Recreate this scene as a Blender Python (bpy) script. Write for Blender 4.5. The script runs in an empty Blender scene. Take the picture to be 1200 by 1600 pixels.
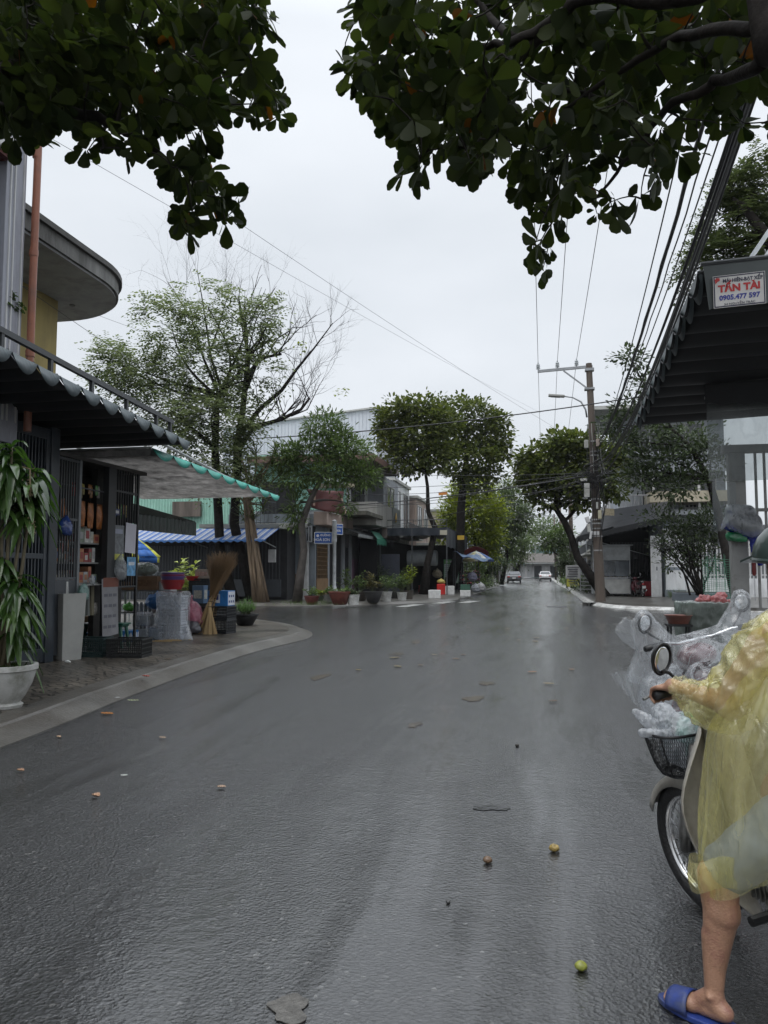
import bpy, bmesh, math, random
import numpy as np
from mathutils import Vector, Matrix, noise
random.seed(7); RNG = np.random.default_rng(7)
sc = bpy.context.scene
COL = sc.collection
R = math.radians

# ---------------------------------------------------------------- camera, world, sun, exposure
CAM_H = 1.5; FPX = 1200.0
PITCH = math.atan(92 / 1200.0)            # horizon sits a little under the middle of the photograph
YAW = math.atan(245 / 1200.0 * math.cos(PITCH))   # street runs along +Y, camera looks a little to its left
cam_d = bpy.data.cameras.new('camera'); cam = bpy.data.objects.new('camera', cam_d); COL.objects.link(cam)
cam_d.sensor_fit = 'VERTICAL'; cam_d.sensor_height = 36.0; cam_d.lens = 36.0 * FPX / 1600.0
cam_d.clip_start = 0.05; cam_d.clip_end = 3000
cam.location = (0, 0, CAM_H); cam.rotation_euler = (math.pi / 2 + PITCH, 0, YAW)
sc.camera = cam

SUN_EL, SUN_ROT = R(62), R(200)
w = bpy.data.worlds.new('World'); sc.world = w; w.use_nodes = True
nt = w.node_tree; nt.nodes.clear(); N = nt.nodes.new; L = nt.links.new
wo = N('ShaderNodeOutputWorld'); bg = N('ShaderNodeBackground')
sky = N('ShaderNodeTexSky'); sky.sky_type = 'NISHITA'; sky.sun_disc = False
sky.sun_elevation = SUN_EL; sky.sun_rotation = SUN_ROT; sky.air_density = 1.0; sky.dust_density = 4.0
bg.inputs['Strength'].default_value = 0.1
# closed cloud deck: the clear sky is mixed almost wholly with a soft grey layer
tc = N('ShaderNodeTexCoord'); mp = N('ShaderNodeMapping'); mp.inputs['Scale'].default_value = (1.2, 1.2, 3.0)
nz = N('ShaderNodeTexNoise'); nz.inputs['Scale'].default_value = 1.7; nz.inputs['Detail'].default_value = 4
rp = N('ShaderNodeValToRGB'); e = rp.color_ramp.elements
e[0].position = .3; e[0].color = (5.6, 5.95, 6.35, 1); e[1].position = .72; e[1].color = (6.9, 7.2, 7.6, 1)
mx = N('ShaderNodeMix'); mx.data_type = 'RGBA'; mx.inputs['Factor'].default_value = 0.94
L(tc.outputs['Generated'], mp.inputs[0]); L(mp.outputs[0], nz.inputs['Vector']); L(nz.outputs['Fac'], rp.inputs['Fac'])
# an overcast sky is brightest overhead
sx = N('ShaderNodeSeparateXYZ'); L(tc.outputs['Generated'], sx.inputs[0]); zr = N('ShaderNodeValToRGB'); ze = zr.color_ramp.elements
ze[0].position = .0; ze[0].color = (.25, .25, .25, 1); ze[1].position = 1; ze[1].color = (1, 1, 1, 1); q_ = ze.new(.6); q_.color = (.3, .3, .3, 1); L(sx.outputs[2], zr.inputs['Fac'])
vm = N('ShaderNodeVectorMath'); vm.operation = 'MULTIPLY'; L(rp.outputs[0], vm.inputs[0]); L(zr.outputs[0], vm.inputs[1]); vs_ = N('ShaderNodeVectorMath'); vs_.operation = 'SCALE'; vs_.inputs[3].default_value = 2.75; L(vm.outputs[0], vs_.inputs[0])
L(sky.outputs[0], mx.inputs[6]); L(vs_.outputs[0], mx.inputs[7]); L(mx.outputs[2], bg.inputs['Color']); L(bg.outputs[0], wo.inputs['Surface'])

sun_d = bpy.data.lights.new('sun', 'SUN'); sun_d.energy = 0.5; sun_d.angle = R(35); sun_d.color = (1, .98, .95)
sun = bpy.data.objects.new('sun', sun_d); COL.objects.link(sun)
sun.rotation_euler = (math.pi / 2 - SUN_EL, 0, math.pi - SUN_ROT); sun.location = (0, -5, 30)

sc.view_settings.view_transform = 'Standard'; sc.view_settings.look = 'None'
sc.view_settings.gamma = 1; sc.view_settings.exposure = 0.8
sc.render.engine = 'CYCLES'
cy = sc.cycles; cy.max_bounces = 8; cy.transparent_max_bounces = 24; cy.diffuse_bounces = 2; cy.glossy_bounces = 3
cy.transmission_bounces = 4; cy.volume_bounces = 1; cy.use_denoising = True; cy.sample_clamp_indirect = 6
cy.caustics_reflective = False; cy.caustics_refractive = False

# ---------------------------------------------------------------- pixel -> place helpers (pixels of the 1200 x 1600 photograph)
def ray(px, py):
    x = (px - 600) / FPX; y = -(py - 800) / FPX
    fz = math.sin(PITCH) + math.cos(PITCH) * y; ff = math.cos(PITCH) - math.sin(PITCH) * y
    return Vector((x * math.cos(YAW) - ff * math.sin(YAW), x * math.sin(YAW) + ff * math.cos(YAW), fz))
CO = Vector((0, 0, CAM_H))
def PX(px, py, X): r = ray(px, py); return CO + r * (X / r.x)
def PY(px, py, Y): r = ray(px, py); return CO + r * (Y / r.y)
def PZ(px, py, Z=0.): r = ray(px, py); return CO + r * ((Z - CAM_H) / r.z)
def PD(px, py, d):
    r = ray(px, py); f = r.x * -math.sin(YAW) + r.y * math.cos(YAW); return CO + r * (d / f)
def V(*a): return Vector(a)

# ---------------------------------------------------------------- materials
MATS = {}
def newmat(name):
    m = bpy.data.materials.new(name); m.use_nodes = True; m.node_tree.nodes.clear(); return m, m.node_tree
def M(name, col=(.5, .5, .5), rough=.6, var=.18, scale=3., bump=.0, bscale=60., metal=0., spec=.5, island=0., dirt=None, dirt_amt=.5,
      streak=False, trans=0., alpha=1., coat=0., hue2=None, emit=0):
    if name in MATS: return MATS[name]
    m, t = newmat(name); n = t.nodes.new; l = t.links.new
    out = n('ShaderNodeOutputMaterial'); b = n('ShaderNodeBsdfPrincipled')
    tc = n('ShaderNodeTexCoord'); mp = n('ShaderNodeMapping'); l(tc.outputs['Object'], mp.inputs[0])
    if streak: mp.inputs['Scale'].default_value = (1, 1, .12)
    nz = n('ShaderNodeTexNoise'); nz.inputs['Scale'].default_value = scale; nz.inputs['Detail'].default_value = 6; nz.inputs['Roughness'].default_value = .62
    l(mp.outputs[0], nz.inputs['Vector'])
    rp = n('ShaderNodeValToRGB'); e = rp.color_ramp.elements
    c = Vector(col); e[0].position = .3; e[1].position = .7
    e[0].color = (*(c * (1 - var)), 1); e[1].color = (*(c * (1 + var)), 1)
    l(nz.outputs['Fac'], rp.inputs['Fac']); cur = rp.outputs[0]
    if island > 0 or hue2:
        g = n('ShaderNodeNewGeometry'); r2 = n('ShaderNodeValToRGB'); ee = r2.color_ramp.elements
        h2 = Vector(hue2) if hue2 else c
        ee[0].color = (*(c * (1 - island)), 1); ee[1].color = (*(h2 * (1 + island)), 1)
        l(g.outputs['Random Per Island'], r2.inputs['Fac'])
        k = n('ShaderNodeMix'); k.data_type = 'RGBA'; k.inputs['Factor'].default_value = .7
        l(cur, k.inputs[6]); l(r2.outputs[0], k.inputs[7]); cur = k.outputs[2]
    if dirt:
        n2 = n('ShaderNodeTexNoise'); n2.inputs['Scale'].default_value = scale * .6; n2.inputs['Detail'].default_value = 8; n2.inputs['Roughness'].default_value = .7
        m2 = n('ShaderNodeMapping'); m2.inputs['Location'].default_value = (7, 3, 1); m2.inputs['Scale'].default_value = (1, 1, .25) if streak else (1, 1, 1)
        l(tc.outputs['Object'], m2.inputs[0]); l(m2.outputs[0], n2.inputs['Vector'])
        mr = n('ShaderNodeMapRange'); mr.inputs[1].default_value = .62 - dirt_amt * .3; mr.inputs[2].default_value = .75 - dirt_amt * .1
        l(n2.outputs['Fac'], mr.inputs[0]); k = n('ShaderNodeMix'); k.data_type = 'RGBA'; l(mr.outputs[0], k.inputs['Factor'])
        l(cur, k.inputs[6]); k.inputs[7].default_value = (*dirt, 1); cur = k.outputs[2]
    l(cur, b.inputs['Base Color'])
    b.inputs['Roughness'].default_value = rough; b.inputs['Metallic'].default_value = metal
    b.inputs['Specular IOR Level'].default_value = spec; b.inputs['Coat Weight'].default_value = coat; b.inputs['Coat Roughness'].default_value = .08
    b.inputs['Alpha'].default_value = alpha
    if emit: l(cur, b.inputs['Emission Color']); b.inputs['Emission Strength'].default_value = emit
    if bump > 0:
        nb = n('ShaderNodeTexNoise'); nb.inputs['Scale'].default_value = bscale; nb.inputs['Detail'].default_value = 4
        l(mp.outputs[0], nb.inputs['Vector']); bp = n('ShaderNodeBump'); bp.inputs['Strength'].default_value = bump; bp.inputs['Distance'].default_value = .01
        l(nb.outputs['Fac'], bp.inputs['Height']); l(bp.outputs[0], b.inputs['Normal'])
    sh = b.outputs[0]
    if trans > 0:
        tr = n('ShaderNodeBsdfTranslucent'); mm = n('ShaderNodeMixShader'); mm.inputs[0].default_value = trans
        hs = n('ShaderNodeHueSaturation'); hs.inputs['Value'].default_value = 1.7; hs.inputs['Saturation'].default_value = 1.15
        l(cur, hs.inputs['Color']); l(hs.outputs[0], tr.inputs['Color']); l(sh, mm.inputs[1]); l(tr.outputs[0], mm.inputs[2]); sh = mm.outputs[0]
    l(sh, out.inputs['Surface']); MATS[name] = m; return m

def film(name, col, cover=.35, rough=.15, wr=14., tint=None, wstr=.6, fold=.3, dist=.5, stretch=(1, 1, .45), ridge=.35):
    """thin wrinkled plastic: partly see-through, partly diffuse, with sharp sheen on its creases"""
    if name in MATS: return MATS[name]
    m, t = newmat(name); n = t.nodes.new; l = t.links.new
    out = n('ShaderNodeOutputMaterial'); tr = n('ShaderNodeBsdfTransparent'); tr.inputs[0].default_value = (*(tint or col), 1)
    df = n('ShaderNodeBsdfDiffuse'); df.inputs[0].default_value = (*col, 1)
    tl = n('ShaderNodeBsdfTranslucent'); tl.inputs[0].default_value = (*col, 1)
    gl = n('ShaderNodeBsdfGlossy'); gl.inputs['Roughness'].default_value = rough; gl.inputs[0].default_value = (.9, .9, .9, 1)
    tc = n('ShaderNodeTexCoord'); nz = n('ShaderNodeTexNoise'); nz.inputs['Scale'].default_value = wr; nz.inputs['Detail'].default_value = 5
    nz.inputs['Distortion'].default_value = dist; mp_ = n('ShaderNodeMapping'); mp_.inputs['Scale'].default_value = stretch; l(tc.outputs['Object'], mp_.inputs[0]); l(mp_.outputs[0], nz.inputs['Vector'])
    bp = n('ShaderNodeBump'); bp.inputs['Strength'].default_value = wstr; bp.inputs['Distance'].default_value = .03
    for s in (df, tl, gl): l(bp.outputs[0], s.inputs['Normal'])
    a = n('ShaderNodeMixShader'); a.inputs[0].default_value = .5; l(df.outputs[0], a.inputs[1]); l(tl.outputs[0], a.inputs[2])
    def mt(op, x, y=None):
        k = n('ShaderNodeMath'); k.operation = op; l(x, k.inputs[0])
        if y is not None:
            if isinstance(y, (int, float)): k.inputs[1].default_value = y
            else: l(y, k.inputs[1])
        return k.outputs[0]
    rg = n('ShaderNodeMapRange'); rg.inputs[1].default_value = .0; rg.inputs[2].default_value = .035; rg.inputs[3].default_value = 1; rg.inputs[4].default_value = 0
    l(mt('ABSOLUTE', mt('SUBTRACT', nz.outputs['Fac'], .5)), rg.inputs[0])      # thin crease lines: extra cover along them paints their highlights
    l(mt('ADD', nz.outputs['Fac'], mt('MULTIPLY', rg.outputs[0], .16)), bp.inputs['Height'])
    mr = n('ShaderNodeMapRange'); mr.inputs[1].default_value = .35; mr.inputs[2].default_value = .75
    mr.inputs[3].default_value = cover; mr.inputs[4].default_value = min(1, cover + fold); l(nz.outputs['Fac'], mr.inputs[0])
    cv = mt('ADD', mr.outputs[0], mt('MULTIPLY', rg.outputs[0], fold * ridge)); cv = mt('MINIMUM', cv, .97)
    bm_ = n('ShaderNodeMixShader'); l(cv, bm_.inputs[0]); l(tr.outputs[0], bm_.inputs[1]); l(a.outputs[0], bm_.inputs[2])
    lw = n('ShaderNodeLayerWeight'); l(bp.outputs[0], lw.inputs['Normal']); fr = n('ShaderNodeMath'); fr.operation = 'MULTIPLY_ADD'; l(mt('POWER', lw.outputs['Facing'], 4.), fr.inputs[0]); fr.inputs[1].default_value = .85; fr.inputs[2].default_value = .05
    c = n('ShaderNodeMixShader'); l(fr.outputs[0], c.inputs[0]); l(bm_.outputs[0], c.inputs[1]); l(gl.outputs[0], c.inputs[2])
    l(c.outputs[0], out.inputs['Surface']); MATS[name] = m; return m

def stripes(name, cols, period, axis=1, rough=.6, wave=0.):
    """hard-edged painted or printed bands running across one axis"""
    if name in MATS: return MATS[name]
    m, t = newmat(name); n = t.nodes.new; l = t.links.new
    out = n('ShaderNodeOutputMaterial'); b = n('ShaderNodeBsdfPrincipled'); b.inputs['Roughness'].default_value = rough
    tc = n('ShaderNodeTexCoord'); sp = n('ShaderNodeSeparateXYZ'); l(tc.outputs['Object'], sp.inputs[0])
    d = n('ShaderNodeMath'); d.operation = 'DIVIDE'; d.inputs[1].default_value = period; l(sp.outputs[axis], d.inputs[0])
    f = n('ShaderNodeMath'); f.operation = 'FRACT'; l(d.outputs[0], f.inputs[0])
    rp = n('ShaderNodeValToRGB'); rp.color_ramp.interpolation = 'CONSTANT'; e = rp.color_ramp.elements
    while len(e) < len(cols): e.new(.5)
    for i, (p, c) in enumerate(cols): e[i].position = p; e[i].color = (*c, 1)
    l(f.outputs[0], rp.inputs[0])
    nz = n('ShaderNodeTexNoise'); nz.inputs['Scale'].default_value = 3; nz.inputs['Detail'].default_value = 6; l(tc.outputs['Object'], nz.inputs['Vector'])
    mr = n('ShaderNodeMapRange'); mr.inputs[3].default_value = .7; mr.inputs[4].default_value = 1.15; l(nz.outputs['Fac'], mr.inputs[0])
    k = n('ShaderNodeMix'); k.data_type = 'RGBA'; k.blend_type = 'MULTIPLY'; k.inputs['Factor'].default_value = 1; l(rp.outputs[0], k.inputs[6]); l(mr.outputs[0], k.inputs[7])
    l(k.outputs[2], b.inputs['Base Color']); l(b.outputs[0], out.inputs['Surface']); MATS[name] = m; return m

# ---------------------------------------------------------------- mesh builder
class MB:
    def __init__(s): s.v = []; s.f = []; s.m = []
    def add(s, vs, fs, m=0):
        o = len(s.v); s.v += [tuple(v) for v in vs]; s.f += [tuple(i + o for i in f) for f in fs]; s.m += [m] * len(fs); return s
    def bx(s, x0, x1, y0, y1, z0, z1, m=0):
        vs = [(x, y, z) for z in (z0, z1) for y in (y0, y1) for x in (x0, x1)]
        return s.add(vs, [(0, 2, 3, 1), (4, 5, 7, 6), (0, 1, 5, 4), (2, 6, 7, 3), (0, 4, 6, 2), (1, 3, 7, 5)], m)
    def box(s, c, sx, sy, sz, rz=0, rx=0, ry=0, m=0, taper=1.):
        mt = Matrix.Translation(c) @ Matrix.Rotation(rz, 4, 'Z') @ Matrix.Rotation(ry, 4, 'Y') @ Matrix.Rotation(rx, 4, 'X')
        vs = [mt @ V(x * sx / 2 * (taper if z > 0 else 1), y * sy / 2 * (taper if z > 0 else 1), z * sz / 2) for z in (-1, 1) for y in (-1, 1) for x in (-1, 1)]
        return s.add(vs, [(0, 2, 3, 1), (4, 5, 7, 6), (0, 1, 5, 4), (2, 6, 7, 3), (0, 4, 6, 2), (1, 3, 7, 5)], m)
    def tube(s, pts, r, n=8, m=0, cap=True, flat=1.):
        pts = [Vector(p) for p in pts]; k = len(pts)
        rs = [r] * k if not hasattr(r, '__len__') else list(r)
        vs = []; prev = None
        for i, p in enumerate(pts):
            d = (pts[min(i + 1, k - 1)] - pts[max(i - 1, 0)])
            d = d.normalized() if d.length > 1e-9 else V(0, 0, 1)
            if prev is None: a = d.cross(V(0, 0, 1) if abs(d.z) < .9 else V(0, 1, 0)).normalized()
            else: a = (prev - d * prev.dot(d)); a = a.normalized() if a.length > 1e-6 else d.orthogonal().normalized()
            prev = a; b = d.cross(a)
            for j in range(n):
                t = 2 * math.pi * j / n; vs.append(p + (a * math.cos(t) + b * math.sin(t) * flat) * rs[i])
        fs = [(i * n + j, i * n + (j + 1) % n, (i + 1) * n + (j + 1) % n, (i + 1) * n + j) for i in range(k - 1) for j in range(n)]
        if cap: fs += [tuple(range(n - 1, -1, -1)), tuple((k - 1) * n + j for j in range(n))]
        return s.add(vs, fs, m)
    def lathe(s, prof, n=24, c=(0, 0, 0), m=0, mt=None):
        vs = []; c = Vector(c)
        for r_, z in prof:
            for j in range(n):
                t = 2 * math.pi * j / n; p = V(r_ * math.cos(t), r_ * math.sin(t), z); vs.append((mt @ p if mt else p) + c)
        k = len(prof); fs = [(i * n + j, i * n + (j + 1) % n, (i + 1) * n + (j + 1) % n, (i + 1) * n + j) for i in range(k - 1) for j in range(n)]
        if prof[0][0] > 1e-4: fs.append(tuple(range(n - 1, -1, -1)))
        if prof[-1][0] > 1e-4: fs.append(tuple((k - 1) * n + j for j in range(n)))
        return s.add(vs, fs, m)
    def ell(s, c, rx, ry, rz, n=16, k=10, m=0, mt=None):
        vs = []; c = Vector(c)
        for i in range(k + 1):
            ph = math.pi * i / k
            for j in range(n):
                t = 2 * math.pi * j / n; p = V(rx * math.sin(ph) * math.cos(t), ry * math.sin(ph) * math.sin(t), -rz * math.cos(ph)); vs.append((mt @ p if mt else p) + c)
        return s.add(vs, [(i * n + j, i * n + (j + 1) % n, (i + 1) * n + (j + 1) % n, (i + 1) * n + j) for i in range(k) for j in range(n)], m)
    def cap(s, a, b, ra, rb, n=14, m=0):
        """tapered capsule from a to b"""
        a = Vector(a); b = Vector(b); d = (b - a); Ln = d.length; d = d / max(Ln, 1e-6)
        pts = []; rs = []
        for k in range(5): t = math.pi / 2 * (1 - k / 4); pts.append(a - d * ra * math.sin(t)); rs.append(max(.001, ra * math.cos(t)))
        for k in range(5): t = math.pi / 2 * (k / 4); pts.append(b + d * rb * math.sin(t)); rs.append(max(.001, rb * math.cos(t)))
        return s.tube(pts, rs, n, m)
    def torus(s, c, Rr, r, n=40, k=8, m=0, mt=None, flat=1.):
        vs = []; c = Vector(c)
        for i in range(n):
            t = 2 * math.pi * i / n
            for j in range(k):
                u = 2 * math.pi * j / k; q = Rr + r * math.cos(u); p = V(0, q * math.cos(t), q * math.sin(t)) + V(r * flat * math.sin(u), 0, 0)
                vs.append((mt @ p if mt else p) + c)
        return s.add(vs, [(i * k + j, i * k + (j + 1) % k, ((i + 1) % n) * k + (j + 1) % k, ((i + 1) % n) * k + j) for i in range(n) for j in range(k)], m)
    def prism(s, pts, z0, z1, m=0):
        n = len(pts); vs = [(p[0], p[1], z0) for p in pts] + [(p[0], p[1], z1) for p in pts]
        return s.add(vs, [tuple(range(n - 1, -1, -1)), tuple(range(n, 2 * n))] + [(i, (i + 1) % n, n + (i + 1) % n, n + i) for i in range(n)], m)
    def extr(s, pts, vec, m=0):
        pts = [Vector(p) for p in pts]; vec = Vector(vec); n = len(pts)
        return s.add(pts + [p + vec for p in pts], [tuple(range(n - 1, -1, -1)), tuple(range(n, 2 * n))] + [(i, (i + 1) % n, n + (i + 1) % n, n + i) for i in range(n)], m)
    def grid(s, fn, nu, nv, m=0, th=0, closeu=False):
        P = [[Vector(fn(i / nu, j / nv)) for j in range(nv + 1)] for i in range(nu + 1)]
        vs = [p for row in P for p in row]; W = nv + 1
        fs = [(i * W + j, (i + 1) * W + j, (i + 1) * W + j + 1, i * W + j + 1) for i in range(nu) for j in range(nv)]
        return s.add(vs, fs, m)
    def build(s, name, mats, parent=None, smooth=False, bevel=0, label=None, cat=None, group=None, kind=None, origin=None, solid=0, sub=0, cast=True):
        if not s.v: return None
        A = np.array(s.v, dtype=np.float32)
        if parent is not None: o = ORG.get(parent.name, V(0, 0, 0)); loc = (0, 0, 0)
        else:
            mn = A.min(0); mxx = A.max(0); o = Vector(origin) if origin is not None else V((mn[0] + mxx[0]) / 2, (mn[1] + mxx[1]) / 2, mn[2]); loc = o
            if kind == 'structure': o = V(0, 0, 0); loc = o
        A = A - np.array(o[:], dtype=np.float32)
        me = bpy.data.meshes.new(name); me.from_pydata(A.tolist(), [], s.f)
        if not isinstance(mats, (list, tuple)): mats = [mats]
        for q in mats: me.materials.append(q)
        if len(mats) > 1: me.polygons.foreach_set('material_index', s.m)
        if smooth is True: me.polygons.foreach_set('use_smooth', [True] * len(s.f))
        elif smooth:
            me.polygons.foreach_set('use_smooth', [True] * len(s.f)); me.set_sharp_from_angle(angle=R(smooth))
        ob = bpy.data.objects.new(name, me); COL.objects.link(ob); ob.location = loc
        if parent is not None: ob.parent = parent; ORG[ob.name] = o
        else: ORG[ob.name] = Vector(o)
        if bevel:
            b = ob.modifiers.new('bevel', 'BEVEL'); b.width = bevel; b.segments = 2; b.limit_method = 'ANGLE'; b.angle_limit = R(40)
        if solid: q = ob.modifiers.new('solid', 'SOLIDIFY'); q.thickness = solid; q.offset = 0
        if sub: q = ob.modifiers.new('sub', 'SUBSURF'); q.levels = sub; q.render_levels = sub
        if label: ob['label'] = label
        if cat: ob['category'] = cat
        if group: ob['group'] = group
        if kind: ob['kind'] = kind
        return ob
ORG = {}
def T(name, label, cat, loc, rz=0, group=None, local=False):
    """an Empty at the thing's base; parts are given in world coordinates, or in its own frame when local"""
    o = bpy.data.objects.new(name, None); COL.objects.link(o); o.empty_display_size = .2
    o.location = loc; o.rotation_euler = (0, 0, rz); o['label'] = label; o['category'] = cat
    if group: o['group'] = group
    ORG[o.name] = V(0, 0, 0) if local else Vector(loc)
    return o
def dup(root, loc, rz=None, label=None, group=None, scale=None):
    def cp(o, par):
        c = o.copy(); COL.objects.link(c); c.parent = par; ORG[c.name] = ORG.get(o.name, V(0, 0, 0))
        for ch in [x for x in bpy.data.objects if x.parent == o]: cp(ch, c)
        return c
    r = cp(root, None); r.location = loc
    if rz is not None: r.rotation_euler = (0, 0, rz)
    if label: r['label'] = label
    if group: r['group'] = group
    if scale: r.scale = (scale,) * 3
    return r
def fuse(o, vox, smooth=4, disp=0, dscale=.1, disp2=0, d2scale=.03):
    q = o.modifiers.new('remesh', 'REMESH'); q.mode = 'VOXEL'; q.voxel_size = vox; q.use_smooth_shade = True
    q = o.modifiers.new('smooth', 'SMOOTH'); q.iterations = smooth; q.factor = .6
    for d, s_ in ((disp, dscale), (disp2, d2scale)):
        if d:
            tx = bpy.data.textures.new('wrinkle', 'CLOUDS'); tx.noise_scale = s_; tx.noise_depth = 2
            q = o.modifiers.new('wrinkle', 'DISPLACE'); q.texture = tx; q.strength = d; q.mid_level = .5; q.texture_coords = 'LOCAL'

# instanced small shapes (leaves): template vertices (x along the leaf, y across, z normal)
LEAF = {
 'two': (np.array([(0, 0, 0), (.35, .5, .12), (.8, .35, .05), (1, 0, 0), (.8, -.35, .05), (.35, -.5, .12)], float), [(0, 1, 2, 3), (0, 3, 4, 5)]),
 'quad': (np.array([(0, 0, 0), (.5, .5, 0), (1, 0, 0), (.5, -.5, 0)], float), [(0, 1, 2, 3)]),
 'oval': (np.array([(0, 0, 0), (.2, .16, .03), (.45, .36, .07), (.7, .48, .07), (.9, .36, .03), (1, 0, -.04), (.9, -.36, .03), (.7, -.48, .07), (.45, -.36, .07), (.2, -.16, .03), (.45, 0, 0), (.7, 0, -.01)], float),
          [(0, 1, 2, 10), (10, 2, 3, 11), (11, 3, 4, 5), (11, 5, 6, 7), (10, 11, 7, 8), (0, 10, 8, 9)]),
 'long': (np.array([(0, 0, 0), (.25, .4, .05), (.6, .5, .06), (1, 0, -.12), (.6, -.5, .06), (.25, -.4, .05), (.25, 0, 0), (.6, 0, 0)], float), [(0, 1, 6), (1, 2, 7, 6), (2, 3, 7), (3, 4, 7), (4, 5, 6, 7), (5, 0, 6)]),
}
def leaves(name, P, D, U, Ln, Wd, mat, parent=None, kind='two', mats=None, mi=None, **kw):
    """one mesh of many leaves; P points, D directions, U approximate normals, Ln/Wd lengths and widths"""
    P = np.asarray(P, float); D = np.asarray(D, float); U = np.asarray(U, float); n = len(P)
    D /= np.linalg.norm(D, axis=1)[:, None] + 1e-9
    S = np.cross(U, D); S /= np.linalg.norm(S, axis=1)[:, None] + 1e-9; Nn = np.cross(D, S)
    Ln = np.broadcast_to(Ln, n); Wd = np.broadcast_to(Wd, n); tv, tf = LEAF[kind]; k = len(tv)
    A = P[:, None] + D[:, None] * tv[None, :, :1] * Ln[:, None, None] + S[:, None] * tv[None, :, 1:2] * Wd[:, None, None] + Nn[:, None] * tv[None, :, 2:3] * Wd[:, None, None]
    A = A.reshape(-1, 3)
    if parent is not None: o = np.array(ORG.get(parent.name, V(0, 0, 0))[:]); loc = (0, 0, 0)
    else: mn, mx_ = A.min(0), A.max(0); o = np.array([(mn[0] + mx_[0]) / 2, (mn[1] + mx_[1]) / 2, mn[2]]); loc = tuple(o)
    A = A - o
    loops = np.concatenate([np.array(f) for f in tf]); lt = np.array([len(f) for f in tf])
    LI = (loops[None] + (np.arange(n) * k)[:, None]).ravel(); LT = np.tile(lt, n); LS = np.concatenate([[0], np.cumsum(LT)[:-1]])
    me = bpy.data.meshes.new(name); me.vertices.add(len(A)); me.vertices.foreach_set('co', A.astype(np.float32).ravel())
    me.loops.add(len(LI)); me.loops.foreach_set('vertex_index', LI.astype(np.int32))
    me.polygons.add(len(LT)); me.polygons.foreach_set('loop_start', LS.astype(np.int32)); me.polygons.foreach_set('loop_total', LT.astype(np.int32))
    for q in (mats or [mat]): me.materials.append(q)
    if mi is not None: me.polygons.foreach_set('material_index', np.repeat(mi, len(tf)).astype(np.int32))
    me.update(calc_edges=True); me.validate()
    ob = bpy.data.objects.new(name, me); COL.objects.link(ob); ob.location = loc
    if parent is not None: ob.parent = parent; ORG[ob.name] = V(*o)
    for a, b in kw.items(): ob[{'cat': 'category'}.get(a, a)] = b
    return ob

FONT = None
def text_mb(mb, s, c, size, right, up, m=0, thick=.002, align='CENTER', bold=0.0, sx=1.):
    """lettering as thin solid shapes; right/up give its plane"""
    cu = bpy.data.curves.new('t', 'FONT'); cu.body = s; cu.size = size; cu.align_x = align; cu.align_y = 'CENTER'; cu.extrude = thick / 2; cu.offset = bold; cu.resolution_u = 2
    o = bpy.data.objects.new('t', cu); me = o.to_mesh()
    right = Vector(right).normalized(); up = Vector(up).normalized(); nrm = right.cross(up); c = Vector(c)
    vs = [c + right * v.co.x * sx + up * v.co.y + nrm * v.co.z for v in me.vertices]; fs = [tuple(p.vertices) for p in me.polygons]
    mb.add(vs, fs, m); o.to_mesh_clear(); bpy.data.objects.remove(o); bpy.data.curves.remove(cu)

def wire(a, b, sag=.3, r=.012, name='overhead_cable', label='black cable strung over the street', group=None, n=16, mat=None, cat='cable', sway=0):
    a = Vector(a); b = Vector(b)
    pts = [a.lerp(b, t / n) - V(0, 0, 4 * sag * (t / n) * (1 - t / n)) + V(sway * math.sin(t * 2.1), 0, sway * .5 * math.cos(t * 1.7)) for t in range(n + 1)]
    mb = MB(); mb.tube(pts, r, 5); return mb.build(name, mat or M('cable_black', (.008, .008, .009), .85, spec=.1), smooth=True, label=label, cat=cat, group=group)
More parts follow.
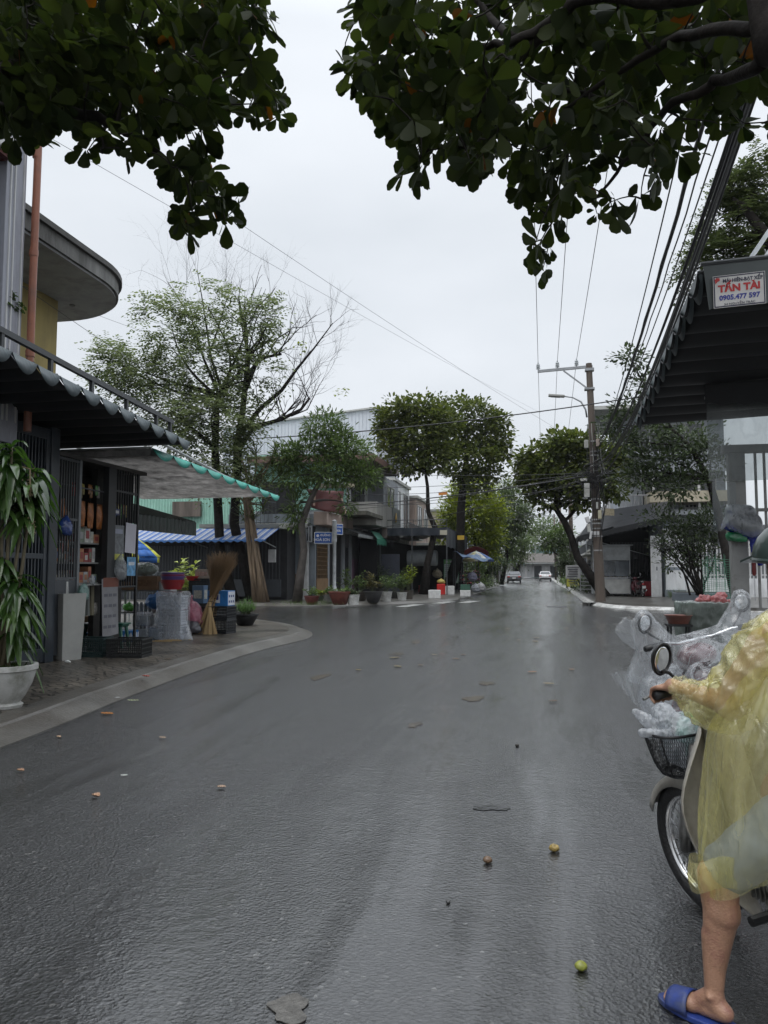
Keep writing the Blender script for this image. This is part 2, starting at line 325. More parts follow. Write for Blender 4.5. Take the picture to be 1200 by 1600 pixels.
# ================================================================ SETTING: ground, road, pavements
def asphalt():
    m, t = newmat('wet_asphalt'); n = t.nodes.new; l = t.links.new
    out = n('ShaderNodeOutputMaterial'); b = n('ShaderNodeBsdfPrincipled'); tc = n('ShaderNodeTexCoord')
    def noise_(scale, det=4, sc_=(1, 1, 1), ro=.55, dist=0.):
        mp = n('ShaderNodeMapping'); mp.inputs['Scale'].default_value = sc_; l(tc.outputs['Object'], mp.inputs[0])
        z = n('ShaderNodeTexNoise'); z.inputs['Scale'].default_value = scale; z.inputs['Detail'].default_value = det; z.inputs['Roughness'].default_value = ro
        z.inputs['Distortion'].default_value = dist; l(mp.outputs[0], z.inputs['Vector']); return z.outputs['Fac']
    def mr(x, a, b_, c, d):
        k = n('ShaderNodeMapRange'); k.interpolation_type = 'SMOOTHSTEP'; l(x, k.inputs[0])
        for i, v in enumerate((a, b_, c, d)): k.inputs[i + 1].default_value = v
        return k.outputs[0]
    def mth(op, a, b_):
        k = n('ShaderNodeMath'); k.operation = op
        for i, v in enumerate((a, b_)):
            if isinstance(v, (int, float)): k.inputs[i].default_value = v
            else: l(v, k.inputs[i])
        return k.outputs[0]
    big = noise_(.55, 6, (1, .28, 1), .6, .6)       # long patches drawn out along the street
    mid = noise_(2.2, 5, (1, .6, 1))
    grain = noise_(150, 3)
    # aggregate: pale chips
    vo = n('ShaderNodeTexVoronoi'); vo.inputs['Scale'].default_value = 60; l(tc.outputs['Object'], vo.inputs['Vector'])
    rp = n('ShaderNodeValToRGB'); e = rp.color_ramp.elements; e[0].position = .0; e[0].color = (.009, .0093, .0098, 1); e[1].position = 1; e[1].color = (.024, .0245, .0255, 1)
    l(mth('MULTIPLY', mid, mr(big, .3, .7, .6, 1.3)), rp.inputs[0])
    sp = n('ShaderNodeSeparateXYZ'); l(vo.outputs['Color'], sp.inputs[0])
    chip = mr(sp.outputs[0], .95, .99, 0, .45)
    k = n('ShaderNodeMix'); k.data_type = 'RGBA'; l(chip, k.inputs['Factor']); l(rp.outputs[0], k.inputs[6]); k.inputs[7].default_value = (.12, .118, .112, 1)
    kk = n('ShaderNodeMix'); kk.data_type = 'RGBA'; kk.blend_type = 'MULTIPLY'; kk.inputs['Factor'].default_value = 1; l(k.outputs[2], kk.inputs[6]); l(mr(sp.outputs[1], 0, 1, .35, 1.5), kk.inputs[7]); l(kk.outputs[2], b.inputs['Base Color'])
    pud = mr(big, .47, .6, 0, 1)
    film_ = mth('MAXIMUM', pud, mth('MULTIPLY', mr(mid, .6, .75, 0, .8), .5))
    sx = n('ShaderNodeSeparateXYZ'); l(tc.outputs['Object'], sx.inputs[0])   # traffic-polished strip right of the middle
    tr_ = mth('ABSOLUTE', mth('SUBTRACT', mth('ADD', sx.outputs[0], mth('MULTIPLY', mid, 2.2)), 1.5), 0)
    film_ = mth('MINIMUM', mth('MAXIMUM', mth('MULTIPLY', film_, mr(sx.outputs[0], -3.5, 0., .35, 1.)), mr(tr_, .2, 2.6, .9, .0)), 1.)
    stk = noise_(1.3, 5, (1, .1, 1), .6, .4); film_ = mth('MINIMUM', mth('MAXIMUM', mth('ADD', film_, mth('MULTIPLY', mr(stk, .42, .66, -.35, .45), 1.)), 0.), 1.)
    l(mr(film_, 0, 1, .19, .1), b.inputs['Roughness'])
    # bump: chips + water film that levels them where it is deep, plus slow undulation
    h = mth('ADD', mth('MULTIPLY', vo.outputs['Distance'], 1.0), mth('MULTIPLY', grain, .9))
    bp = n('ShaderNodeBump'); bp.inputs['Distance'].default_value = .006; l(mr(film_, 0, 1, .85, .09), bp.inputs['Strength']); l(h, bp.inputs['Height'])
    b2 = n('ShaderNodeBump'); b2.inputs['Distance'].default_value = .011; b2.inputs['Strength'].default_value = .28
    l(noise_(11, 3, (1, 1, 1)), b2.inputs['Height']); l(b2.outputs[0], bp.inputs['Normal'])
    l(bp.outputs[0], b.inputs['Normal']); b.inputs['Specular IOR Level'].default_value = 1.
    l(mr(film_, 0, 1, .45, 1.), b.inputs['Coat Weight']); l(mr(film_, 0, 1, .24, .1), b.inputs['Coat Roughness']); b.inputs['Coat IOR'].default_value = 1.6
    b3 = n('ShaderNodeBump'); b3.inputs['Distance'].default_value = .006; b3.inputs['Strength'].default_value = .85; l(h, b3.inputs['Height']); l(b2.outputs[0], b3.inputs['Normal']); l(b3.outputs[0], b.inputs['Coat Normal'])
    l(b.outputs[0], out.inputs['Surface']); return m
ASPH = asphalt()
MB().bx(-400, 400, -60, 900, -.5, -.03).build('ground', M('soil', (.06, .055, .045), .8, bump=.3, bscale=5), kind='structure')
mb = MB(); mb.add([(-70, -12, 0), (70, -12, 0), (70, 40, 0), (-70, 40, 0), (-70, 40, 0)][:4], [(0, 1, 2, 3)])
mb.add([(-12, 40, 0), (12, 40, 0), (12, 330, 0), (-12, 330, 0)], [(0, 1, 2, 3)]); mb.build('road', ASPH, kind='structure')

def pavers():
    m, t = newmat('interlocking_pavers'); n = t.nodes.new; l = t.links.new
    out = n('ShaderNodeOutputMaterial'); b = n('ShaderNodeBsdfPrincipled'); tc = n('ShaderNodeTexCoord')
    wv = n('ShaderNodeTexWave'); wv.inputs['Scale'].default_value = 1.5; wv.bands_direction = 'X'; l(tc.outputs['Object'], wv.inputs['Vector'])
    vm = n('ShaderNodeVectorMath'); vm.operation = 'MULTIPLY_ADD'; l(wv.outputs['Color'], vm.inputs[0]); vm.inputs[1].default_value = (0, .07, 0); l(tc.outputs['Object'], vm.inputs[2])
    w2 = n('ShaderNodeTexWave'); w2.inputs['Scale'].default_value = 1.5; w2.bands_direction = 'Y'; l(tc.outputs['Object'], w2.inputs['Vector'])
    v2 = n('ShaderNodeVectorMath'); v2.operation = 'MULTIPLY_ADD'; l(w2.outputs['Color'], v2.inputs[0]); v2.inputs[1].default_value = (.06, 0, 0); l(vm.outputs[0], v2.inputs[2])
    br = n('ShaderNodeTexBrick'); br.inputs['Scale'].default_value = 1; br.inputs['Brick Width'].default_value = .26; br.inputs['Row Height'].default_value = .15
    br.inputs['Mortar Size'].default_value = .02; br.inputs['Mortar Smooth'].default_value = .3
    br.inputs['Color1'].default_value = (.085, .072, .056, 1); br.inputs['Color2'].default_value = (.12, .104, .082, 1); br.inputs['Mortar'].default_value = (.008, .007, .006, 1)
    l(v2.outputs[0], br.inputs['Vector'])
    nz = n('ShaderNodeTexNoise'); nz.inputs['Scale'].default_value = 1.1; nz.inputs['Detail'].default_value = 7; l(tc.outputs['Object'], nz.inputs['Vector'])
    mr = n('ShaderNodeMapRange'); mr.inputs[1].default_value = .3; mr.inputs[2].default_value = .7; mr.inputs[3].default_value = .5; mr.inputs[4].default_value = 1.35; l(nz.outputs['Fac'], mr.inputs[0])
    k = n('ShaderNodeMix'); k.data_type = 'RGBA'; k.blend_type = 'MULTIPLY'; k.inputs['Factor'].default_value = 1; l(br.outputs['Color'], k.inputs[6]); l(mr.outputs[0], k.inputs[7])
    l(k.outputs[2], b.inputs['Base Color'])
    m3 = n('ShaderNodeMapRange'); m3.inputs[3].default_value = .22; m3.inputs[4].default_value = .55; l(nz.outputs['Fac'], m3.inputs[0]); l(m3.outputs[0], b.inputs['Roughness'])
    bp = n('ShaderNodeBump'); bp.inputs['Strength'].default_value = .8; bp.inputs['Distance'].default_value = .006; bp.invert = True; l(br.outputs['Fac'], bp.inputs['Height'])
    nz2 = n('ShaderNodeTexNoise'); nz2.inputs['Scale'].default_value = 40; l(tc.outputs['Object'], nz2.inputs['Vector'])
    b2 = n('ShaderNodeBump'); b2.inputs['Strength'].default_value = .35; b2.inputs['Distance'].default_value = .006; l(nz2.outputs['Fac'], b2.inputs['Height']); l(bp.outputs[0], b2.inputs['Normal'])
    l(b2.outputs[0], b.inputs['Normal']); l(b.outputs[0], out.inputs['Surface']); return m
PAV = pavers()
KERB = M('kerb_concrete', (.11, .105, .095), .33, var=.3, scale=1.3, bump=.5, bscale=30, dirt=(.06, .052, .042), dirt_amt=.6)
KWHITE = M('kerb_painted', (.5, .5, .48), .4, var=.2, scale=4, bump=.4, bscale=25, dirt=(.1, .09, .08), dirt_amt=.6)
def densify(P, step=.5):
    out = []
    P = [Vector((p[0], p[1])) for p in P]; n = len(P)
    for i in range(n - 1):
        p0, p1, p2, p3 = P[max(i - 1, 0)], P[i], P[i + 1], P[min(i + 2, n - 1)]
        k = max(1, min(12, int((p2 - p1).length / step)))
        for j in range(k):
            t = j / k; out.append(.5 * ((2 * p1) + (p2 - p0) * t + (2 * p0 - 5 * p1 + 4 * p2 - p3) * t * t + (3 * p1 - p0 - 3 * p2 + p3) * t ** 3))
    out.append(P[-1]); return out
def pavement(foot, side, close, mat, kmat, kw=.36, kslope=.1, hgt=.12):
    P = densify(foot); n = len(P); nrm = []
    for i in range(n):
        d = P[min(i + 1, n - 1)] - P[max(i - 1, 0)]; d.normalize(); nrm.append(Vector((-d.y, d.x)) * side)
    def off(o, z, jit=0): return [(P[i].x + nrm[i].x * o, P[i].y + nrm[i].y * o, z + random.uniform(-jit, jit)) for i in range(n)]
    rows = [off(0, -.02), off(.0, .012), off(kslope, hgt - .02, .004), off(kslope + .03, hgt - .003), off(kw, hgt + .004), off(kw, hgt - .05)]
    mb = MB()
    for a, b in zip(rows[:-1], rows[1:]):
        vs = a + b; mb.add(vs, [(i, i + 1, n + i + 1, n + i) if side < 0 else (i, n + i, n + i + 1, i + 1) for i in range(n - 1)])
    mb.build('kerb', kmat, kind='structure', smooth=False)
    inner = [(p[0], p[1]) for p in off(kw - .003, 0)] + close
    MB().prism(inner, -.02, hgt).build('pavement', mat, kind='structure')
GREYPAVE = M('pavement_concrete', (.11, .105, .095), .35, var=.35, scale=1.5, bump=.5, bscale=12, dirt=(.035, .032, .028), dirt_amt=.6)
pavement([(-4.2, -8), (-4.35, 2), (-4.5, 5.85), (-4.83, 8.5), (-5.1, 11.5), (-5.2, 14), (-5.08, 15.8), (-5.15, 17.0), (-5.7, 18.6), (-6.8, 20.2), (-8.4, 21.6), (-11, 22.6), (-14, 23), (-20, 23.6), (-40, 26)], 1, [(-40, -8)], PAV, KERB, kw=.55, kslope=.26)
pavement([(-40, 34), (-20, 32.2), (-16, 31.8), (-14, 31.6), (-11, 31.2), (-9.5, 31.7), (-6.8, 33.6), (-5.2, 35.8), (-4.4, 38.5), (-4.2, 45), (-4.15, 60), (-4.1, 92), (-4.1, 220)], 1, [(-40, 220)], GREYPAVE, KERB)
pavement([(40, 29), (14, 30.2), (9, 30.4), (6, 30.6), (3.9, 31.1), (2.7, 32.6), (2.15, 35), (2.0, 38), (2.05, 66), (1.85, 93), (1.85, 220)], -1, [(40, 220)], GREYPAVE, KWHITE, kw=.3)
pavement([(2.0, -8), (2.05, 6), (2.1, 11), (2.5, 12.6), (3.6, 13.6), (5, 13.95), (8, 14.2), (14, 14.6), (40, 16)], -1, [(40, -8)], GREYPAVE, KERB)

def blotch(c, rx, ry, seed, z, name, mat, n=28, kind='structure', rz=0):
    rr = random.Random(seed); ph = [rr.uniform(0, 6.3) for _ in range(4)]; pts = []
    for i in range(n):
        t = 2 * math.pi * i / n; q = 1 + .22 * math.sin(2 * t + ph[0]) + .16 * math.sin(3 * t + ph[1]) + .1 * math.sin(5 * t + ph[2]) + .06 * math.sin(9 * t + ph[3])
        x, y = rx * q * math.cos(t), ry * q * math.sin(t)
        pts.append((c[0] + x * math.cos(rz) - y * math.sin(rz), c[1] + x * math.sin(rz) + y * math.cos(rz)))
    MB().prism(pts, z - .003, z).build(name, mat, kind=kind)
MUD = M('mud_stain', (.1, .082, .06), .25, var=.4, scale=9, bump=.5, bscale=40, dirt=(.05, .045, .04), dirt_amt=.7)
PATCH = M('asphalt_patch', (.095, .09, .082), .5, var=.4, scale=20, bump=.9, bscale=70)
for i, (px, py, wpx, hpx) in enumerate([(500, 1058, 30, 5), (740, 1092, 34, 6), (648, 1133, 24, 5), (620, 1022, 22, 3), (760, 1068, 26, 4), (650, 1003, 20, 3), (718, 1200, 24, 5), (455, 1072, 16, 3), (700, 1060, 14, 3), (645, 1090, 12, 3)][:6]):
    c = PZ(px, py); a = PZ(px - wpx / 2, py); b = PZ(px, py - hpx); blotch(c, (c - a).length * .8, (b - c).length * .8, i, .006, 'mud_patch', MUD)
c = PZ(452, 1577); blotch(c, .075, .075, 5, .006, 'road_patch', PATCH)
DARKP = M('tar_puddle', (.008, .008, .008), .12, var=.3, bump=.3, bscale=30)
blotch(PZ(768, 1263), .1, .06, 768, .005, 'puddle', DARKP)
WPAINT = M('worn_road_paint', (.5, .5, .48), .4, var=.3, scale=12, dirt=(.06, .06, .06), dirt_amt=.8)
for px, py in ((707, 942), (747, 941), (655, 947)):
    c = PZ(px, py); mb = MB(); mb.add([(c.x - .9, c.y - .9, .004), (c.x - .35, c.y - .9, .004), (c.x - .0, c.y + 1.6, .004), (c.x - .55, c.y + 1.6, .004)], [(0, 1, 2, 3)]); mb.build('road_marking', WPAINT, kind='structure')
IRON = M('cast_iron_cover', (.05, .05, .052), .35, var=.3, scale=10, bump=.6, bscale=50)
c = PZ(870, 948); mb = MB(); mb.lathe([(0, .0), (.42, .0), (.42, .012), (.36, .016), (.34, .01), (0, .01)], 28, c)
mb.build('manhole_cover', IRON, label='round iron manhole cover set in the wet road', cat='manhole cover')

# ================================================================ LEFT: NEAR HOUSE, SLAB, GATE, AWNINGS
LILAC = M('lilac_paint', (.36, .37, .42), .6, var=.08, scale=2, dirt=(.2, .2, .22), dirt_amt=.35, streak=True)
GREYW = M('grey_wall', (.2, .205, .225), .7, var=.1, scale=2)
DARKW = M('dark_wall', (.03, .03, .033), .8, var=.3)  # dark colour stands in for unlit house interiors, as behind the gate
WHITEP = M('white_paint', (.6, .6, .6), .5, var=.08, dirt=(.3, .29, .27), dirt_amt=.4, streak=True)
t = T('house', 'grey lilac house with red soffit and brown drainpipe behind the gate', 'house', (-10, 6, .12))
MB().bx(-14, -8.15, 2, 9.2, 3.3, 8.1).build('upper_wall', GREYW, t)
MB().bx(-14, -7.32, 9.2, 9.62, 3.3, 8.35).build('wall', LILAC, t, bevel=.01)
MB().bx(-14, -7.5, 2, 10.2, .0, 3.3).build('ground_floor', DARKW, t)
MB().bx(-8.2, -7.3, 2, 9.18, 3.3, 3.5).build('balcony_slab', LILAC, t)
mb = MB()
for i in range(10): mb.bx(-8.13 + i * .09, -8.05 + i * .09, 2, 9.17, 7.28, 7.33)
mb.build('soffit', M('red_soffit', (.12, .018, .014), .5), t)
MB().bx(-8.15, -7.18, 2, 9.19, 7.335, 7.95).build('fascia', WHITEP, t, bevel=.02)
mb = MB(); mb.bx(-8.3, -7.08, 2, 9.24, 7.953, 8.02); mb.bx(-8.3, -7.14, 2, 9.23, 8.022, 8.09); mb.build('roof_trim', M('brown_trim', (.16, .06, .035), .5), t, bevel=.01)
mb = MB()
for y in (9.27, 9.36, 9.54): mb.bx(-7.325, -7.30, y, y + .02, 3.6, 8.1)
mb.build('moulding', WHITEP, t)
MB().bx(-7.42, -7.40, 6, 9.1, 4.35, 5.42).build('balustrade', film('pane_glass', (.5, .6, .58), .25, .05, 2, wstr=.05), t)
mb = MB(); mb.tube([(-7.41, 6, 5.44), (-7.41, 9.1, 5.44), (-7.41, 9.1, 3.5)], .018, 8)
for z in (4.5, 4.75, 5.0): mb.tube([(-7.38, 6, z), (-7.38, 9.15, z - .02)], .006, 5)
mb.build('handrail', M('steel', (.5, .5, .52), .3, metal=1), t)
mb = MB(); mb.tube([(-7.22, 9.7, 3.5), (-7.22, 9.7, 5.2), (-7.2, 9.7, 9)], .055, 14)
for z in (4.6, 6.1, 7.6): mb.tube([(-7.22, 9.7, z), (-7.22, 9.7, z + .09)], .066, 14)
mb.build('drainpipe', M('pvc_brown', (.32, .12, .07), .35, var=.15, dirt=(.2, .09, .06)), t, smooth=40)
c = PX(25, 490, -7.36); P = []; D = []; 
mbp = MB()
for k in range(9):
    a = random.uniform(-1, 1); e_ = c + V(random.uniform(-.1, .15), random.uniform(-.25, .25), random.uniform(.05, .35)); mbp.tube([c, c.lerp(e_, .5) + V(0, 0, .05), e_], .005, 4)
    for q in range(9): P.append(c.lerp(e_, .2 + .09 * q)); D.append((random.uniform(-.3, .3), random.uniform(-1, 1), random.uniform(-.3, .6)))
t2 = T('balcony_plant', 'small pinnate plant poking out over the glass balustrade', 'plant', c)
mbp.build('stem', M('bark_green', (.06, .07, .03)), t2)
leaves('foliage', P, D, [(0, 0, 1)] * len(P), .1, .045, M('leaf_mid', (.055, .09, .025), .45, island=.3, trans=.3), t2)

# curved slab and yellow wall of the neighbour
SLABM = M('stained_concrete', (.2, .2, .19), .7, var=.25, scale=2.5, bump=.3, bscale=10, dirt=(.035, .032, .028), dirt_amt=.8, streak=True)
t = T('corner_building', 'yellow building with rounded overhanging concrete roof slab', 'building', (-10.5, 12, .12))
def rounded(x0, x1, y0, y1, r, n=14):
    pts = [(x0, y0), (x1, y0)] + [(x1 - r + r * math.cos(a), y1 - r + r * math.sin(a)) for a in [math.pi / 2 * i / n for i in range(n + 1)]] + [(x0, y1)]
    return pts
MB().prism(rounded(-14, -7.95, 8.5, 14.5, 1.9), 6.86, 6.9).build('soffit', M('soffit_plaster', (.33, .34, .34), .7, var=.12, dirt=(.2, .2, .2)), t)
mb = MB(); mb.prism(rounded(-14, -7.9, 8.5, 14.55, 1.95), 6.903, 7.17); mb.build('roof_slab', SLABM, t)
mb = MB(); mb.prism(rounded(-14, -7.84, 8.5, 14.61, 2.0), 7.172, 7.27); mb.build('coping', M('dark_coping', (.06, .058, .052), .6, var=.3, bump=.4, bscale=12), t)
mb = MB(); mb.lathe([(.0, 6.84), (.05, 6.84), (.06, 6.862), (0, 6.862)], 16, (-9.2, 13.6, 0)); mb.build('downlight', M('grey_metal', (.12, .12, .12), .5), t)
MB().bx(-14, -9.35, 10.25, 13.35, 3.1, 6.858).build('wall', M('yellow_paint', (.42, .33, .12), .7, var=.12, dirt=(.3, .24, .1), dirt_amt=.5, streak=True), t)

# gate
GATEM = M('gate_paint', (.024, .032, .042), .35, var=.15, dirt=(.02, .022, .025), dirt_amt=.4)
gx = -7.36
t = T('metal_gate', 'dark blue grey metal gate with close vertical bars behind the potted plant', 'gate', (gx, 8, .12))
mb = MB()
for y0, y1 in ((4.0, 6.9), (7.0, 10.4)):
    for z0, z1 in ((.16, .34), (1.68, 1.76), (3.5, 3.66)): mb.bx(gx - .03, gx + .03, y0, y1, z0, z1)
    for y in (y0, y1 - .09): mb.bx(gx - .035, gx + .035, y, y + .09, .14, 3.66)
mb.build('gate_frame', GATEM, t, bevel=.006)
for y0, y1 in ((4.1, 6.8), (7.1, 10.3)):
    mb = MB(); k = int((y1 - y0) / .075)
    for i in range(k + 1): y = y0 + (y1 - y0) * i / k; mb.bx(gx - .016, gx + .016, y - .012, y + .012, .3, 3.52)
    mb.build('bars', GATEM, t)
MB().bx(gx - .1, gx - .05, 4, 10.45, .2, 3.5).build('back_shade', M('shade_black', (.012, .013, .016), .6), t)  # black sheet painting the darkness of the interior behind the bars
mb = MB(); mb.box((gx + .04, 7.0, 1.3), .05, .08, .2); mb.tube([(gx + .06, 7.1, 1.25), (gx + .11, 7.1, 1.25), (gx + .11, 7.25, 1.25)], .012); mb.build('lock', M('steel'), t, bevel=.005)
MB().bx(gx - .12, gx + .06, 10.4, 10.6, .12, 3.7).build('gate_post', GATEM, t, bevel=.01)

# accordion awnings -----------------------------------------------------------------
def accordion(name, label, x_out, x_in, y0, z0, y1, z1, n, mats, sag=.07, lip=.11, rz_in=0., rails=True, rail_h=.22, railmat=None, group=None, front=None):
    t = T(name, label, 'awning', (x_out, (y0 + y1) / 2, min(z0, z1) - .2), group=group)
    def zz(u): return z0 + (z1 - z0) * u
    sub = 8
    def fn(a, b):
        u = a; ph = (u * n) % 1.0
        if a == 1: ph = 1
        return (x_out + (x_in - x_out) * b, y0 + (y1 - y0) * u, zz(u) - sag * math.sin(math.pi * ph) ** .8 + rz_in * b + .012 * noise.noise(V(u * 9, b * 7, x_out)))
    mb = MB(); mb.grid(fn, n * sub, 8); mb.build('canopy', mats[0], t, smooth=50, solid=.004)
    mb = MB()
    for i in range(n):
        p = []
        for k in range(9):
            f = k / 8; u = (i + f) / n; y = y0 + (y1 - y0) * u; dz = sag * math.sin(math.pi * f) ** .8
            p.append((V(x_out, y, zz(u) + .01), V(x_out + .015 * math.sin(math.pi * f) + .05, y, zz(u) - dz - lip * (math.sin(math.pi * f) ** .7) - .01)))
        vs = [q for pr in p for q in pr]; mb.add(vs, [(2 * k, 2 * k + 2, 2 * k + 3, 2 * k + 1) for k in range(8)])
    mb.build('scalloped_edge', mats[1], t, smooth=50, solid=.004)
    mb = MB()
    for i in range(n + 1):
        u = i / n; mb.tube([(x_out, y0 + (y1 - y0) * u, zz(u) + .015), (x_in, y0 + (y1 - y0) * u, zz(u) + .015 + rz_in)], .014, 6)
    mb.build('rods', railmat or GATEM, t)
    if rails:
        mb = MB()
        for xx in (x_out - .12, x_in + .1):
            mb.extr([V(xx - .03, y0, z0 + rail_h), V(xx + .03, y0, z0 + rail_h), V(xx + .03, y0, z0 + rail_h + .07), V(xx - .03, y0, z0 + rail_h + .07)], (0, (y1 - y0) * .97, (z1 - z0) * .97))
            for i in range(0, n + 1, 2):
                u = min(i / n, .96); mb.bx(xx - .025, xx + .025, y0 + (y1 - y0) * u, y0 + (y1 - y0) * u + .05, zz(u), zz(u) + rail_h + .02)
        mb.build('rail', railmat or GATEM, t)
    return t
BLACKC = M('black_tarpaulin', (.008, .009, .011), .6, var=.3, scale=6, streak=False)
SLATE = M('slate_vinyl', (.055, .075, .082), .4, var=.12, scale=5)
a1 = accordion('folding_awning', 'dark slate folding awning with scalloped edge over the gate', -5.95, -9.0, 1.2, 4.42, 12.2, 3.73, 24, [BLACKC, SLATE], sag=.1, lip=.09, railmat=M('rail_steel', (.06, .065, .07), .4))
GREYC = M('grey_tarpaulin', (.42, .41, .4), .8, var=.15, scale=7, dirt=(.2, .195, .19), dirt_amt=.8, trans=.5)
TEAL = M('teal_vinyl', (.03, .3, .235), .45, var=.15, scale=4, dirt=(.05, .2, .17))
pa, pb = PX(236, 700, -6.2), PX(434, 775, -6.2)
a2 = accordion('folding_awning', 'grey weathered folding awning with teal scalloped edge above the shop', -6.2, -9.6, pa.y, pa.z, pb.y, pb.z, 9, [GREYC, TEAL], sag=.05, lip=.1, rz_in=0, rails=False, railmat=M('rail_grey', (.3, .32, .32), .4))
mb = MB()
for xx in (-6.5, -8.2):
    mb.tube([(xx, pa.y - .3, pa.z + .35), (xx, pa.y + 3.6, pa.z + .0), (xx, pb.y - .2, pb.z + .06)], .025, 6); mb.tube([(xx, pa.y + 1.5, pa.z + .22), (xx, pa.y + 1.5, pa.z - .05)], .02, 6)
mb.build('rail', M('rail_grey'), a2)
mb = MB(); y0 = pa.y; mb.grid(lambda u, v: (-6.2 - 3.4 * u, y0 - .02, pa.z - .02 - .09 * v - .02 * abs(math.sin(u * 30))), 60, 2); mb.build('front_lip', GREYC, a2, solid=.004)

# small dark green corrugated lean-to on the shop corner
DGREEN = M('dark_green_sheet', (.02, .035, .028), .45, var=.3, dirt=(.015, .015, .012))
t = T('lean_to_awning', 'small dark green corrugated awning on the shop corner', 'awning', (-8.5, 14.2, 2.3))
mb = MB(); mb.grid(lambda u, v: (-9.4 + 1.95 * v, 13.2 + 2.6 * u, 3.12 - .55 * v + .02 * math.sin(u * 100)), 104, 2); mb.build('sheet', DGREEN, t, solid=.004)
mb = MB(); mb.grid(lambda u, v: (-7.45 + .012 * math.sin(u * 100), 13.2 + 2.6 * u, 2.57 - .3 * v), 104, 1); mb.grid(lambda u, v: (-9.4 + 1.95 * u, 13.2, 3.12 - .55 * u - .24 * v + .05), 20, 1); mb.build('valance', DGREEN, t, solid=.004)
mb = MB(); mb.tube([(-9.3, 13.25, 2.55), (-7.5, 13.25, 2.52), (-7.5, 15.7, 2.52)], .02, 6); mb.build('frame', M('rail_grey'), t)
# ================================================================ LEFT: SHOP AND ITS GOODS
BAR = M('bar_grey', (.07, .075, .08), .4, var=.2)
DBAR = M('bar_dark', (.02, .021, .023), .45)
SHX = -7.36
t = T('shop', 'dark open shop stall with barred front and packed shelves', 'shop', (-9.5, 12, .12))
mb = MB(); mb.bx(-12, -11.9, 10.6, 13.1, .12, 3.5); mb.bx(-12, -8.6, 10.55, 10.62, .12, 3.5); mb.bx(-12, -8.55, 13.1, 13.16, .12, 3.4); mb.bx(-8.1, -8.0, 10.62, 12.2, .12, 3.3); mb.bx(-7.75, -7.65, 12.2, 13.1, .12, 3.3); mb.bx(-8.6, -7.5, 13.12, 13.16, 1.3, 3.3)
mb.build('wall', M('shop_dark_wall', (.035, .033, .03), .8, var=.3), t)  # inner walls added and coloured dark to imitate the unlit shop
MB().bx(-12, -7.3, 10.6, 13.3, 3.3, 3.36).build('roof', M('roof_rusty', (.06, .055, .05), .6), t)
mb = MB()
for i in range(9): y = 10.66 + i * .067; mb.bx(SHX - .01, SHX + .01, y, y + .018, 1.36, 3.3)
for z in (1.36, 2.3, 3.25): mb.bx(SHX - .015, SHX + .015, 10.62, 11.2, z, z + .04)
mb.build('side_grille', BAR, t)
MB().bx(SHX - .015, SHX + .012, 10.62, 11.19, .2, 1.355).build('lower_panel', M('panel_grey', (.055, .06, .068), .5, var=.2), t, bevel=.004)
MB().bx(SHX - .03, SHX + .03, 11.19, 11.25, .12, 3.3).build('post', M('post_grey', (.16, .17, .18), .4), t)
MB().bx(SHX - .06, SHX + .05, 12.02, 12.26, .12, 3.3).build('pillar', DBAR, t)
mb = MB()
for i in range(10): y = 12.3 + i * .085; mb.bx(SHX - .01, SHX + .01, y, y + .02, 1.2, 3.3)
for z in (1.2, 2.1, 2.9): mb.bx(SHX - .015, SHX + .015, 12.26, 13.1, z, z + .035)
mb.bx(SHX - .02, SHX + .02, 13.06, 13.11, .12, 3.3); mb.build('corner_grille', DBAR, t)
SHELF = M('shelf_grey', (.22, .22, .21), .4)
mb = MB()
for z in (1.28, 1.62, 1.95): mb.bx(-8.5, SHX - .1, 10.65, 12.0, z, z + .025)
mb.bx(-8.5, SHX + .02, 11.25, 12.02, 1.26, 1.279); mb.build('shelf', SHELF, t)

def boxthing(name, label, cat, c, sx, sy, sz, rz, col, group=None, band=None, bevel=.006):
    """carton with tape and printed panels"""
    t = T(name, label, cat, c, rz, group, local=True)
    MB().box((0, 0, sz / 2), sx, sy, sz).build('box', M('c_' + ''.join('%02d' % int(x * 99) for x in col), col, .6, var=.2, scale=7), t, bevel=bevel)
    if band:
        mb = MB(); mb.box((0, -sy / 2 - .002, sz * .5), sx * .7, .003, sz * .45); mb.box((sx / 2 + .002, 0, sz * .5), .003, sy * .6, sz * .5)
        mb.build('label', M('c_' + ''.join('%02d' % int(x * 99) for x in band), band, .5, scale=20, var=.4), t)
    return t
CN = ['grey', 'rust brown', 'navy', 'cream', 'dark red', 'off white', 'dull green']
cols = [(.3, .3, .3), (.35, .16, .08), (.1, .14, .25), (.4, .38, .3), (.25, .05, .05), (.45, .45, .42), (.16, .2, .14)]
k = 0
for z, nm in ((1.306, 'lower'), (1.646, 'middle'), (1.976, 'upper')):
    y = 11.3; k = 0
    while y < 11.93:
        wdt = random.choice([.1, .13, .17]); h = random.uniform(.12, .27); c1, c2 = random.sample(cols, 2)
        boxthing('carton', '%s packet, %s from the left on the dark %s shop shelf' % (CN[cols.index(c1)], ['first', 'second', 'third', 'fourth', 'fifth', 'sixth', 'seventh'][k % 7], nm), 'carton', (SHX - .2, y + wdt / 2, z), .16, wdt - .012, h, 0, c1, 'packets on the shop shelves', band=c2, bevel=.003); y += wdt; k += 1
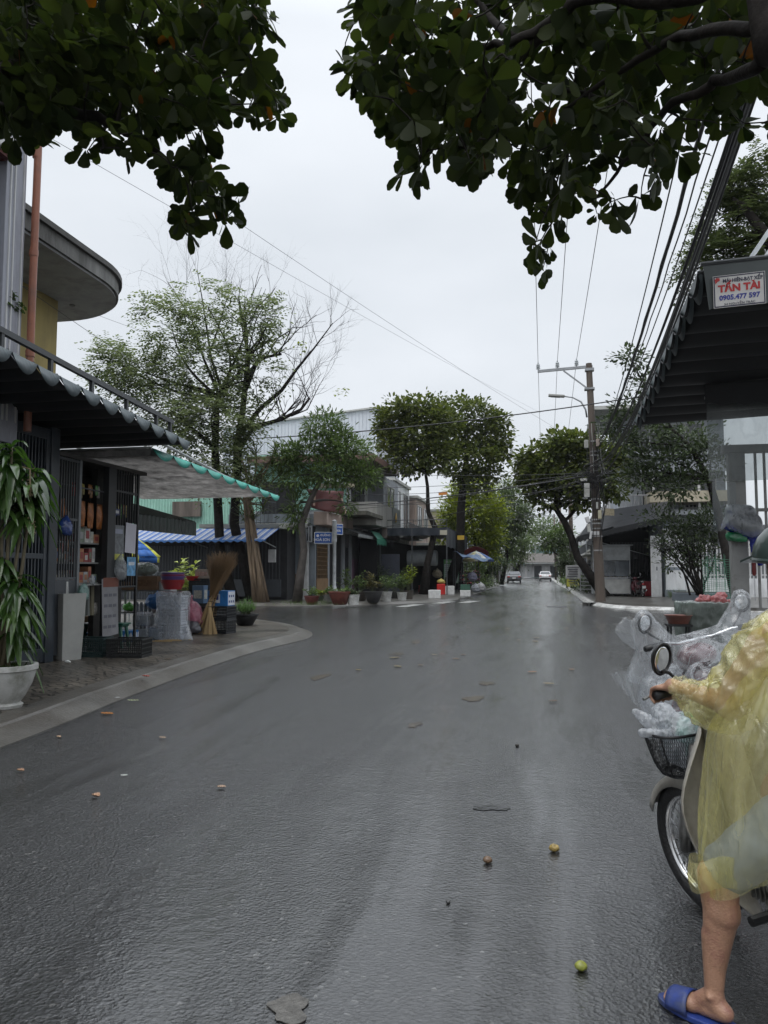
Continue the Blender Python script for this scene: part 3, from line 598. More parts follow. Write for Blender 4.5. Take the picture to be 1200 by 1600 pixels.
for z, nm in ((1.306, 'lower'), (1.646, 'middle')):
    y = 10.68; k = 0
    while y < 11.12:
        wdt = random.choice([.1, .13]); c1, c2 = random.sample(cols, 2)
        boxthing('carton', '%s packet, %s from the left behind the side bars, %s row' % (CN[cols.index(c1)], ['first', 'second', 'third', 'fourth', 'fifth', 'sixth'][k % 6], nm), 'carton', (SHX - .2, y + wdt / 2, z), .16, wdt - .012, random.uniform(.12, .25), 0, c1, 'packets behind the side bars', band=c2, bevel=.003); y += wdt; k += 1
# orange snack bags hanging in a row
ORB = M('snack_bag_orange', (.3, .1, .02), .4, var=.6, scale=14)
for i, (px, py) in enumerate([(98, 800), (128, 803), (141, 806), (155, 808)]):
    c = PX(px, py, SHX - .05 - .02 * (i % 2)); t = T('snack_bag', ['orange snack bag hanging just left of the steel post', 'first of three orange snack bags hanging right of the post', 'middle orange snack bag hanging in the shop opening', 'orange snack bag hanging nearest the dark pillar'][i], 'bag', c, group='orange bags hanging in the shop opening')
    mb = MB(); mb.grid(lambda u, v: (c.x + .045 * math.sin(math.pi * u) * math.sin(math.pi * min(1, v * 1.1)), c.y + (u - .5) * .19 * (1 - .25 * abs(2 * v - 1)), c.z + .42 * (.5 - v) + .01 * math.sin(u * 20)), 10, 12); mb.build('pouch', ORB, t, smooth=True, solid=.01)
    mb = MB(); mb.tube([c + V(0, 0, .2), c + V(0, 0, .42)], .004, 4); mb.build('string', DBAR, t)
rr = random.Random(31); PC = [((.3, .04, .03), 'red'), ((.35, .3, .08), 'yellow'), ((.08, .15, .3), 'blue'), ((.35, .33, .3), 'silver'), ((.1, .25, .08), 'green'), ((.3, .14, .05), 'brown')]
OR_ = ['first', 'second', 'third', 'fourth', 'fifth', 'sixth', 'seventh', 'eighth', 'ninth', 'tenth']
for row, (z, y0, y1, n, where) in enumerate([(3.0, 11.3, 12.0, 8, 'top row in the shop opening'), (2.5, 10.68, 11.15, 7, 'upper row behind the side bars'), (2.05, 10.68, 11.15, 7, 'lower row behind the side bars'), (2.75, 12.32, 13.0, 9, 'top row behind the corner bars'), (1.0, 11.3, 12.0, 6, 'row below the shop shelf')]):
    for i in range(n):
        y = y0 + (y1 - y0) * (i + .5) / n; col, cn = rr.choice(PC); h = rr.uniform(.16, .3); x = SHX - .09 - rr.uniform(0, .12); wd = (y1 - y0) / n * .47; mb = MB()
        mb.grid(lambda u, v: (x + .025 * math.sin(math.pi * u) * math.sin(math.pi * v) + .004 * math.sin(u * 31 + v * 17), y + (u - .5) * 2 * wd, z - h * v - .04), 6, 6)
        mb.build('hanging_packet', M('pk_' + cn, col, .25, var=.6, scale=25, coat=.3), smooth=True, solid=.008, label='%s %s packet from the left, %s' % (OR_[i], cn, where), cat='packet', group='small packets hanging in the shop')
mb = MB(); mb.tube([(SHX - .05, 10.7, 2.88), (SHX - .05, 12.1, 2.86)], .012, 6); mb.build('hanging_rail', BAR, label='thin rail that carries the hanging snack bags', cat='rail')
FILMC = film('clear_film', (.75, .78, .8), .22, .12, 12)
def lumpy(name, label, cat, c, sx, sy, sz, mat, group=None, rz=0, disp=.05, vox=.02, parts=None, knot=True):
    """a soft bag shape, tied at its top"""
    mb = MB(); mb.ell((c[0], c[1], c[2] + sz * .45), sx / 2, sy / 2, sz * .45, mt=Matrix.Rotation(rz, 4, 'Z'))
    mb.ell((c[0] + sx * .15, c[1], c[2] + sz * .3), sx * .42, sy * .42, sz * .3, mt=Matrix.Rotation(rz, 4, 'Z'))
    if knot: mb.cap((c[0], c[1], c[2] + sz * .8), (c[0] + .02, c[1], c[2] + sz * 1.05), sx * .1, sx * .05)
    o = mb.build(name, mat, label=label, cat=cat, group=group, smooth=True); fuse(o, vox, 3, disp, .09, disp * .4, .03); return o
c = PX(103, 822, SHX + .05); lumpy('plastic_bag', 'dark blue plastic bag hanging on the shop side bars', 'bag', c - V(0, 0, .16), .16, .26, .34, M('blue_bag', (.02, .05, .2), .2, var=.4, scale=10, coat=.4))
c = PX(188, 885, SHX + .1); lumpy('plastic_bag', 'clear plastic bag bulging from the foot of the corner bars', 'bag', c - V(0, 0, .25), .2, .24, .5, FILMC)
# paper and posters on the corner grille
def panel(name, label, cat, c, wy, h, mat, tilt=0, X=None, extra=None):
    t = T(name, label, cat, c); mb = MB(); mb.box(c, .006, wy, h, rx=tilt); mb.build('sheet', mat, t)
    if extra: extra(t, c)
    return t
WPAPER = M('paper_white', (.55, .54, .6), .6, var=.05)
c = PX(204, 841, SHX + .04); panel('paper_sheet', 'blank pale paper sheet hung on the corner bars', 'paper', c, .36, .54, WPAPER, R(-3))
def adx(cols_):
    def f(t, c):
        for i, (dy, dz, w_, h_, col) in enumerate(cols_):
            MB().box((c.x + .005, c.y + dy, c.z + dz), .003, w_, h_).build('print', M('pr_%d%d%d' % tuple(int(x * 99) for x in col), col, .5), t)
    return f
c = PX(185, 848, SHX + .035); panel('poster', 'yellow and grey advertising poster on the corner bars', 'poster', c, .36, .62, M('poster_grey', (.15, .16, .17), .5, var=.4, scale=14), 0, extra=adx([(0, -.25, .34, .1, (.5, .5, .1)), (0, .2, .25, .08, (.3, .32, .4))]))
c = PX(205, 885, SHX + .035); panel('poster', 'light blue printed poster low on the corner bars', 'poster', c, .3, .34, M('poster_blue', (.12, .3, .5), .5, var=.5, scale=12), 0, extra=adx([(0, .05, .2, .06, (.6, .65, .7))]))
c = PX(183, 800, SHX + .03); panel('house_number_plate', 'small dark blue number plate high on the corner bars', 'plate', c, .16, .11, M('plate_blue', (.02, .03, .1), .4), 0, extra=adx([(0, 0, .1, .05, (.5, .5, .5))]))
# tall white carton by the gate
t = T('foam_carton', 'tall white board carton with open top between gate and shop bars', 'carton', PZ(102, 1030, .12), R(-28), local=True)
CARD = M('white_board', (.36, .36, .34), .6, var=.12, dirt=(.25, .24, .21), dirt_amt=.4)
mb = MB(); b0, b1, h = .19, .235, 1.03
vs = [(-b0, -b0 * .8, 0), (b0, -b0 * .8, 0), (b0, b0 * .8, 0), (-b0, b0 * .8, 0), (-b1, -b1 * .8, h), (b1, -b1 * .8, h), (b1, b1 * .8, h), (-b1, b1 * .8, h)]
mb.add(vs, [(0, 3, 2, 1), (0, 1, 5, 4), (1, 2, 6, 5), (2, 3, 7, 6), (3, 0, 4, 7)]); mb.build('box', CARD, t, solid=.012, bevel=.003)
mb = MB(); mb.grid(lambda u, v: (-.03 + .1 * (u - .5) * (1 - v * .8), .02 * math.sin(u * 9), .95 + .26 * v), 6, 6); mb.build('tissue', M('tissue', (.7, .7, .68), .8), t, solid=.004)
c = PZ(105, 1036, .12); lumpy('crumpled_tissue', 'crumpled white tissue on the pavers beside the white carton', 'tissue', c, .1, .06, .05, M('tissue'), knot=False, disp=.02, vox=.006)

def crate(c, rz, label, col=(.02, .024, .024), sx=.58, sy=.4, sz=.3, group='plastic crates outside the shop', name='plastic_crate'):
    t = T(name, label, 'crate', c, rz, group, local=True); mm = M('crate_%d' % int(col[0] * 999 + col[2] * 99), col, .45, var=.15)
    mb = MB(); th = .012
    for s in (-1, 1):
        for a, b_, ax in ((sx, sy, 0), (sy, sx, 1)):
            n_ = int(a / .035)
            def put(u, z0, z1, wd):
                if ax == 0: mb.bx(u - wd / 2, u + wd / 2, s * b_ / 2 - th / 2, s * b_ / 2 + th / 2, z0, z1)
                else: mb.bx(s * b_ / 2 - th / 2, s * b_ / 2 + th / 2, u - wd / 2, u + wd / 2, z0, z1)
            for i in range(n_ + 1): put(-a / 2 + a * i / n_, .01, sz, .011)
            for z in (.0, .07, .14, .21): put(0, z, z + .016 if z else .045, a + .006)
    mb.build('lattice', mm, t)
    mb = MB(); mb.bx(-sx / 2, sx / 2, -sy / 2, sy / 2, .004, .014); mb.build('base', mm, t)
    mb = MB()
    for s in (-1, 1): mb.bx(-sx / 2 - .012, sx / 2 + .012, s * sy / 2 - .014, s * sy / 2 + .014, sz - .03, sz); mb.bx(s * sx / 2 - .014, s * sx / 2 + .014, -sy / 2 - .012, sy / 2 + .012, sz - .028, sz - .002)
    mb.build('rim', mm, t, bevel=.004); return t
rc = R(8)
crate(PZ(135, 1026, .12) + V(0, .1, 0), rc, 'dark green black crate standing against the tall white carton', (.012, .03, .03))
crate(PZ(195, 1027, .12) + V(0.02, .1, 0), R(6), 'black lattice crate on the pavers, nearest the kerb', (.02, .021, .021))
t = T('plastic_stool', 'low dark green plastic bench behind the black crates', 'stool', PZ(165, 1012, .12), R(5), local=True)
GP = M('green_plastic', (.015, .09, .06), .3, var=.1)
mb = MB(); mb.box((0, 0, .43), .8, .34, .03); mb.box((0, 0, .40), .74, .28, .04); mb.build('seat', GP, t, bevel=.012)
for sx in (-1, 1):
    for sy in (-1, 1): mb = MB(); mb.tube([(sx * .32, sy * .11, .41), (sx * .37, sy * .14, .0)], [.035, .028], 6); mb.build('leg', GP, t)
def milkpack(c, rz, label):
    t = T('drink_carton_pack', label, 'pack', c, rz, 'blue and white drink packs', local=True)
    MB().box((0, 0, .11), .5, .26, .22).build('wrap', M('pack_blue', (.05, .2, .5), .25, var=.35, scale=9, coat=.4), t, bevel=.01)
    mb = MB()
    for i in range(5): mb.extr([(-.22 + i * .095, -.1315, .03), (-.17 + i * .095, -.1315, .03), (-.14 + i * .095, -.1315, .12), (-.17 + i * .095, -.1315, .19), (-.2 + i * .095, -.1315, .15)], (0, -.002, 0))
    for i in range(3): mb.extr([(.2515, -.1 + i * .08, .03), (.2515, -.05 + i * .08, .03), (.2515, -.03 + i * .08, .19), (.2515, -.08 + i * .08, .16)], (.002, 0, 0))
    mb.build('print', M('pack_white', (.6, .62, .66), .3), t)
milkpack(PZ(140, 1006, .12), R(5), 'blue and white drink pack lying left under the green bench')
milkpack(PZ(193, 1002, .12), R(5), 'blue and white drink pack right of the green bench leg')
c = PZ(190, 998, .12); lumpy('plastic_bag', 'white plastic bag slumped under the green bench', 'bag', c, .3, .25, .25, M('white_bag', (.5, .5, .5), .35, var=.2, trans=.2))
boxthing('box', 'small navy blue box right of the white bag under the bench', 'box', PZ(203, 1001, .12), .24, .18, .12, 0, (.02, .03, .13))
boxthing('box', 'brown cardboard box behind the green bench by the post', 'box', PZ(133, 1003, .12) + V(0, .1, .0), .3, .25, .5, R(10), (.26, .17, .09))
def bottlepack(c, rz, label, col=(.35, .38, .42), n=(4, 3), h=.27):
    t = T('bottle_pack', label, 'pack', c, rz, 'shrink wrapped bottle packs', local=True)
    mb = MB(); mc = MB()
    for i in range(n[0]):
        for j in range(n[1]):
            x, y = (i - (n[0] - 1) / 2) * .075, (j - (n[1] - 1) / 2) * .075
            mb.lathe([(.034, 0), (.036, .02), (.034, .09), (.036, .16), (.03, .2), (.014, .24)], 10, (x, y, 0)); mc.lathe([(.015, .24), (.015, h)], 8, (x, y, 0))
    mb.build('bottle', M('bottle_%d' % int(col[0] * 99), col, .12, var=.3, alpha=.8), t, smooth=40); mc.build('caps', M('cap_white', (.5, .5, .55), .4), t)
    MB().box((0, 0, h * .42), n[0] * .077 + .02, n[1] * .077 + .02, h * .84).build('wrap', FILMC, t, bevel=.02)
    return t
def px_to(px, py, z=.12): return PZ(px, py, z)
bottlepack(px_to(205, 1000) + V(.15, .25, 0), R(5), 'wrapped pack of dark water bottles behind the crates', (.12, .12, .13))
bottlepack(px_to(222, 999), R(5), 'wrapped pack of clear bottles left of the draped crates', (.4, .42, .45))
b = bottlepack(px_to(240, 999), R(3), 'wrapped pack of blue labelled bottles against the draped crates', (.3, .38, .5))
bottlepack(px_to(222, 999) + V(0, 0, .275), R(7), 'upper pack of clear bottles left of the draped crates', (.4, .42, .45))
bottlepack(px_to(205, 1000) + V(.15, .25, .275), R(3), 'upper pack of dark bottles behind the crates', (.2, .2, .22))
# draped stack of pale crates
cb = px_to(268, 999)
for i in range(3): crate(cb + V(.0, .05, .3 * i), R(4), ['lowest', 'middle', 'topmost'][i] + ' white crate of the stack draped in clear plastic', (.62, .64, .68), .46, .36, .28, 'white crates under a plastic sheet')
mb = MB(); mb.box(cb + V(0, .05, .48), .54, .46, .97); mb.cap(cb + V(-.55, .1, .0), cb + V(-.2, .05, .7), .1, .1); mb.cap(cb + V(.45, -.1, -.02), cb + V(.1, 0, .75), .08, .1); mb.cap(cb + V(-.5, -.1, .05), cb + V(.4, -.15, .05), .09, .09)
o = mb.build('plastic_sheet', film('milky_film', (.85, .87, .9), .07, .2, 7, fold=.35), label='milky plastic sheet draped over the white crate stack', cat='plastic sheet', smooth=True); fuse(o, .025, 8, .06, .25, .012, .05)
# washing basins on top
def basin(c, r, h, mat, label, group='nested plastic basins'):
    mb = MB(); mb.lathe([(0, .0), (r * .7, 0), (r * .93, h * .9), (r, h), (r, h * 1.06), (r * .9, h), (r * .66, .02), (0, .02)], 28, c); return mb.build('plastic_basin', mat, label=label, cat='basin', group=group, smooth=40)
bc = cb + V(-.1, .2, 1.0)
for i, (col, lb) in enumerate([((.32, .02, .025), 'red basin, lowest of the nested pile'), ((.35, .03, .03), 'red basin just above the lowest of the pile'), ((.12, .1, .3), 'violet basin in the middle of the nested pile'), ((.3, .05, .12), 'crimson basin below the topmost basin'), ((.16, .12, .32), 'violet basin topmost of the nested pile')]):
    basin(bc + V(0, 0, [0, .04, .11, .15, .19][i]), .25, .15, M('basin_%d' % i, col, .3), lb)
basin(px_to(287, 985) + V(0, .5, 1.15), .22, .1, M('basin_bright', (.5, .02, .02), .3), 'bright red bowl upside on the black crates')
# shelf unit on the pavement
sc_ = px_to(214, 992) + V(0, .2, 0)
t = T('shelf_rack', 'low grey shelf rack with jars and cartons at the shop corner', 'shelf', sc_, R(4), local=True)
mb = MB()
for z in (.03, .48, .95): mb.box((0, 0, z), 1.0, .4, .03)
mb.build('board', SHELF, t); mb = MB()
for x in (-.48, .48):
    for y in (-.18, .18): mb.bx(x - .02, x + .02, y - .02, y + .02, 0, 1.15)
mb.build('frame', M('rail_grey'), t)
def shelfpos(x, z, y=-.05): return sc_ + Matrix.Rotation(R(4), 3, 'Z') @ V(x, y, z)
boxthing('cardboard_box', 'long brown cardboard box on the shelf rack under the melon', 'box', shelfpos(.0, .967), .86, .36, .3, R(4), (.2, .12, .07), band=(.16, .09, .05))
for i, x in enumerate((-.1, .0, .1, .2)):
    c = shelfpos(x, .497); mb = MB(); mb.lathe([(.035, 0), (.038, .02), (.038, .15), (.03, .17), (.03, .2), (0, .2)], 14, c); mb.build('jar', M('jar_grey', (.25, .28, .33), .2), label='%s grey jar from the left on the shelf rack' % ['first', 'second', 'third', 'fourth'][i], cat='jar', group='jars on the shelf rack', smooth=40)
lumpy('vegetable_bag', 'bright green bag of greens on the middle shelf of the rack', 'bag', shelfpos(-.3, .497), .26, .2, .2, M('bright_green_bag', (.1, .4, .05), .4))
boxthing('box', 'pale pink box at the right end of the shelf rack', 'box', shelfpos(.36, .497), .15, .15, .22, 0, (.45, .35, .36))
c = shelfpos(.05, 1.267); mb = MB(); mb.ell(c + V(0, 0, .14), .3, .15, .13, 24, 14); mb.build('watermelon', M('melon_green', (.06, .13, .03), .35, var=.5, scale=12), label='green striped melon wrapped in clear plastic', cat='melon', smooth=True)
mb = MB(); mb.ell(c + V(0, 0, .14), .34, .19, .16, 24, 14); mb.cap(c + V(-.25, 0, .08), c + V(-.6, 0, -.0), .09, .03); mb.cap(c + V(.3, 0, .05), c + V(.5, 0, .0), .06, .03)
o = mb.build('plastic_wrap', FILMC, label='clear plastic wrap around the green melon', cat='plastic wrap', smooth=True); fuse(o, .015, 3, .04, .08)
c = shelfpos(.55, .85, .1); mb = MB(); mb.box(c + V(0, 0, .2), .26, .3, .62); mb.build('foam_box', M('white_paint'), bevel=.02, label='white foam box standing between cardboard box and basins', cat='box')
# calendar-like packaging sheet and hanging stuff at the shop opening
c = PX(172, 948, SHX + .06); t = panel('printed_sheet', 'white printed sheet with orange head propped at the shop opening', 'poster', c, .5, 1.0, M('sheet_white', (.2, .2, .21), .6), R(4), extra=adx([(0, .42, .48, .16, (.15, .04, .02))] + [(dy, dz, .1, .05, (.1, .1, .12)) for dy in (-.14, 0, .14) for dz in (.2, .02, -.16, -.34)]))
for i, (px, col, lb) in enumerate([(143, (.25, .4, .04), 'yellow green broom handle, leftmost in the opening'), (148, (.35, .03, .03), 'red broom handle between two green ones'), (152, (.2, .42, .05), 'yellow green broom handle beside the red one')]):
    c = PZ(px, 1000, .12); t = T('mop', lb, 'mop', c); mb = MB(); mb.tube([c + V(0, 0, .1), c + V(.02, .05, .95)], .018, 8); mb.build('handle', M('mop_%d' % i, col, .4), t); mb = MB(); mb.lathe([(.03, .12), (.07, .02), (.06, 0), (0, 0)], 10, c); mb.build('head', DBAR, t)
c = PX(131, 925, SHX + .1); lumpy('plastic_bag', 'pale green plastic packet hanging below the shop shelf', 'bag', c - V(0, 0, .15), .12, .22, .32, film('green_film', (.4, .6, .55), .5, .15, 14))
c = PX(143, 905, SHX + .0); lumpy('plastic_bag', 'small clear packet hanging from the shop shelf edge', 'bag', c - V(0, 0, .12), .1, .14, .22, FILMC)
for i in range(5): 
    c = V(SHX - .12, 11.35 + i * .13, .75); mb = MB(); mb.tube([c, c + V(0, 0, .5)], [.045, .03], 8)
    mb.build('rolled_goods', M('roll_%d' % (i % 3), [(.12, .13, .12), (.2, .18, .12), (.06, .08, .06)][i % 3], .5), label='%s upright roll from the left under the shop shelf' % ['first', 'second', 'third', 'fourth', 'fifth'][i], cat='roll', group='rolls standing under the shop shelf')
# black crates, blue box and bowls farther right
cr = px_to(343, 989)
crate(cr, R(-8), 'lower black crate under the blue box right of the brooms', (.018, .02, .024)); crate(cr + V(0, 0, .3), R(-6), 'upper black crate right under the blue box', (.018, .02, .024))
t = T('printed_carton', 'blue and white printed carton on top of the black crates', 'box', cr + V(0.03, 0, .602), R(-6), local=True)
MB().box((0, 0, .17), .5, .34, .34).build('box', M('carton_blue', (.03, .17, .45), .35, var=.25, scale=6), t, bevel=.008)
mb = MB(); mb.box((.254, 0, .17), .004, .3, .3); mb.box((-.02, -.1715, .17), .16, .003, .2); mb.build('print', M('pack_white'), t); mb = MB(); mb.box((-.02, -.174, .19), .09, .003, .11)
for i in range(6): mb.box((.258, -.1 + (i % 3) * .09, .1 + (i // 3) * .12), .003, .05, .05)
mb.build('print', M('print_navy', (.03, .06, .2), .4), t)
c2 = px_to(300, 985) + V(0, .5, 0)
for i in range(4): crate(c2 + V(0, 0, .3 * i), R(0), ['lowest', 'second', 'third', 'topmost'][i] + ' dark crate stacked behind the brooms', (.018, .02, .022), .5, .36)
for i in range(3): crate(c2 + V(-.75, .1, .3 * i), R(0), ['bottom', 'middle', 'top'][i] + ' dark crate standing behind the red basins', (.022, .02, .022), .5, .36)
boxthing('carton', 'pale printed carton on the dark crates behind the broom heads', 'box', c2 + V(0.05, 0, 1.2), .36, .3, .22, R(5), (.4, .33, .28), band=(.45, .3, .26))
boxthing('carton', 'blue and cream carton between crates and broom sticks', 'box', c2 + V(.1, -.32, .62), .3, .2, .42, R(-6), (.07, .13, .22), band=(.4, .4, .36))
crate(c2 + V(.12, -.34, .3), R(-4), 'dark crate carrying the blue and cream carton', (.02, .022, .024), .46, .34); crate(c2 + V(.12, -.34, .0), R(-4), 'dark crate right at the foot of the tall brooms', (.02, .022, .024), .46, .34)
c = px_to(297, 990); lumpy('plastic_bag', 'pink and clear bag of goods between draped crates and brooms', 'bag', c + V(0, 0, .1), .55, .4, .7, film('pink_film', (.75, .35, .45), .5, .2, 9)); lumpy('goods_bag', 'dark grey bag at the foot of the pink bag', 'bag', c + V(0.05, -.1, 0), .5, .35, .35, film('grey_film', (.25, .25, .28), .55, .2, 9))
c = px_to(236, 994); lumpy('plastic_bag', 'blue tarpaulin bundle left of the draped crates', 'bag', c + V(0, .2, .55), .5, .35, .38, M('blue_sheet', (.03, .13, .35), .35))
# brooms
STRAW = M('broom_straw', (.3, .2, .1), .7, island=.35, hue2=(.2, .12, .065)); STICK = M('broom_stick', (.4, .26, .12), .6, island=.3, hue2=(.45, .33, .16))
br = px_to(318, 990)
def broom(c, lean, label, h=1.9, flip=False, n=520):
    t = T('twig_broom', label, 'broom', c, group='twig brooms standing on the pavement'); mb = MB(); top = c + V(lean[0], lean[1], h * .42)
    for i in range(26):
        a = random.uniform(0, 6.28); r_ = random.uniform(0, .05); o = V(math.cos(a), math.sin(a), 0)
        mb.tube([c + o * (r_ * 2.6), top + o * r_, top + o * r_ + V(lean[0] * .3, 0, .2)], .008, 4)
    mb.build('sticks', STICK, t); mb = MB()
    for z in (.0, .1, -.12): mb.torus(top + V(0, 0, z - .02), .055, .008, 16, 5, mt=Matrix.Rotation(R(90), 4, 'Y'))
    mb.build('binding', M('twine', (.06, .03, .02), .7), t); mb = MB()
    for i in range(n):
        a = random.uniform(0, 6.28); q = random.random() ** .6; o = V(math.cos(a), math.sin(a), 0); L_ = h * random.uniform(.42, .6)
        sp = .34 * q; e = top + V(lean[0] * .9, lean[1] * .6, L_) + o * sp; m_ = top.lerp(e, .5) + o * (sp * -.1)
        mb.tube([top + o * .03, m_, e, e + o * .04 + V(0, 0, .04)], [.004, .0035, .002, .001], 3, cap=False)
    mb.build('twigs', STRAW, t)
broom(br + V(-.1, -.05, 0), (.28, .0), 'tall twig broom leaning right with its wide head up', 1.75)
broom(br + V(.1, .05, 0), (.12, .05), 'twig broom behind with its straight sticks on the pavers', 1.65, n=420)
mb = MB(); t = T('twig_broom', 'short upturned bundle whose straw fans out on the pavers', 'broom', br + V(.18, -.08, 0), group='twig brooms standing on the pavement'); c = br + V(.18, -.08, 0)
for i in range(160):
    a = random.uniform(0, 6.28); o = V(math.cos(a), math.sin(a), 0); mb.tube([c + V(-.02, .02, .85), c + V(0, 0, .45) + o * .05, c + o * random.uniform(.05, .17)], .005, 3)
mb.build('twigs', STICK, t)
for i in range(3): 
    c = PZ(250 + i * 14, 1003 - i, .12); MB().tube([c + V(-.3, 0, .01), c + V(.25, .03 * i, .015)], .008, 5).build('stick', STICK, label='thin stick lying on the pavers before the draped crates', cat='stick', group='sticks lying on the pavers')

# market umbrella and variegated plant behind the goods
def parasol(base, h, r, cols, label, n=8, tilt=(0, 0), group=None, drop=.35, text=None):
    t = T('parasol', label, 'umbrella', base, group=group); top = base + V(tilt[0], tilt[1], h); mats = [M('par_%d%d%d' % tuple(int(x * 99) for x in c_), c_, .6, var=.12, trans=.25) for c_ in cols]
    mb = MB(); R_ = []
    for i in range(n):
        a0, a1 = 2 * math.pi * i / n, 2 * math.pi * (i + 1) / n
        def P_(f, a): return top + V(math.cos(a) * r * f, math.sin(a) * r * f, -drop * f ** 1.3)
        for k in range(4):
            f0, f1 = k / 4, (k + 1) / 4; am = (a0 + a1) / 2; s0, s1 = V(0, 0, -.03 * f0), V(0, 0, -.03 * f1)
            mb.add([P_(f0, a0), P_(f1, a0), P_(f1, am) + s1 * -1, P_(f0, am) + s0 * -1], [(0, 1, 2, 3)], i % len(mats)); mb.add([P_(f0, am) - s0, P_(f1, am) - s1, P_(f1, a1), P_(f0, a1)], [(0, 1, 2, 3)], i % len(mats))
        q = V(0, 0, -.14); mb.add([P_(1, a0), P_(1, a0) + q, P_(1, a1) + q, P_(1, a1)], [(0, 1, 2, 3)], i % len(mats))
    mb.build('canopy', mats, t, smooth=30, solid=.003); mb = MB(); mb.tube([base, top + V(0, 0, .05)], .02, 8); mb.build('pole', M('rail_grey'), t); mb = MB()
    for i in range(n):
        a = 2 * math.pi * i / n; mb.tube([top + V(0, 0, -.05), top + V(math.cos(a) * r, math.sin(a) * r, -drop - .02)], .006, 4)
    mb.build('ribs', M('steel'), t); return t
pu = PY(205, 840, 19.5); parasol(V(pu.x, 19.5, .12), 2.35, .8, [(.5, .5, .06), (.02, .12, .4)], 'yellow and blue parasol open behind the shop corner', drop=.6)
VARLEAF = M('variegated_leaf', (.2, .27, .05), .4, island=.25, hue2=(.4, .42, .14), trans=.25)
def potted(c, kind, label, h=.6, r=.3, potr=.2, poth=.25, potcol=(.05, .04, .035), leaf=None, n=140, ll=.12, lw=.06, potshape='bowl', group='potted plants', lt='two', sym=1.):
    t = T('potted_plant', label, 'potted plant', c, group=group)
    prof = {'bowl': [(0, 0), (potr * .55, 0), (potr * .62, .02), (potr * .95, poth * .75), (potr, poth), (potr * 1.07, poth), (potr * 1.07, poth * 1.1), (potr * .9, poth * 1.1), (potr * .85, poth * .9), (0, poth * .9)],
            'bucket': [(0, 0), (potr * .8, 0), (potr, poth * .95), (potr * 1.06, poth * .95), (potr * 1.06, poth), (potr * .94, poth), (potr * .92, poth * .9), (0, poth * .9)]}[potshape]
    mb = MB(); mb.lathe(prof, 24, c); pm = 'pot_' + ''.join('%02d' % int(x * 99) for x in potcol); mb.build('pot', M(pm, potcol, .5, var=.25, scale=6, dirt=tuple(x * .5 for x in potcol)), t, smooth=40)
    mb = MB(); P = []; D = []; ns = max(6, n // 12); rr = random.Random(int(abs(c.x * 100) + abs(c.y * 37)))
    for i in range(ns):
        a = rr.uniform(0, 6.28); q = rr.random() ** .6; e = c + V(math.cos(a) * r * q, math.sin(a) * r * q, poth + h * rr.uniform(.35, 1) * (1 - .35 * q)); b_ = c + V(math.cos(a) * .04, math.sin(a) * .04, poth * .9)
        mb.tube([b_, b_.lerp(e, .55) + V(0, 0, .1 * h), e], [.008, .006, .003], 4)
        for k in range(n // ns):
            f = rr.uniform(.3, 1.05); P.append(b_.lerp(e, f) + V(rr.gauss(0, .03), rr.gauss(0, .03), .08 * h * math.sin(f * 3))); aa = rr.uniform(0, 6.28)
            D.append((math.cos(aa), math.sin(aa), rr.uniform(-.5, .9) if kind != 'grass' else rr.uniform(.8, 3)))
    mb.build('stems', M('bark_green'), t); leaves('foliage', P, D, [(rr.uniform(-.3, .3), rr.uniform(-.3, .3), 1) for _ in P], [ll * rr.uniform(.6, 1.2) for _ in P], [lw * rr.uniform(.7, 1.2) for _ in P], leaf or M('leaf_mid'), t, kind=lt)
    return t
pv = px_to(243, 975) + V(0, 1.6, 0)
potted(V(pv.x, pv.y, .12), 'v', 'variegated yellow green plant rising behind the wrapped melon', h=1.25, r=.6, potr=.28, poth=.55, leaf=VARLEAF, n=330, ll=.2, lw=.11, potcol=(.1, .09, .08), group=None)
pg = px_to(383, 977); t = potted(V(pg.x, pg.y, .12), 'grass', 'wide black bowl of young spring onions at the pavement edge', h=.3, r=.3, potr=.32, poth=.26, leaf=M('onion_green', (.09, .16, .05), .5, island=.3, trans=.3), n=500, ll=.22, lw=.012, potcol=(.012, .012, .013), group=None)

# big white pot with tall long-leaved plant at the left edge
pw = PZ(6, 1105, .12)
t = T('flower_pot', 'big white concrete pot at the left edge before the gate', 'plant pot', pw)
mb = MB(); mb.lathe([(0, 0), (.17, 0), (.18, .03), (.15, .05), (.2, .12), (.26, .24), (.285, .33), (.29, .37), (.31, .38), (.31, .43), (.27, .43), (.26, .37), (0, .36)], 48, pw)
mb.build('bowl', M('pot_white', (.52, .52, .5), .5, var=.15, scale=5, bump=.3, bscale=30, dirt=(.2, .2, .16), dirt_amt=.5), t, smooth=50)
mb = MB(); mb.lathe([(0, .372), (.262, .372), (0, .39)], 24, pw); mb.build('soil', M('soil'), t)
P = []; D = []
for i in range(120): a = random.uniform(0, 6.28); q = random.uniform(.05, .25); P.append(pw + V(math.cos(a) * q, math.sin(a) * q, .385)); D.append((math.cos(a), math.sin(a), random.uniform(.2, 1.5)))
leaves('weeds', P, D, [(0, 0, 1)] * len(P), .07, .02, M('leaf_mid'), t)
t = T('tall_plant', 'tall plant with long drooping glossy leaves in the white pot', 'plant', pw + V(0, 0, .37))
CANE = M('cane_bark', (.12, .1, .06), .7); LONGL = M('long_leaf', (.035, .085, .02), .25, var=.3, island=.35, hue2=(.08, .14, .035), trans=.25, coat=.3)
mb = MB(); P = []; D = []; Ls = []; Ws = []
base = pw + V(0, 0, .37)
heads = [(base + V(-.06, .05, 2.3), 46), (base + V(.09, .12, 1.9), 44), (base + V(-.1, -.02, 1.95), 34), (base + V(.07, .05, .95), 50), (base + V(-.12, .0, 1.2), 40), (base + V(.0, .1, .6), 34), (base + V(.1, .2, 2.1), 30)]
lm = MB()
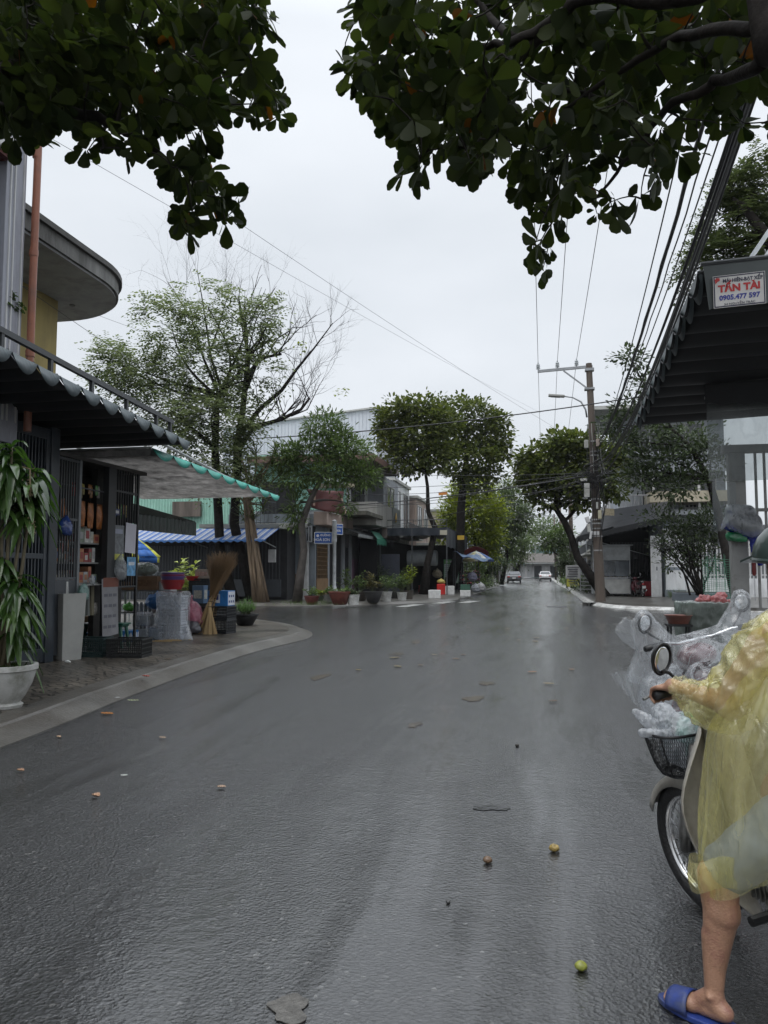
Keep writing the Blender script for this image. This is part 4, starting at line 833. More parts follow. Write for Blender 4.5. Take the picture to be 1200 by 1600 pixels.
for hd, k in heads:
    mb.tube([base + V(random.uniform(-.06, .06), random.uniform(-.05, .05), 0), base.lerp(hd, .5) + V(random.uniform(-.04, .04), 0, 0), hd], [.022, .018, .014], 7)
    for i in range(k):
        a = random.uniform(0, 6.28); f = random.random(); st = hd - V(0, 0, .35 * f); L_ = random.uniform(.3, .46); W_ = random.uniform(.06, .09); up = random.uniform(.2, 1.0) * (1 - .5 * f); o = V(math.cos(a), math.sin(a), 0); sd = V(-o.y, o.x, 0)
        drp = random.uniform(.9, 1.8); pts = []
        for j in range(9):
            s_ = j / 8; p = st + o * (L_ * (.25 * s_ + .5 * s_ ** 1.2)) + V(0, 0, L_ * (up * s_ * .7 - drp * s_ * s_ * .75)); wd = W_ * math.sin(math.pi * (s_ * .93 + .05)) ** .75 + .002
            pts.append((p - sd * wd * .5 + V(0, 0, .01), p - V(0, 0, .004), p + sd * wd * .5 + V(0, 0, .01)))
        vs = [q for tr_ in pts for q in tr_]; lm.add(vs, [(3 * j + a_, 3 * j + 3 + a_, 3 * j + 4 + a_, 3 * j + 1 + a_) for j in range(8) for a_ in (0, 1)])
mb.build('canes', CANE, t, smooth=True); lm.build('foliage', LONGL, t, smooth=True)
mb = MB()
for hx, hz in ((.16, 1.55), (.1, 1.95)):
    s0 = base + V(.04, .1, hz + .15); e0 = base + V(hx + .1, .02, hz - .15); mb.tube([s0, s0.lerp(e0, .5) + V(.04, 0, .12), e0], .008, 5)
    for i in range(60): q = s0.lerp(e0, .6 + .4 * random.random()); mb.ell(q + V(random.gauss(0, .022), random.gauss(0, .022), random.gauss(0, .03)), .009, .009, .009, 5, 4)
mb.build('flower_spike', M('flower_brown', (.22, .17, .09), .7, island=.3), t)
# fallen leaves and litter on the left pavement and road
def fallen(px, py, col, L_, label, z=0., name='fallen_leaf', w_=.5, curl=.3, group=None):
    c = PZ(px, py, z); mb = MB(); a = random.uniform(-.6, .6); ca, sa = math.cos(a), math.sin(a)
    def fn(u, v):
        x = (u - .5) * L_; y = (v - .5) * L_ * w_ * math.sin(math.pi * (.06 + .9 * u)) ** .7; zz = .012 + curl * abs(y) * .8 + .12 * L_ * (2 * u - 1) ** 2 * curl + .004 * math.sin(u * 25)
        return (c.x + x * ca - y * sa, c.y + x * sa + y * ca, z + zz)
    mb.grid(fn, 12, 6); mb.build(name, M('fl_' + ''.join('%02d' % int(x * 99) for x in col), col, .3, var=.35, scale=25), smooth=True, solid=.002, label=label, cat='leaf' if 'leaf' in name else 'litter', group=group)
rr = random.Random(44)
for i in range(34):
    py = rr.choice([rr.uniform(935, 985), rr.uniform(985, 1100)]); k_ = (py - 892) / 208; px = 845 + rr.choice([rr.uniform(-330, -150), rr.uniform(-120, 160)]) * k_ * 1.2
    fallen(px, py, rr.choice([(.22, .1, .03), (.12, .07, .03), (.2, .15, .05)]), rr.uniform(.09, .16), 'small brown leaf among those scattered over the far wet road', .0, group='leaves scattered over the far road')
fallen(167, 1117, (.4, .15, .03), .14, 'large orange brown leaf fallen beside the near kerb', .0)
fallen(228, 1058, (.3, .05, .03), .13, 'dark red leaf lying on the patterned pavers', .12)
fallen(208, 1096, (.5, .55, .3), .13, 'pale green curled leaf in the gutter by the kerb', .02, w_=.25)
fallen(32, 1207, (.35, .2, .12), .06, 'crumpled tan leaf near the left edge of the road', w_=.7, curl=.8)
fallen(150, 1247, (.4, .24, .15), .06, 'small tan crumpled leaf left of the road centre', w_=.8, curl=.9)
fallen(346, 1233, (.36, .24, .16), .06, 'light brown leaf right of the white scrap on the road', w_=.7, curl=.6)
fallen(254, 1155, (.36, .26, .18), .07, 'tan leaf on the road below the orange one', w_=.5, curl=.5)
fallen(92, 1153, (.3, .2, .12), .06, 'brown leaf in the gutter near the kerb', w_=.6)
fallen(194, 1214, (.65, .66, .62), .05, 'small white paper scrap on the wet road', name='paper_scrap', w_=.4, curl=.4)
fallen(183, 1060 + 32, (.5, .5, .5), .06, 'white scrap on the sloped kerb stone', .08, name='paper_scrap', w_=.6, curl=.4)
fallen(262, 1043 - 12, (.2, .12, .06), .1, 'brown leaf on pavers near the crates', .12, w_=.3)
for px, py, r_, lb, col in ((866, 1331, .028, 'half eaten yellow fruit on the road before the scooter', (.35, .25, .08)), (762, 1349, .024, 'brown squashed fruit at the middle of the road', (.16, .1, .06)), (908, 1517, .024, 'round olive green fruit lying at the bottom of the road', (.25, .27, .05)), (808, 1167, .018, 'small dark seed farther up the road', (.03, .025, .02)), (700, 1412, .01, 'tiny dark pebble near the bottom centre', (.05, .05, .05))):
    c = PZ(px, py); mb = MB(); mb.ell(c + V(0, 0, r_ * .75), r_, r_ * .9, r_ * .78); mb.ell(c + V(r_ * .6, .01, r_ * .4), r_ * .5, r_ * .5, r_ * .4)
    o = mb.build('fallen_fruit', M('fruit_%d' % int(px), col, .35, var=.5, scale=30), smooth=True, label=lb, cat='fruit'); fuse(o, r_ * .15, 2, r_ * .35, .02)
# ================================================================ TREES
def LF(name, col, hue2, isl=.3, rough=.45, trans=.3): return M(name, col, rough, island=isl, hue2=hue2, trans=trans, scale=1.5, spec=.12)
ALM = LF('almond_leaf', (.012, .02, .006), (.032, .042, .01), .3, .5, .42)
ALMY = LF('almond_leaf_turning', (.09, .035, .012), (.13, .06, .015), .3, .4, .45)
ALMF = LF('almond_leaf_far', (.055, .08, .022), (.12, .135, .038), .3, .45, .3)
FEATH = LF('feather_leaf', (.11, .145, .07), (.2, .225, .11), .25, .5, .35)
MIDL = LF('leaf_slender', (.065, .105, .035), (.12, .165, .055), .3, .4, .25)
BRIGHT = LF('leaf_bright', (.12, .17, .025), (.26, .29, .045), .3, .45, .35)
GREYG = LF('leaf_greygreen', (.075, .11, .045), (.14, .18, .08), .25, .5, .3)
DARKL = LF('leaf_dark', (.035, .052, .024), (.075, .1, .045), .35, .4, .2)
BARK = M('bark_dark', (.022, .019, .017), .75, var=.5, scale=6, bump=.9, bscale=25, spec=.1)
BARKG = M('bark_grey', (.1, .085, .07), .8, var=.4, scale=6, bump=.9, bscale=25)
def curve(a, b, bend, n=5, rr=random):
    a = Vector(a); b = Vector(b); L_ = (b - a).length; o = V(rr.gauss(0, 1), rr.gauss(0, 1), rr.gauss(.3, .8)) * L_ * bend
    return [a.lerp(b, i / n) + o * math.sin(math.pi * i / n) for i in range(n + 1)]
def Bl(px, py, Y, rpx, zpx, n, dy=None):
    c = PY(px, py, Y); s = Y / FPX; return (c, (rpx * s, dy if dy else rpx * s, zpx * s), n)
def tree(name, label, trunk, blobs, leaf, m=10, spread=.35, ll=.2, lw=.1, kind='two', bark=None, group=None, seed=1, twig=.012, limb=.09, droop=0., cat='tree', frond=False, extra=None, surf=.5, bare=0):
    """trunk: [(point, radius)...]; blobs: (centre, radii, number of leaf clusters)"""
    rr = random.Random(seed); bark = bark or BARK; t = T(name, label, cat, trunk[0][0], group=group)
    mb = MB(); mb.tube([p for p, r in trunk], [r for p, r in trunk], 12); mb.build('trunk', bark, t, smooth=True)
    mb = MB(); P = []; D = []; U = []
    top = trunk[-1][0]; hub = [(Vector(p), r) for p, r in trunk[len(trunk) // 2:]]
    for c, rad, n in blobs:
        h = min(hub, key=lambda q: (q[0] - c).length + (2 if q[0].z > c.z + .3 else 0)); pts = curve(h[0], c, .08, 7, rr); r0 = min(h[1] * .8, limb)
        rs = [r0 * (1 - .75 * i / 7) for i in range(8)]; mb.tube(pts, rs, 7); nodes = [(p, r) for p, r in zip(pts, rs)][2:]
        for k in range(n):
            while True:
                d = V(rr.gauss(0, 1), rr.gauss(0, 1), rr.gauss(0, 1)).normalized(); u = rr.random() ** (1 / 3 * (1 - surf) + .02)
                if d.z > -.75 or rr.random() < .4: break
            q = 1 + .5 * noise.noise(d * 2.2 + V(seed, c.x, 0)); e = c + V(d.x * rad[0], d.y * rad[1], d.z * rad[2]) * u * q
            cand = rr.sample(nodes, min(14, len(nodes))); nb = min(cand, key=lambda z: (z[0] - e).length)
            pt = curve(nb[0], e, .12, 4, rr); r1 = min(nb[1] * .6, twig * 2.2); mb.tube(pt, [r1 * (1 - .8 * i / 4) for i in range(5)], 4, cap=False); nodes.append((pt[2], r1 * .6)); nodes.append((pt[3], r1 * .5))
            if rr.random() < bare: continue
            out_ = (e - c).normalized() if (e - c).length > .01 else d
            if frond:
                for f_ in range(max(2, m // 9)):
                    fd = (out_ + V(rr.gauss(0, .6), rr.gauss(0, .6), rr.gauss(-.1, .4))).normalized(); sd = fd.cross(V(0, 0, 1)).normalized(); fl = spread * rr.uniform(.8, 1.5); s0 = e + V(rr.gauss(0, .15), rr.gauss(0, .15), rr.gauss(0, .15)) * spread
                    for j in range(9):
                        s_ = j / 8; p = s0 + fd * fl * s_ - V(0, 0, droop * fl * s_ * s_)
                        P.append(p); D.append(sd * (1 if j % 2 else -1) + fd * .5 - V(0, 0, .2)); U.append((0, rr.gauss(0, .3), 1))
            else:
                for j in range(m):
                    o = V(rr.gauss(0, 1), rr.gauss(0, 1), rr.gauss(0, .8)); P.append(e + o * spread * .5); dd = (o.normalized() + out_ * .5 - V(0, 0, droop)); D.append(dd); U.append((rr.gauss(0, .4), rr.gauss(0, .4), 1))
    mb.build('branches', bark, t, smooth=True)
    sc_ = np.array([rr.uniform(.6, 1.25) for _ in P]); leaves('crown', P, D, U, ll * sc_, lw * sc_, leaf, t, kind=kind)
    if extra: extra(t)
    return t

# --- near almond trees whose branches hang over the camera
def rosettes(centres, rr, out_from):
    P = []; D = []; U = []; Ln = []; mi = []
    for c in centres:
        ax = ((c - out_from).normalized() * .5 + V(rr.gauss(0, .35), rr.gauss(0, .35), rr.uniform(-.3, .5))).normalized(); a = ax.orthogonal().normalized(); b = ax.cross(a); k = rr.randint(6, 10); ph = rr.uniform(0, 6.28); young = rr.random() < .15
        for i in range(k):
            t_ = ph + 2 * math.pi * i / k + rr.gauss(0, .25); o = a * math.cos(t_) + b * math.sin(t_); d = (o + ax * rr.uniform(-.1, .7) - V(0, 0, rr.uniform(.15, .6))).normalized()
            P.append(c + o * .02 - ax * rr.uniform(0, .05)); D.append(d); n_ = (V(0, 0, 1) * .4 + ax + V(rr.gauss(0, .35), rr.gauss(0, .35), rr.gauss(0, .35))); U.append(n_); Ln.append(rr.uniform(.135, .225) * (.55 if (young or rr.random() < .15) else 1)); mi.append(1 if rr.random() < .011 else 0)
    return P, D, U, np.array(Ln), np.array(mi)
def inpoly(x, y, poly):
    r = False; j = len(poly) - 1
    for i in range(len(poly)):
        xi, yi = poly[i]; xj, yj = poly[j]
        if (yi > y) != (yj > y) and x < (xj - xi) * (y - yi) / (yj - yi) + xi: r = not r
        j = i
    return r
def canopy_pts(poly, n, dmin, dmax, rr, step=26, margin=18):
    xs = [p[0] for p in poly]; ys = [p[1] for p in poly]; out = []
    while len(out) < n:
        x, y = rr.uniform(min(xs), max(xs)), rr.uniform(min(ys), max(ys))
        if inpoly(x, y, poly): out.append(PD(x, y, rr.uniform(dmin, dmax)))
    return out
def almond(label, trunk, limbs, polys, seed, sc_=1.):
    rr = random.Random(seed); t = T('almond_tree', label, 'tree', trunk[0][0])
    mb = MB(); mb.tube([p for p, r in trunk], [r for p, r in trunk], 16); mb.build('trunk', BARK, t, smooth=True)
    mb = MB(); nodes = []
    for pts, r0, r1 in limbs:
        n = len(pts); q = []
        P_ = [Vector(p) for p in pts]
        for i in range(n - 1):
            p0, p1, p2, p3 = P_[max(i - 1, 0)], P_[i], P_[i + 1], P_[min(i + 2, n - 1)]
            for j in range(5):
                s = j / 5; q.append(.5 * ((2 * p1) + (p2 - p0) * s + (2 * p0 - 5 * p1 + 4 * p2 - p3) * s * s + (3 * p1 - p0 - 3 * p2 + p3) * s ** 3) + V(rr.gauss(0, .01), rr.gauss(0, .01), rr.gauss(0, .01)))
        q.append(P_[-1]); rs = [r0 + (r1 - r0) * i / (len(q) - 1) for i in range(len(q))]; mb.tube(q, rs, 10); nodes += list(zip(q, rs))[3:]
    cs = []
    for poly, n, d0, d1 in polys: cs += canopy_pts(poly, n, d0, d1, rr)
    cs.sort(key=lambda c: min((c - q).length for q, r in nodes[::3]))
    for c in cs:
        nb = min(nodes, key=lambda z: (z[0] - c).length); pt = curve(nb[0], c, .08, 4, rr); r1 = max(.006, min(nb[1] * .55, .02)); mb.tube(pt, [r1 * (1 - .7 * i / 4) + .002 for i in range(5)], 5, cap=False); nodes += [(pt[2], r1 * .7), (pt[3], r1 * .5), (pt[4], r1 * .4)]
    mb.build('branches', BARK, t, smooth=True)
    P, D, U, Ln, mi = rosettes(cs, rr, trunk[-1][0]); Ln *= sc_
    leaves('crown', P, D, U, Ln, Ln * .6, ALM, t, kind='oval', mats=[ALM, ALMY], mi=mi); return t
LP = [(-30, 0), (425, 0), (428, 30), (400, 60), (405, 120), (445, 140), (450, 175), (370, 200), (350, 190), (320, 215), (320, 250), (365, 300), (360, 335), (290, 305), (275, 340), (255, 310), (280, 270), (215, 235), (170, 235), (120, 250), (95, 225), (60, 232), (-30, 195)]
LP0 = [(-30, -40), (400, -40), (400, 20), (360, 120), (330, 190), (250, 205), (150, 190), (60, 175), (-30, 180)]
LPX = [(-900, 150), (-30, 170), (400, 0), (380, -500), (200, -1100), (-900, -1000)]  # unseen foliage beyond the frame, added to darken the road's reflection
RP = [(510, 0), (525, 50), (535, 140), (575, 170), (562, 215), (590, 245), (650, 280), (730, 280), (775, 290), (770, 325), (825, 335), (812, 425), (850, 440), (885, 375), (905, 330), (945, 375), (975, 330), (1040, 320), (1060, 290), (1120, 210), (1160, 200), (1230, 190), (1230, 0)]
RP0 = [(540, -40), (1240, -40), (1240, 190), (1090, 200), (1040, 270), (950, 300), (860, 300), (760, 260), (640, 230), (580, 150)]
RPX = [(520, 0), (1230, 0), (1230, 180), (2000, 100), (1900, -1100), (1000, -1300), (650, -500)]  # same on the right: out-of-frame foliage added for the road's reflection
almond('almond tree branches hanging in from the upper left corner', [(V(-4.75, 2.2, .12), .2), (V(-4.7, 2.4, 1.6), .17), (V(-4.5, 2.9, 3.2), .15), (V(-4.3, 3.4, 4.2), .13)],
       [([V(-4.3, 3.4, 4.1), PD(-300, 150, 5.2), PD(0, 168, 5.8), PD(130, 178, 6.0), PD(210, 215, 6.2), PD(290, 270, 6.2)], .085, .018), ([PD(-100, 150, 5.5), PD(60, 90, 6), PD(220, 95, 6.6), PD(400, 120, 6.9)], .05, .012), ([V(-4.4, 3.2, 4.0), PD(-200, -200, 5.5), PD(100, -150, 6), PD(330, -80, 6.5), PD(400, 20, 6.8)], .08, .014), ([V(-4.3, 3.4, 4.2), PD(-200, -700, 5), PD(200, -900, 5.5)], .08, .02), ([PD(60, 172, 5.9), PD(150, 205, 6), PD(160, 240, 6)], .02, .008)],
       [(LP, 150, 5.4, 7.4), (LP0, 215, 5.2, 7.8), (LPX, 150, 4.6, 7.5), ([(255, 300), (380, 285), (385, 350), (345, 360), (270, 365)], 11, 5.8, 6.6)], 11)
almond('almond tree branches hanging in from the upper right corner', [(V(3.15, 2.6, .12), .24), (V(3.1, 2.7, 1.6), .2), (V(2.75, 3.2, 3.3), .18), (PD(1215, 60, 4.6), .17), (PD(1190, -150, 4.5), .15)],
       [([PD(1200, -60, 4.6), PD(1060, 0, 4.9), PD(925, -8, 5.2), PD(860, 35, 5.5), (PD(790, 68, 5.6)), PD(740, 72, 5.8), PD(650, 98, 6)], .065, .016), ([PD(870, 30, 5.5), PD(790, 110, 5.7), PD(755, 105, 5.7), PD(700, 145, 6)], .05, .015), ([PD(765, 105, 5.8), PD(760, 150, 5.8), PD(745, 190, 6)], .03, .01), ([PD(1190, 40, 4.7), PD(1060, 60, 5.4), PD(960, 120, 5.8), PD(880, 170, 6)], .05, .012),
        ([PD(1190, 100, 4.7), PD(1120, 130, 5.4), PD(1040, 170, 5.8), PD(990, 240, 6.2), PD(930, 310, 6.4)], .05, .01), ([PD(800, 60, 5.6), PD(740, 0, 6), PD(680, -60, 6.2)], .035, .01), ([PD(1190, -150, 4.5), PD(1150, -600, 5), PD(1300, -1000, 5)], .1, .03), ([PD(1190, -150, 4.5), PD(900, -400, 5.5), PD(700, -450, 6)], .07, .02), ([PD(1190, -150, 4.5), PD(1500, -300, 5), PD(1700, -500, 5)], .08, .02), ([PD(850, 140, 5.9), PD(930, 150, 6.1), PD(965, 190, 6.2), PD(890, 240, 6.3), PD(860, 330, 6.4)], .02, .006)],
       [(RP, 205, 5.4, 7.6), (RP0, 215, 5.2, 7.8), (RPX, 130, 4.6, 7.5)], 23, 1.03)

# --- trees across the side street, left
def feather_extra(t): pass
tree('feathery_tree', 'tall airy tree with feathery pale green leaves across the side street', [(V(-13.6, 32.8, .12), .26), (PY(344, 860, 32.8), .22), (PY(340, 780, 32.6), .2), (PY(336, 700, 32.5), .17), (PY(340, 620, 32.2), .1)],
     [Bl(330, 570, 32, 62, 66, 140), Bl(268, 510, 32, 52, 48, 80), Bl(205, 575, 32, 55, 40, 95), Bl(172, 560, 32, 30, 30, 34), Bl(385, 510, 32, 45, 50, 38), Bl(325, 480, 32, 60, 36, 30), Bl(330, 660, 31.5, 70, 50, 190), Bl(265, 640, 32, 50, 40, 90), Bl(400, 590, 32, 42, 45, 40), Bl(240, 600, 32, 50, 40, 70), Bl(350, 730, 31.5, 60, 40, 120), Bl(420, 500, 32, 25, 30, 18)],
     FEATH, m=36, spread=.66, ll=.2, lw=.085, seed=3, frond=True, twig=.014, limb=.11, droop=.35, surf=.35, bark=BARK)
def bare(mb, p, d, L_, r, depth, rr):
    n = 4; pts = [p]; dd = d.copy()
    for i in range(n): dd = (dd + V(rr.gauss(0, .13), rr.gauss(0, .13), rr.gauss(.04, .12))).normalized(); pts.append(pts[-1] + dd * L_ / n)
    mb.tube(pts, [r * (1 - .45 * i / n) for i in range(n + 1)], 5 if r < .03 else 8)
    if depth == 0: return
    for k in range(3 if depth > 1 else 4):
        q = pts[rr.randint(2, n)]; nd = (dd + V(rr.gauss(0, .5), rr.gauss(0, .5), rr.gauss(.15, .45))).normalized(); bare(mb, q, nd, L_ * rr.uniform(.5, .85), r * .5, depth - 1, rr)
t = T('bare_tree', 'dark pruned tree with bare twiggy branches spreading right', 'tree', V(-12.9, 33.3, .12)); rr = random.Random(5); b0 = PY(372, 700, 33)
mb = MB(); mb.tube([V(-12.9, 33.3, .12), PY(366, 820, 33), b0], [.26, .22, .2], 12); mb.build('trunk', BARK, t, smooth=True)
mb = MB()
def limbp(pts, r0, r1, twigs, L_=1.5, up=.5):
    P_ = [PY(x, y, 33 + dz) for x, y, dz in pts]; mb.tube(P_, [r0 + (r1 - r0) * i / (len(P_) - 1) for i in range(len(P_))], 8)
    for k in range(twigs):
        f = rr.uniform(.3, 1) * (len(P_) - 1); i = min(int(f), len(P_) - 2); q = P_[i].lerp(P_[i + 1], f - i); d = (P_[i + 1] - P_[i]).normalized(); nd = (d * .7 + V(rr.gauss(0, .5), rr.gauss(0, .6), rr.gauss(up, .3))).normalized(); bare(mb, q, nd, L_ * rr.uniform(.6, 1.3), r1 * .6, 2, rr)
limbp([(370, 700, 0), (378, 650, 0), (384, 600, 0), (388, 560, 0), (393, 545, 0)], .17, .1, 4, 1.6); limbp([(386, 590, 0), (405, 560, .3), (440, 553, .5)], .1, .06, 5, 1.4); limbp([(384, 610, 0), (398, 575, -.3), (408, 550, -.5)], .09, .06, 3, 1.4)
limbp([(375, 680, 0), (405, 640, .2), (440, 610, .5), (465, 575, .5), (490, 545, .5), (520, 505, .5)], .13, .02, 12, 1.7); limbp([(375, 700, 0), (395, 668, 0), (440, 655, .3), (470, 640, .6), (484, 622, .8)], .14, .05, 10, 1.6); limbp([(455, 650, .4), (480, 640, .5), (500, 600, .5)], .04, .015, 6, 1.3)
limbp([(355, 650, 0), (335, 600, 0), (318, 560, .2), (300, 500, .3), (262, 440, .4)], .1, .014, 8, 2.2); limbp([(350, 620, 0), (330, 560, 0), (318, 480, 0), (308, 420, .2)], .08, .012, 8, 2.0); limbp([(388, 560, 0), (376, 500, 0), (372, 460, 0)], .05, .012, 6, 1.8); limbp([(325, 560, 0), (345, 500, 0), (362, 440, 0)], .05, .01, 6, 1.8); limbp([(385, 560, 0), (400, 500, 0), (430, 450, 0)], .04, .01, 5, 1.5)
mb.build('branches', BARK, t, smooth=True)
P = []; D = []
for k in range(60): c = PY(*rr.choice([(470, 538), (475, 545), (540, 610), (530, 613)]), 33.5); P.append(c + V(rr.gauss(0, .12), rr.gauss(0, .1), rr.gauss(0, .1))); D.append((rr.gauss(0, 1), rr.gauss(0, 1), -.4))
leaves('crown', P, D, [(0, 0, 1)] * len(P), .16, .09, BRIGHT, t)

# dracaena tree with a root-wrapped trunk
ROOT = M('root_bark', (.16, .115, .075), .8, var=.5, scale=8, bump=1, bscale=30, streak=True)
t = T('dracaena_tree', 'root wrapped trunk with strappy dracaena leaves beside the feathery tree', 'tree', V(-12.2, 32.4, .12)); mb = MB(); b = V(-12.2, 32.4, .12); tp = PY(384, 770, 32.2)
for i in range(16):
    a = i / 16 * 6.28; o = V(math.cos(a), math.sin(a), 0) * rr.uniform(.1, .24); mb.tube([b + o * 1.5, b.lerp(tp, .3) + o + V(rr.gauss(0, .06), 0, 0), b.lerp(tp, .65) + o * .9 + V(rr.gauss(0, .06), 0, 0), tp + o * .7], [.09, .07, .06, .05], 6)
for i in range(5): e = tp + V(rr.uniform(-.8, 1.3), rr.uniform(-.5, .5), rr.uniform(.6, 2.0)); mb.tube(curve(tp, e, .1, 4, rr), [.07, .06, .05, .04, .035], 6)
mb.build('trunk', ROOT, t, smooth=True)
P = []; D = []; U = []; heads = [PY(x, y, 32.2) for x, y in ((400, 705), (425, 720), (380, 730), (440, 738), (410, 745), (355, 745), (395, 800), (412, 790), (430, 700), (408, 770), (380, 800))]
mb = MB()
for h in heads:
    mb.tube(curve(tp - V(0, 0, .5), h, .08, 4, rr), [.05, .045, .04, .035, .03], 5)
    for k in range(46):
        a = rr.uniform(0, 6.28); f = rr.random(); o = V(math.cos(a), math.sin(a), rr.uniform(-.4, 1.1)); P.append(h + V(0, 0, -.35 * f)); D.append(o); U.append((0, 0, 1))
mb.build('branches', ROOT, t); leaves('crown', P, D, U, [rr.uniform(.4, .75) for _ in P], .055, LF('dracaena_leaf', (.05, .08, .025), (.12, .14, .05)), t, kind='long')

# corner tree with the white band
ct = V(-10.45, 32.3, .12)
def band(t):
    mb = MB(); mb.lathe([(.2, 0), (.205, .03), (.19, .06)], 12, PY(467, 918, 32.3)); mb.build('trunk_band', WHITEP, t)
tree('street_tree', 'leaning small tree with slender whorled leaves at the street corner', [(ct, .24), (PY(469, 900, 32.3), .19), (PY(475, 860, 32.3), .165), (PY(471, 820, 32.3), .16), (PY(483, 785, 32.3), .13), (PY(503, 745, 32.3), .1), (PY(515, 715, 32.3), .07)],
     [Bl(505, 665, 32.3, 30, 24, 46), Bl(490, 700, 32.3, 34, 24, 56), Bl(450, 715, 32.3, 26, 22, 50), Bl(460, 745, 32.3, 32, 22, 60), Bl(550, 708, 32.3, 36, 22, 60), Bl(525, 735, 32.3, 36, 24, 66), Bl(568, 745, 32.3, 24, 18, 34), Bl(530, 690, 32.3, 26, 22, 40), Bl(540, 785, 32.3, 10, 18, 10), Bl(462, 790, 32.3, 14, 18, 18), Bl(462, 810, 32.3, 10, 14, 10)],
     MIDL, m=24, spread=.34, ll=.22, lw=.065, seed=8, extra=band, droop=.1, limb=.07, surf=.3, bark=M('bark_wet', (.05, .042, .036), .6, var=.5, scale=5, bump=.9, bscale=20))
# two almond trees down the street, left
def far_almond(label, trunk, blobs, seed, n=None, leaf=ALMF, name='almond_tree', m=17): return tree(name, label, trunk, blobs, leaf, m=m, spread=.38, ll=.27, lw=.17, seed=seed, droop=.25, limb=.1, surf=.3)
far_almond('forked almond tree with layered crown behind the red bin', [(V(-6.75, 45, .12), .34), (PY(668, 880, 45), .2), (PY(676, 845, 45), .18), (PY(680, 825, 45), .17), (PY(669, 800, 45), .13), (PY(668, 760, 45), .1), (PY(665, 740, 45), .09)],
    [Bl(625, 650, 45, 34, 26, 70), Bl(612, 690, 45, 28, 24, 56), Bl(655, 680, 45, 38, 32, 90), Bl(660, 640, 45, 30, 22, 48), Bl(640, 720, 45, 34, 22, 56), Bl(680, 715, 45, 34, 28, 60), Bl(600, 665, 45, 18, 22, 22), Bl(690, 660, 45, 24, 26, 44)], 14)
t_ = far_almond('almond tree with thick dark trunk right of the forked one', [(V(-6.0, 50, .12), .4), (PY(719, 860, 50), .3), (PY(720, 800, 50), .27), (PY(724, 750, 50), .22), (PY(730, 710, 50), .15)],
    [Bl(730, 650, 50, 44, 30, 110), Bl(765, 690, 50, 32, 28, 80), Bl(705, 690, 50, 34, 32, 80), Bl(740, 720, 50, 48, 30, 120), Bl(775, 665, 50, 20, 20, 30), Bl(690, 640, 50, 20, 20, 26), Bl(745, 750, 50, 36, 16, 40), Bl(785, 705, 50, 14, 20, 20)], 15)
tree('street_tree', 'bright yellow green bushy tree beyond the dark market awning', [(V(-4.9, 60, .12), .2), (PY(745, 880, 60), .14), (PY(742, 840, 60), .12), (PY(735, 810, 60), .1)],
     [Bl(735, 800, 60, 42, 38, 170), Bl(705, 835, 60, 22, 26, 60), Bl(750, 840, 60, 30, 24, 80), Bl(765, 800, 60, 24, 26, 70), Bl(710, 800, 60, 24, 22, 56), Bl(745, 765, 60, 28, 18, 60), Bl(770, 835, 60, 18, 18, 40), Bl(760, 860, 60, 16, 20, 40), Bl(720, 770, 60, 20, 14, 30)], BRIGHT, m=26, spread=.5, ll=.27, lw=.11, seed=21, surf=.3, limb=.08)
tree('street_tree', 'large grey green drooping tree behind the bright green one', [(V(-3.9, 78, .12), .25), (PY(792, 870, 78), .2), (PY(793, 830, 78), .16)],
     [Bl(795, 790, 78, 30, 30, 110), Bl(815, 815, 78, 18, 24, 60), Bl(780, 830, 78, 24, 26, 80), Bl(805, 850, 78, 18, 18, 50), Bl(790, 765, 78, 16, 12, 26), Bl(765, 860, 78, 16, 16, 40)], GREYG, m=28, spread=.62, ll=.34, lw=.12, seed=22, droop=.5, surf=.3)
tree('street_tree', 'distant pale tree where the left kerb narrows', [(V(-3.8, 104, .12), .25), (PY(815, 872, 104), .2)], [Bl(812, 862, 104, 16, 18, 60), Bl(822, 850, 104, 12, 10, 30), Bl(800, 872, 104, 14, 12, 40)], GREYG, m=14, spread=.8, ll=.36, lw=.14, seed=24)
tree('street_tree', 'dark shrubby tree over the left kerb past the market', [(V(-5.0, 66, .12), .15), (PY(762, 890, 66), .1)], [Bl(755, 885, 66, 14, 14, 50), Bl(740, 890, 66, 16, 16, 60), Bl(775, 885, 66, 14, 14, 50)], DARKL, m=14, spread=.5, ll=.25, lw=.12, seed=25)
# right
far_almond('almond tree leaning over the street behind the utility pole', [(V(3.3, 42, .12), .3), (PY(902, 870, 42), .2), (PY(893, 840, 42), .18), (PY(882, 815, 42), .17), (PY(868, 795, 42), .13), (PY(840, 784, 42), .08)],
    [Bl(850, 720, 42, 38, 24, 90), Bl(895, 705, 42, 40, 26, 100), Bl(930, 720, 42, 36, 30, 90), Bl(845, 755, 42, 34, 22, 70), Bl(890, 750, 42, 40, 26, 90), Bl(825, 735, 42, 22, 20, 40), Bl(960, 710, 42, 20, 24, 34), Bl(905, 780, 42, 28, 16, 34), Bl(875, 690, 42, 30, 14, 30), Bl(950, 760, 42, 24, 22, 40), Bl(850, 785, 42, 20, 10, 16)], 31)
tree('street_tree', 'round green tree low over the right kerb beyond the almond tree', [(V(2.9, 78, .12), .2), (PY(878, 870, 78), .12)], [Bl(868, 842, 78, 20, 16, 80), Bl(858, 850, 78, 12, 12, 40), Bl(882, 835, 78, 14, 12, 40), Bl(885, 860, 78, 10, 14, 30)], MIDL, m=14, spread=.6, ll=.3, lw=.14, seed=32)
tree('street_tree', 'slim stemmed tree beside the right kerb before the far pole', [(V(2.7, 62, .12), .1), (PY(880, 880, 62), .08)], [Bl(880, 885, 62, 8, 12, 30), Bl(888, 875, 62, 10, 14, 40)], DARKL, m=12, spread=.4, ll=.24, lw=.1, seed=33)
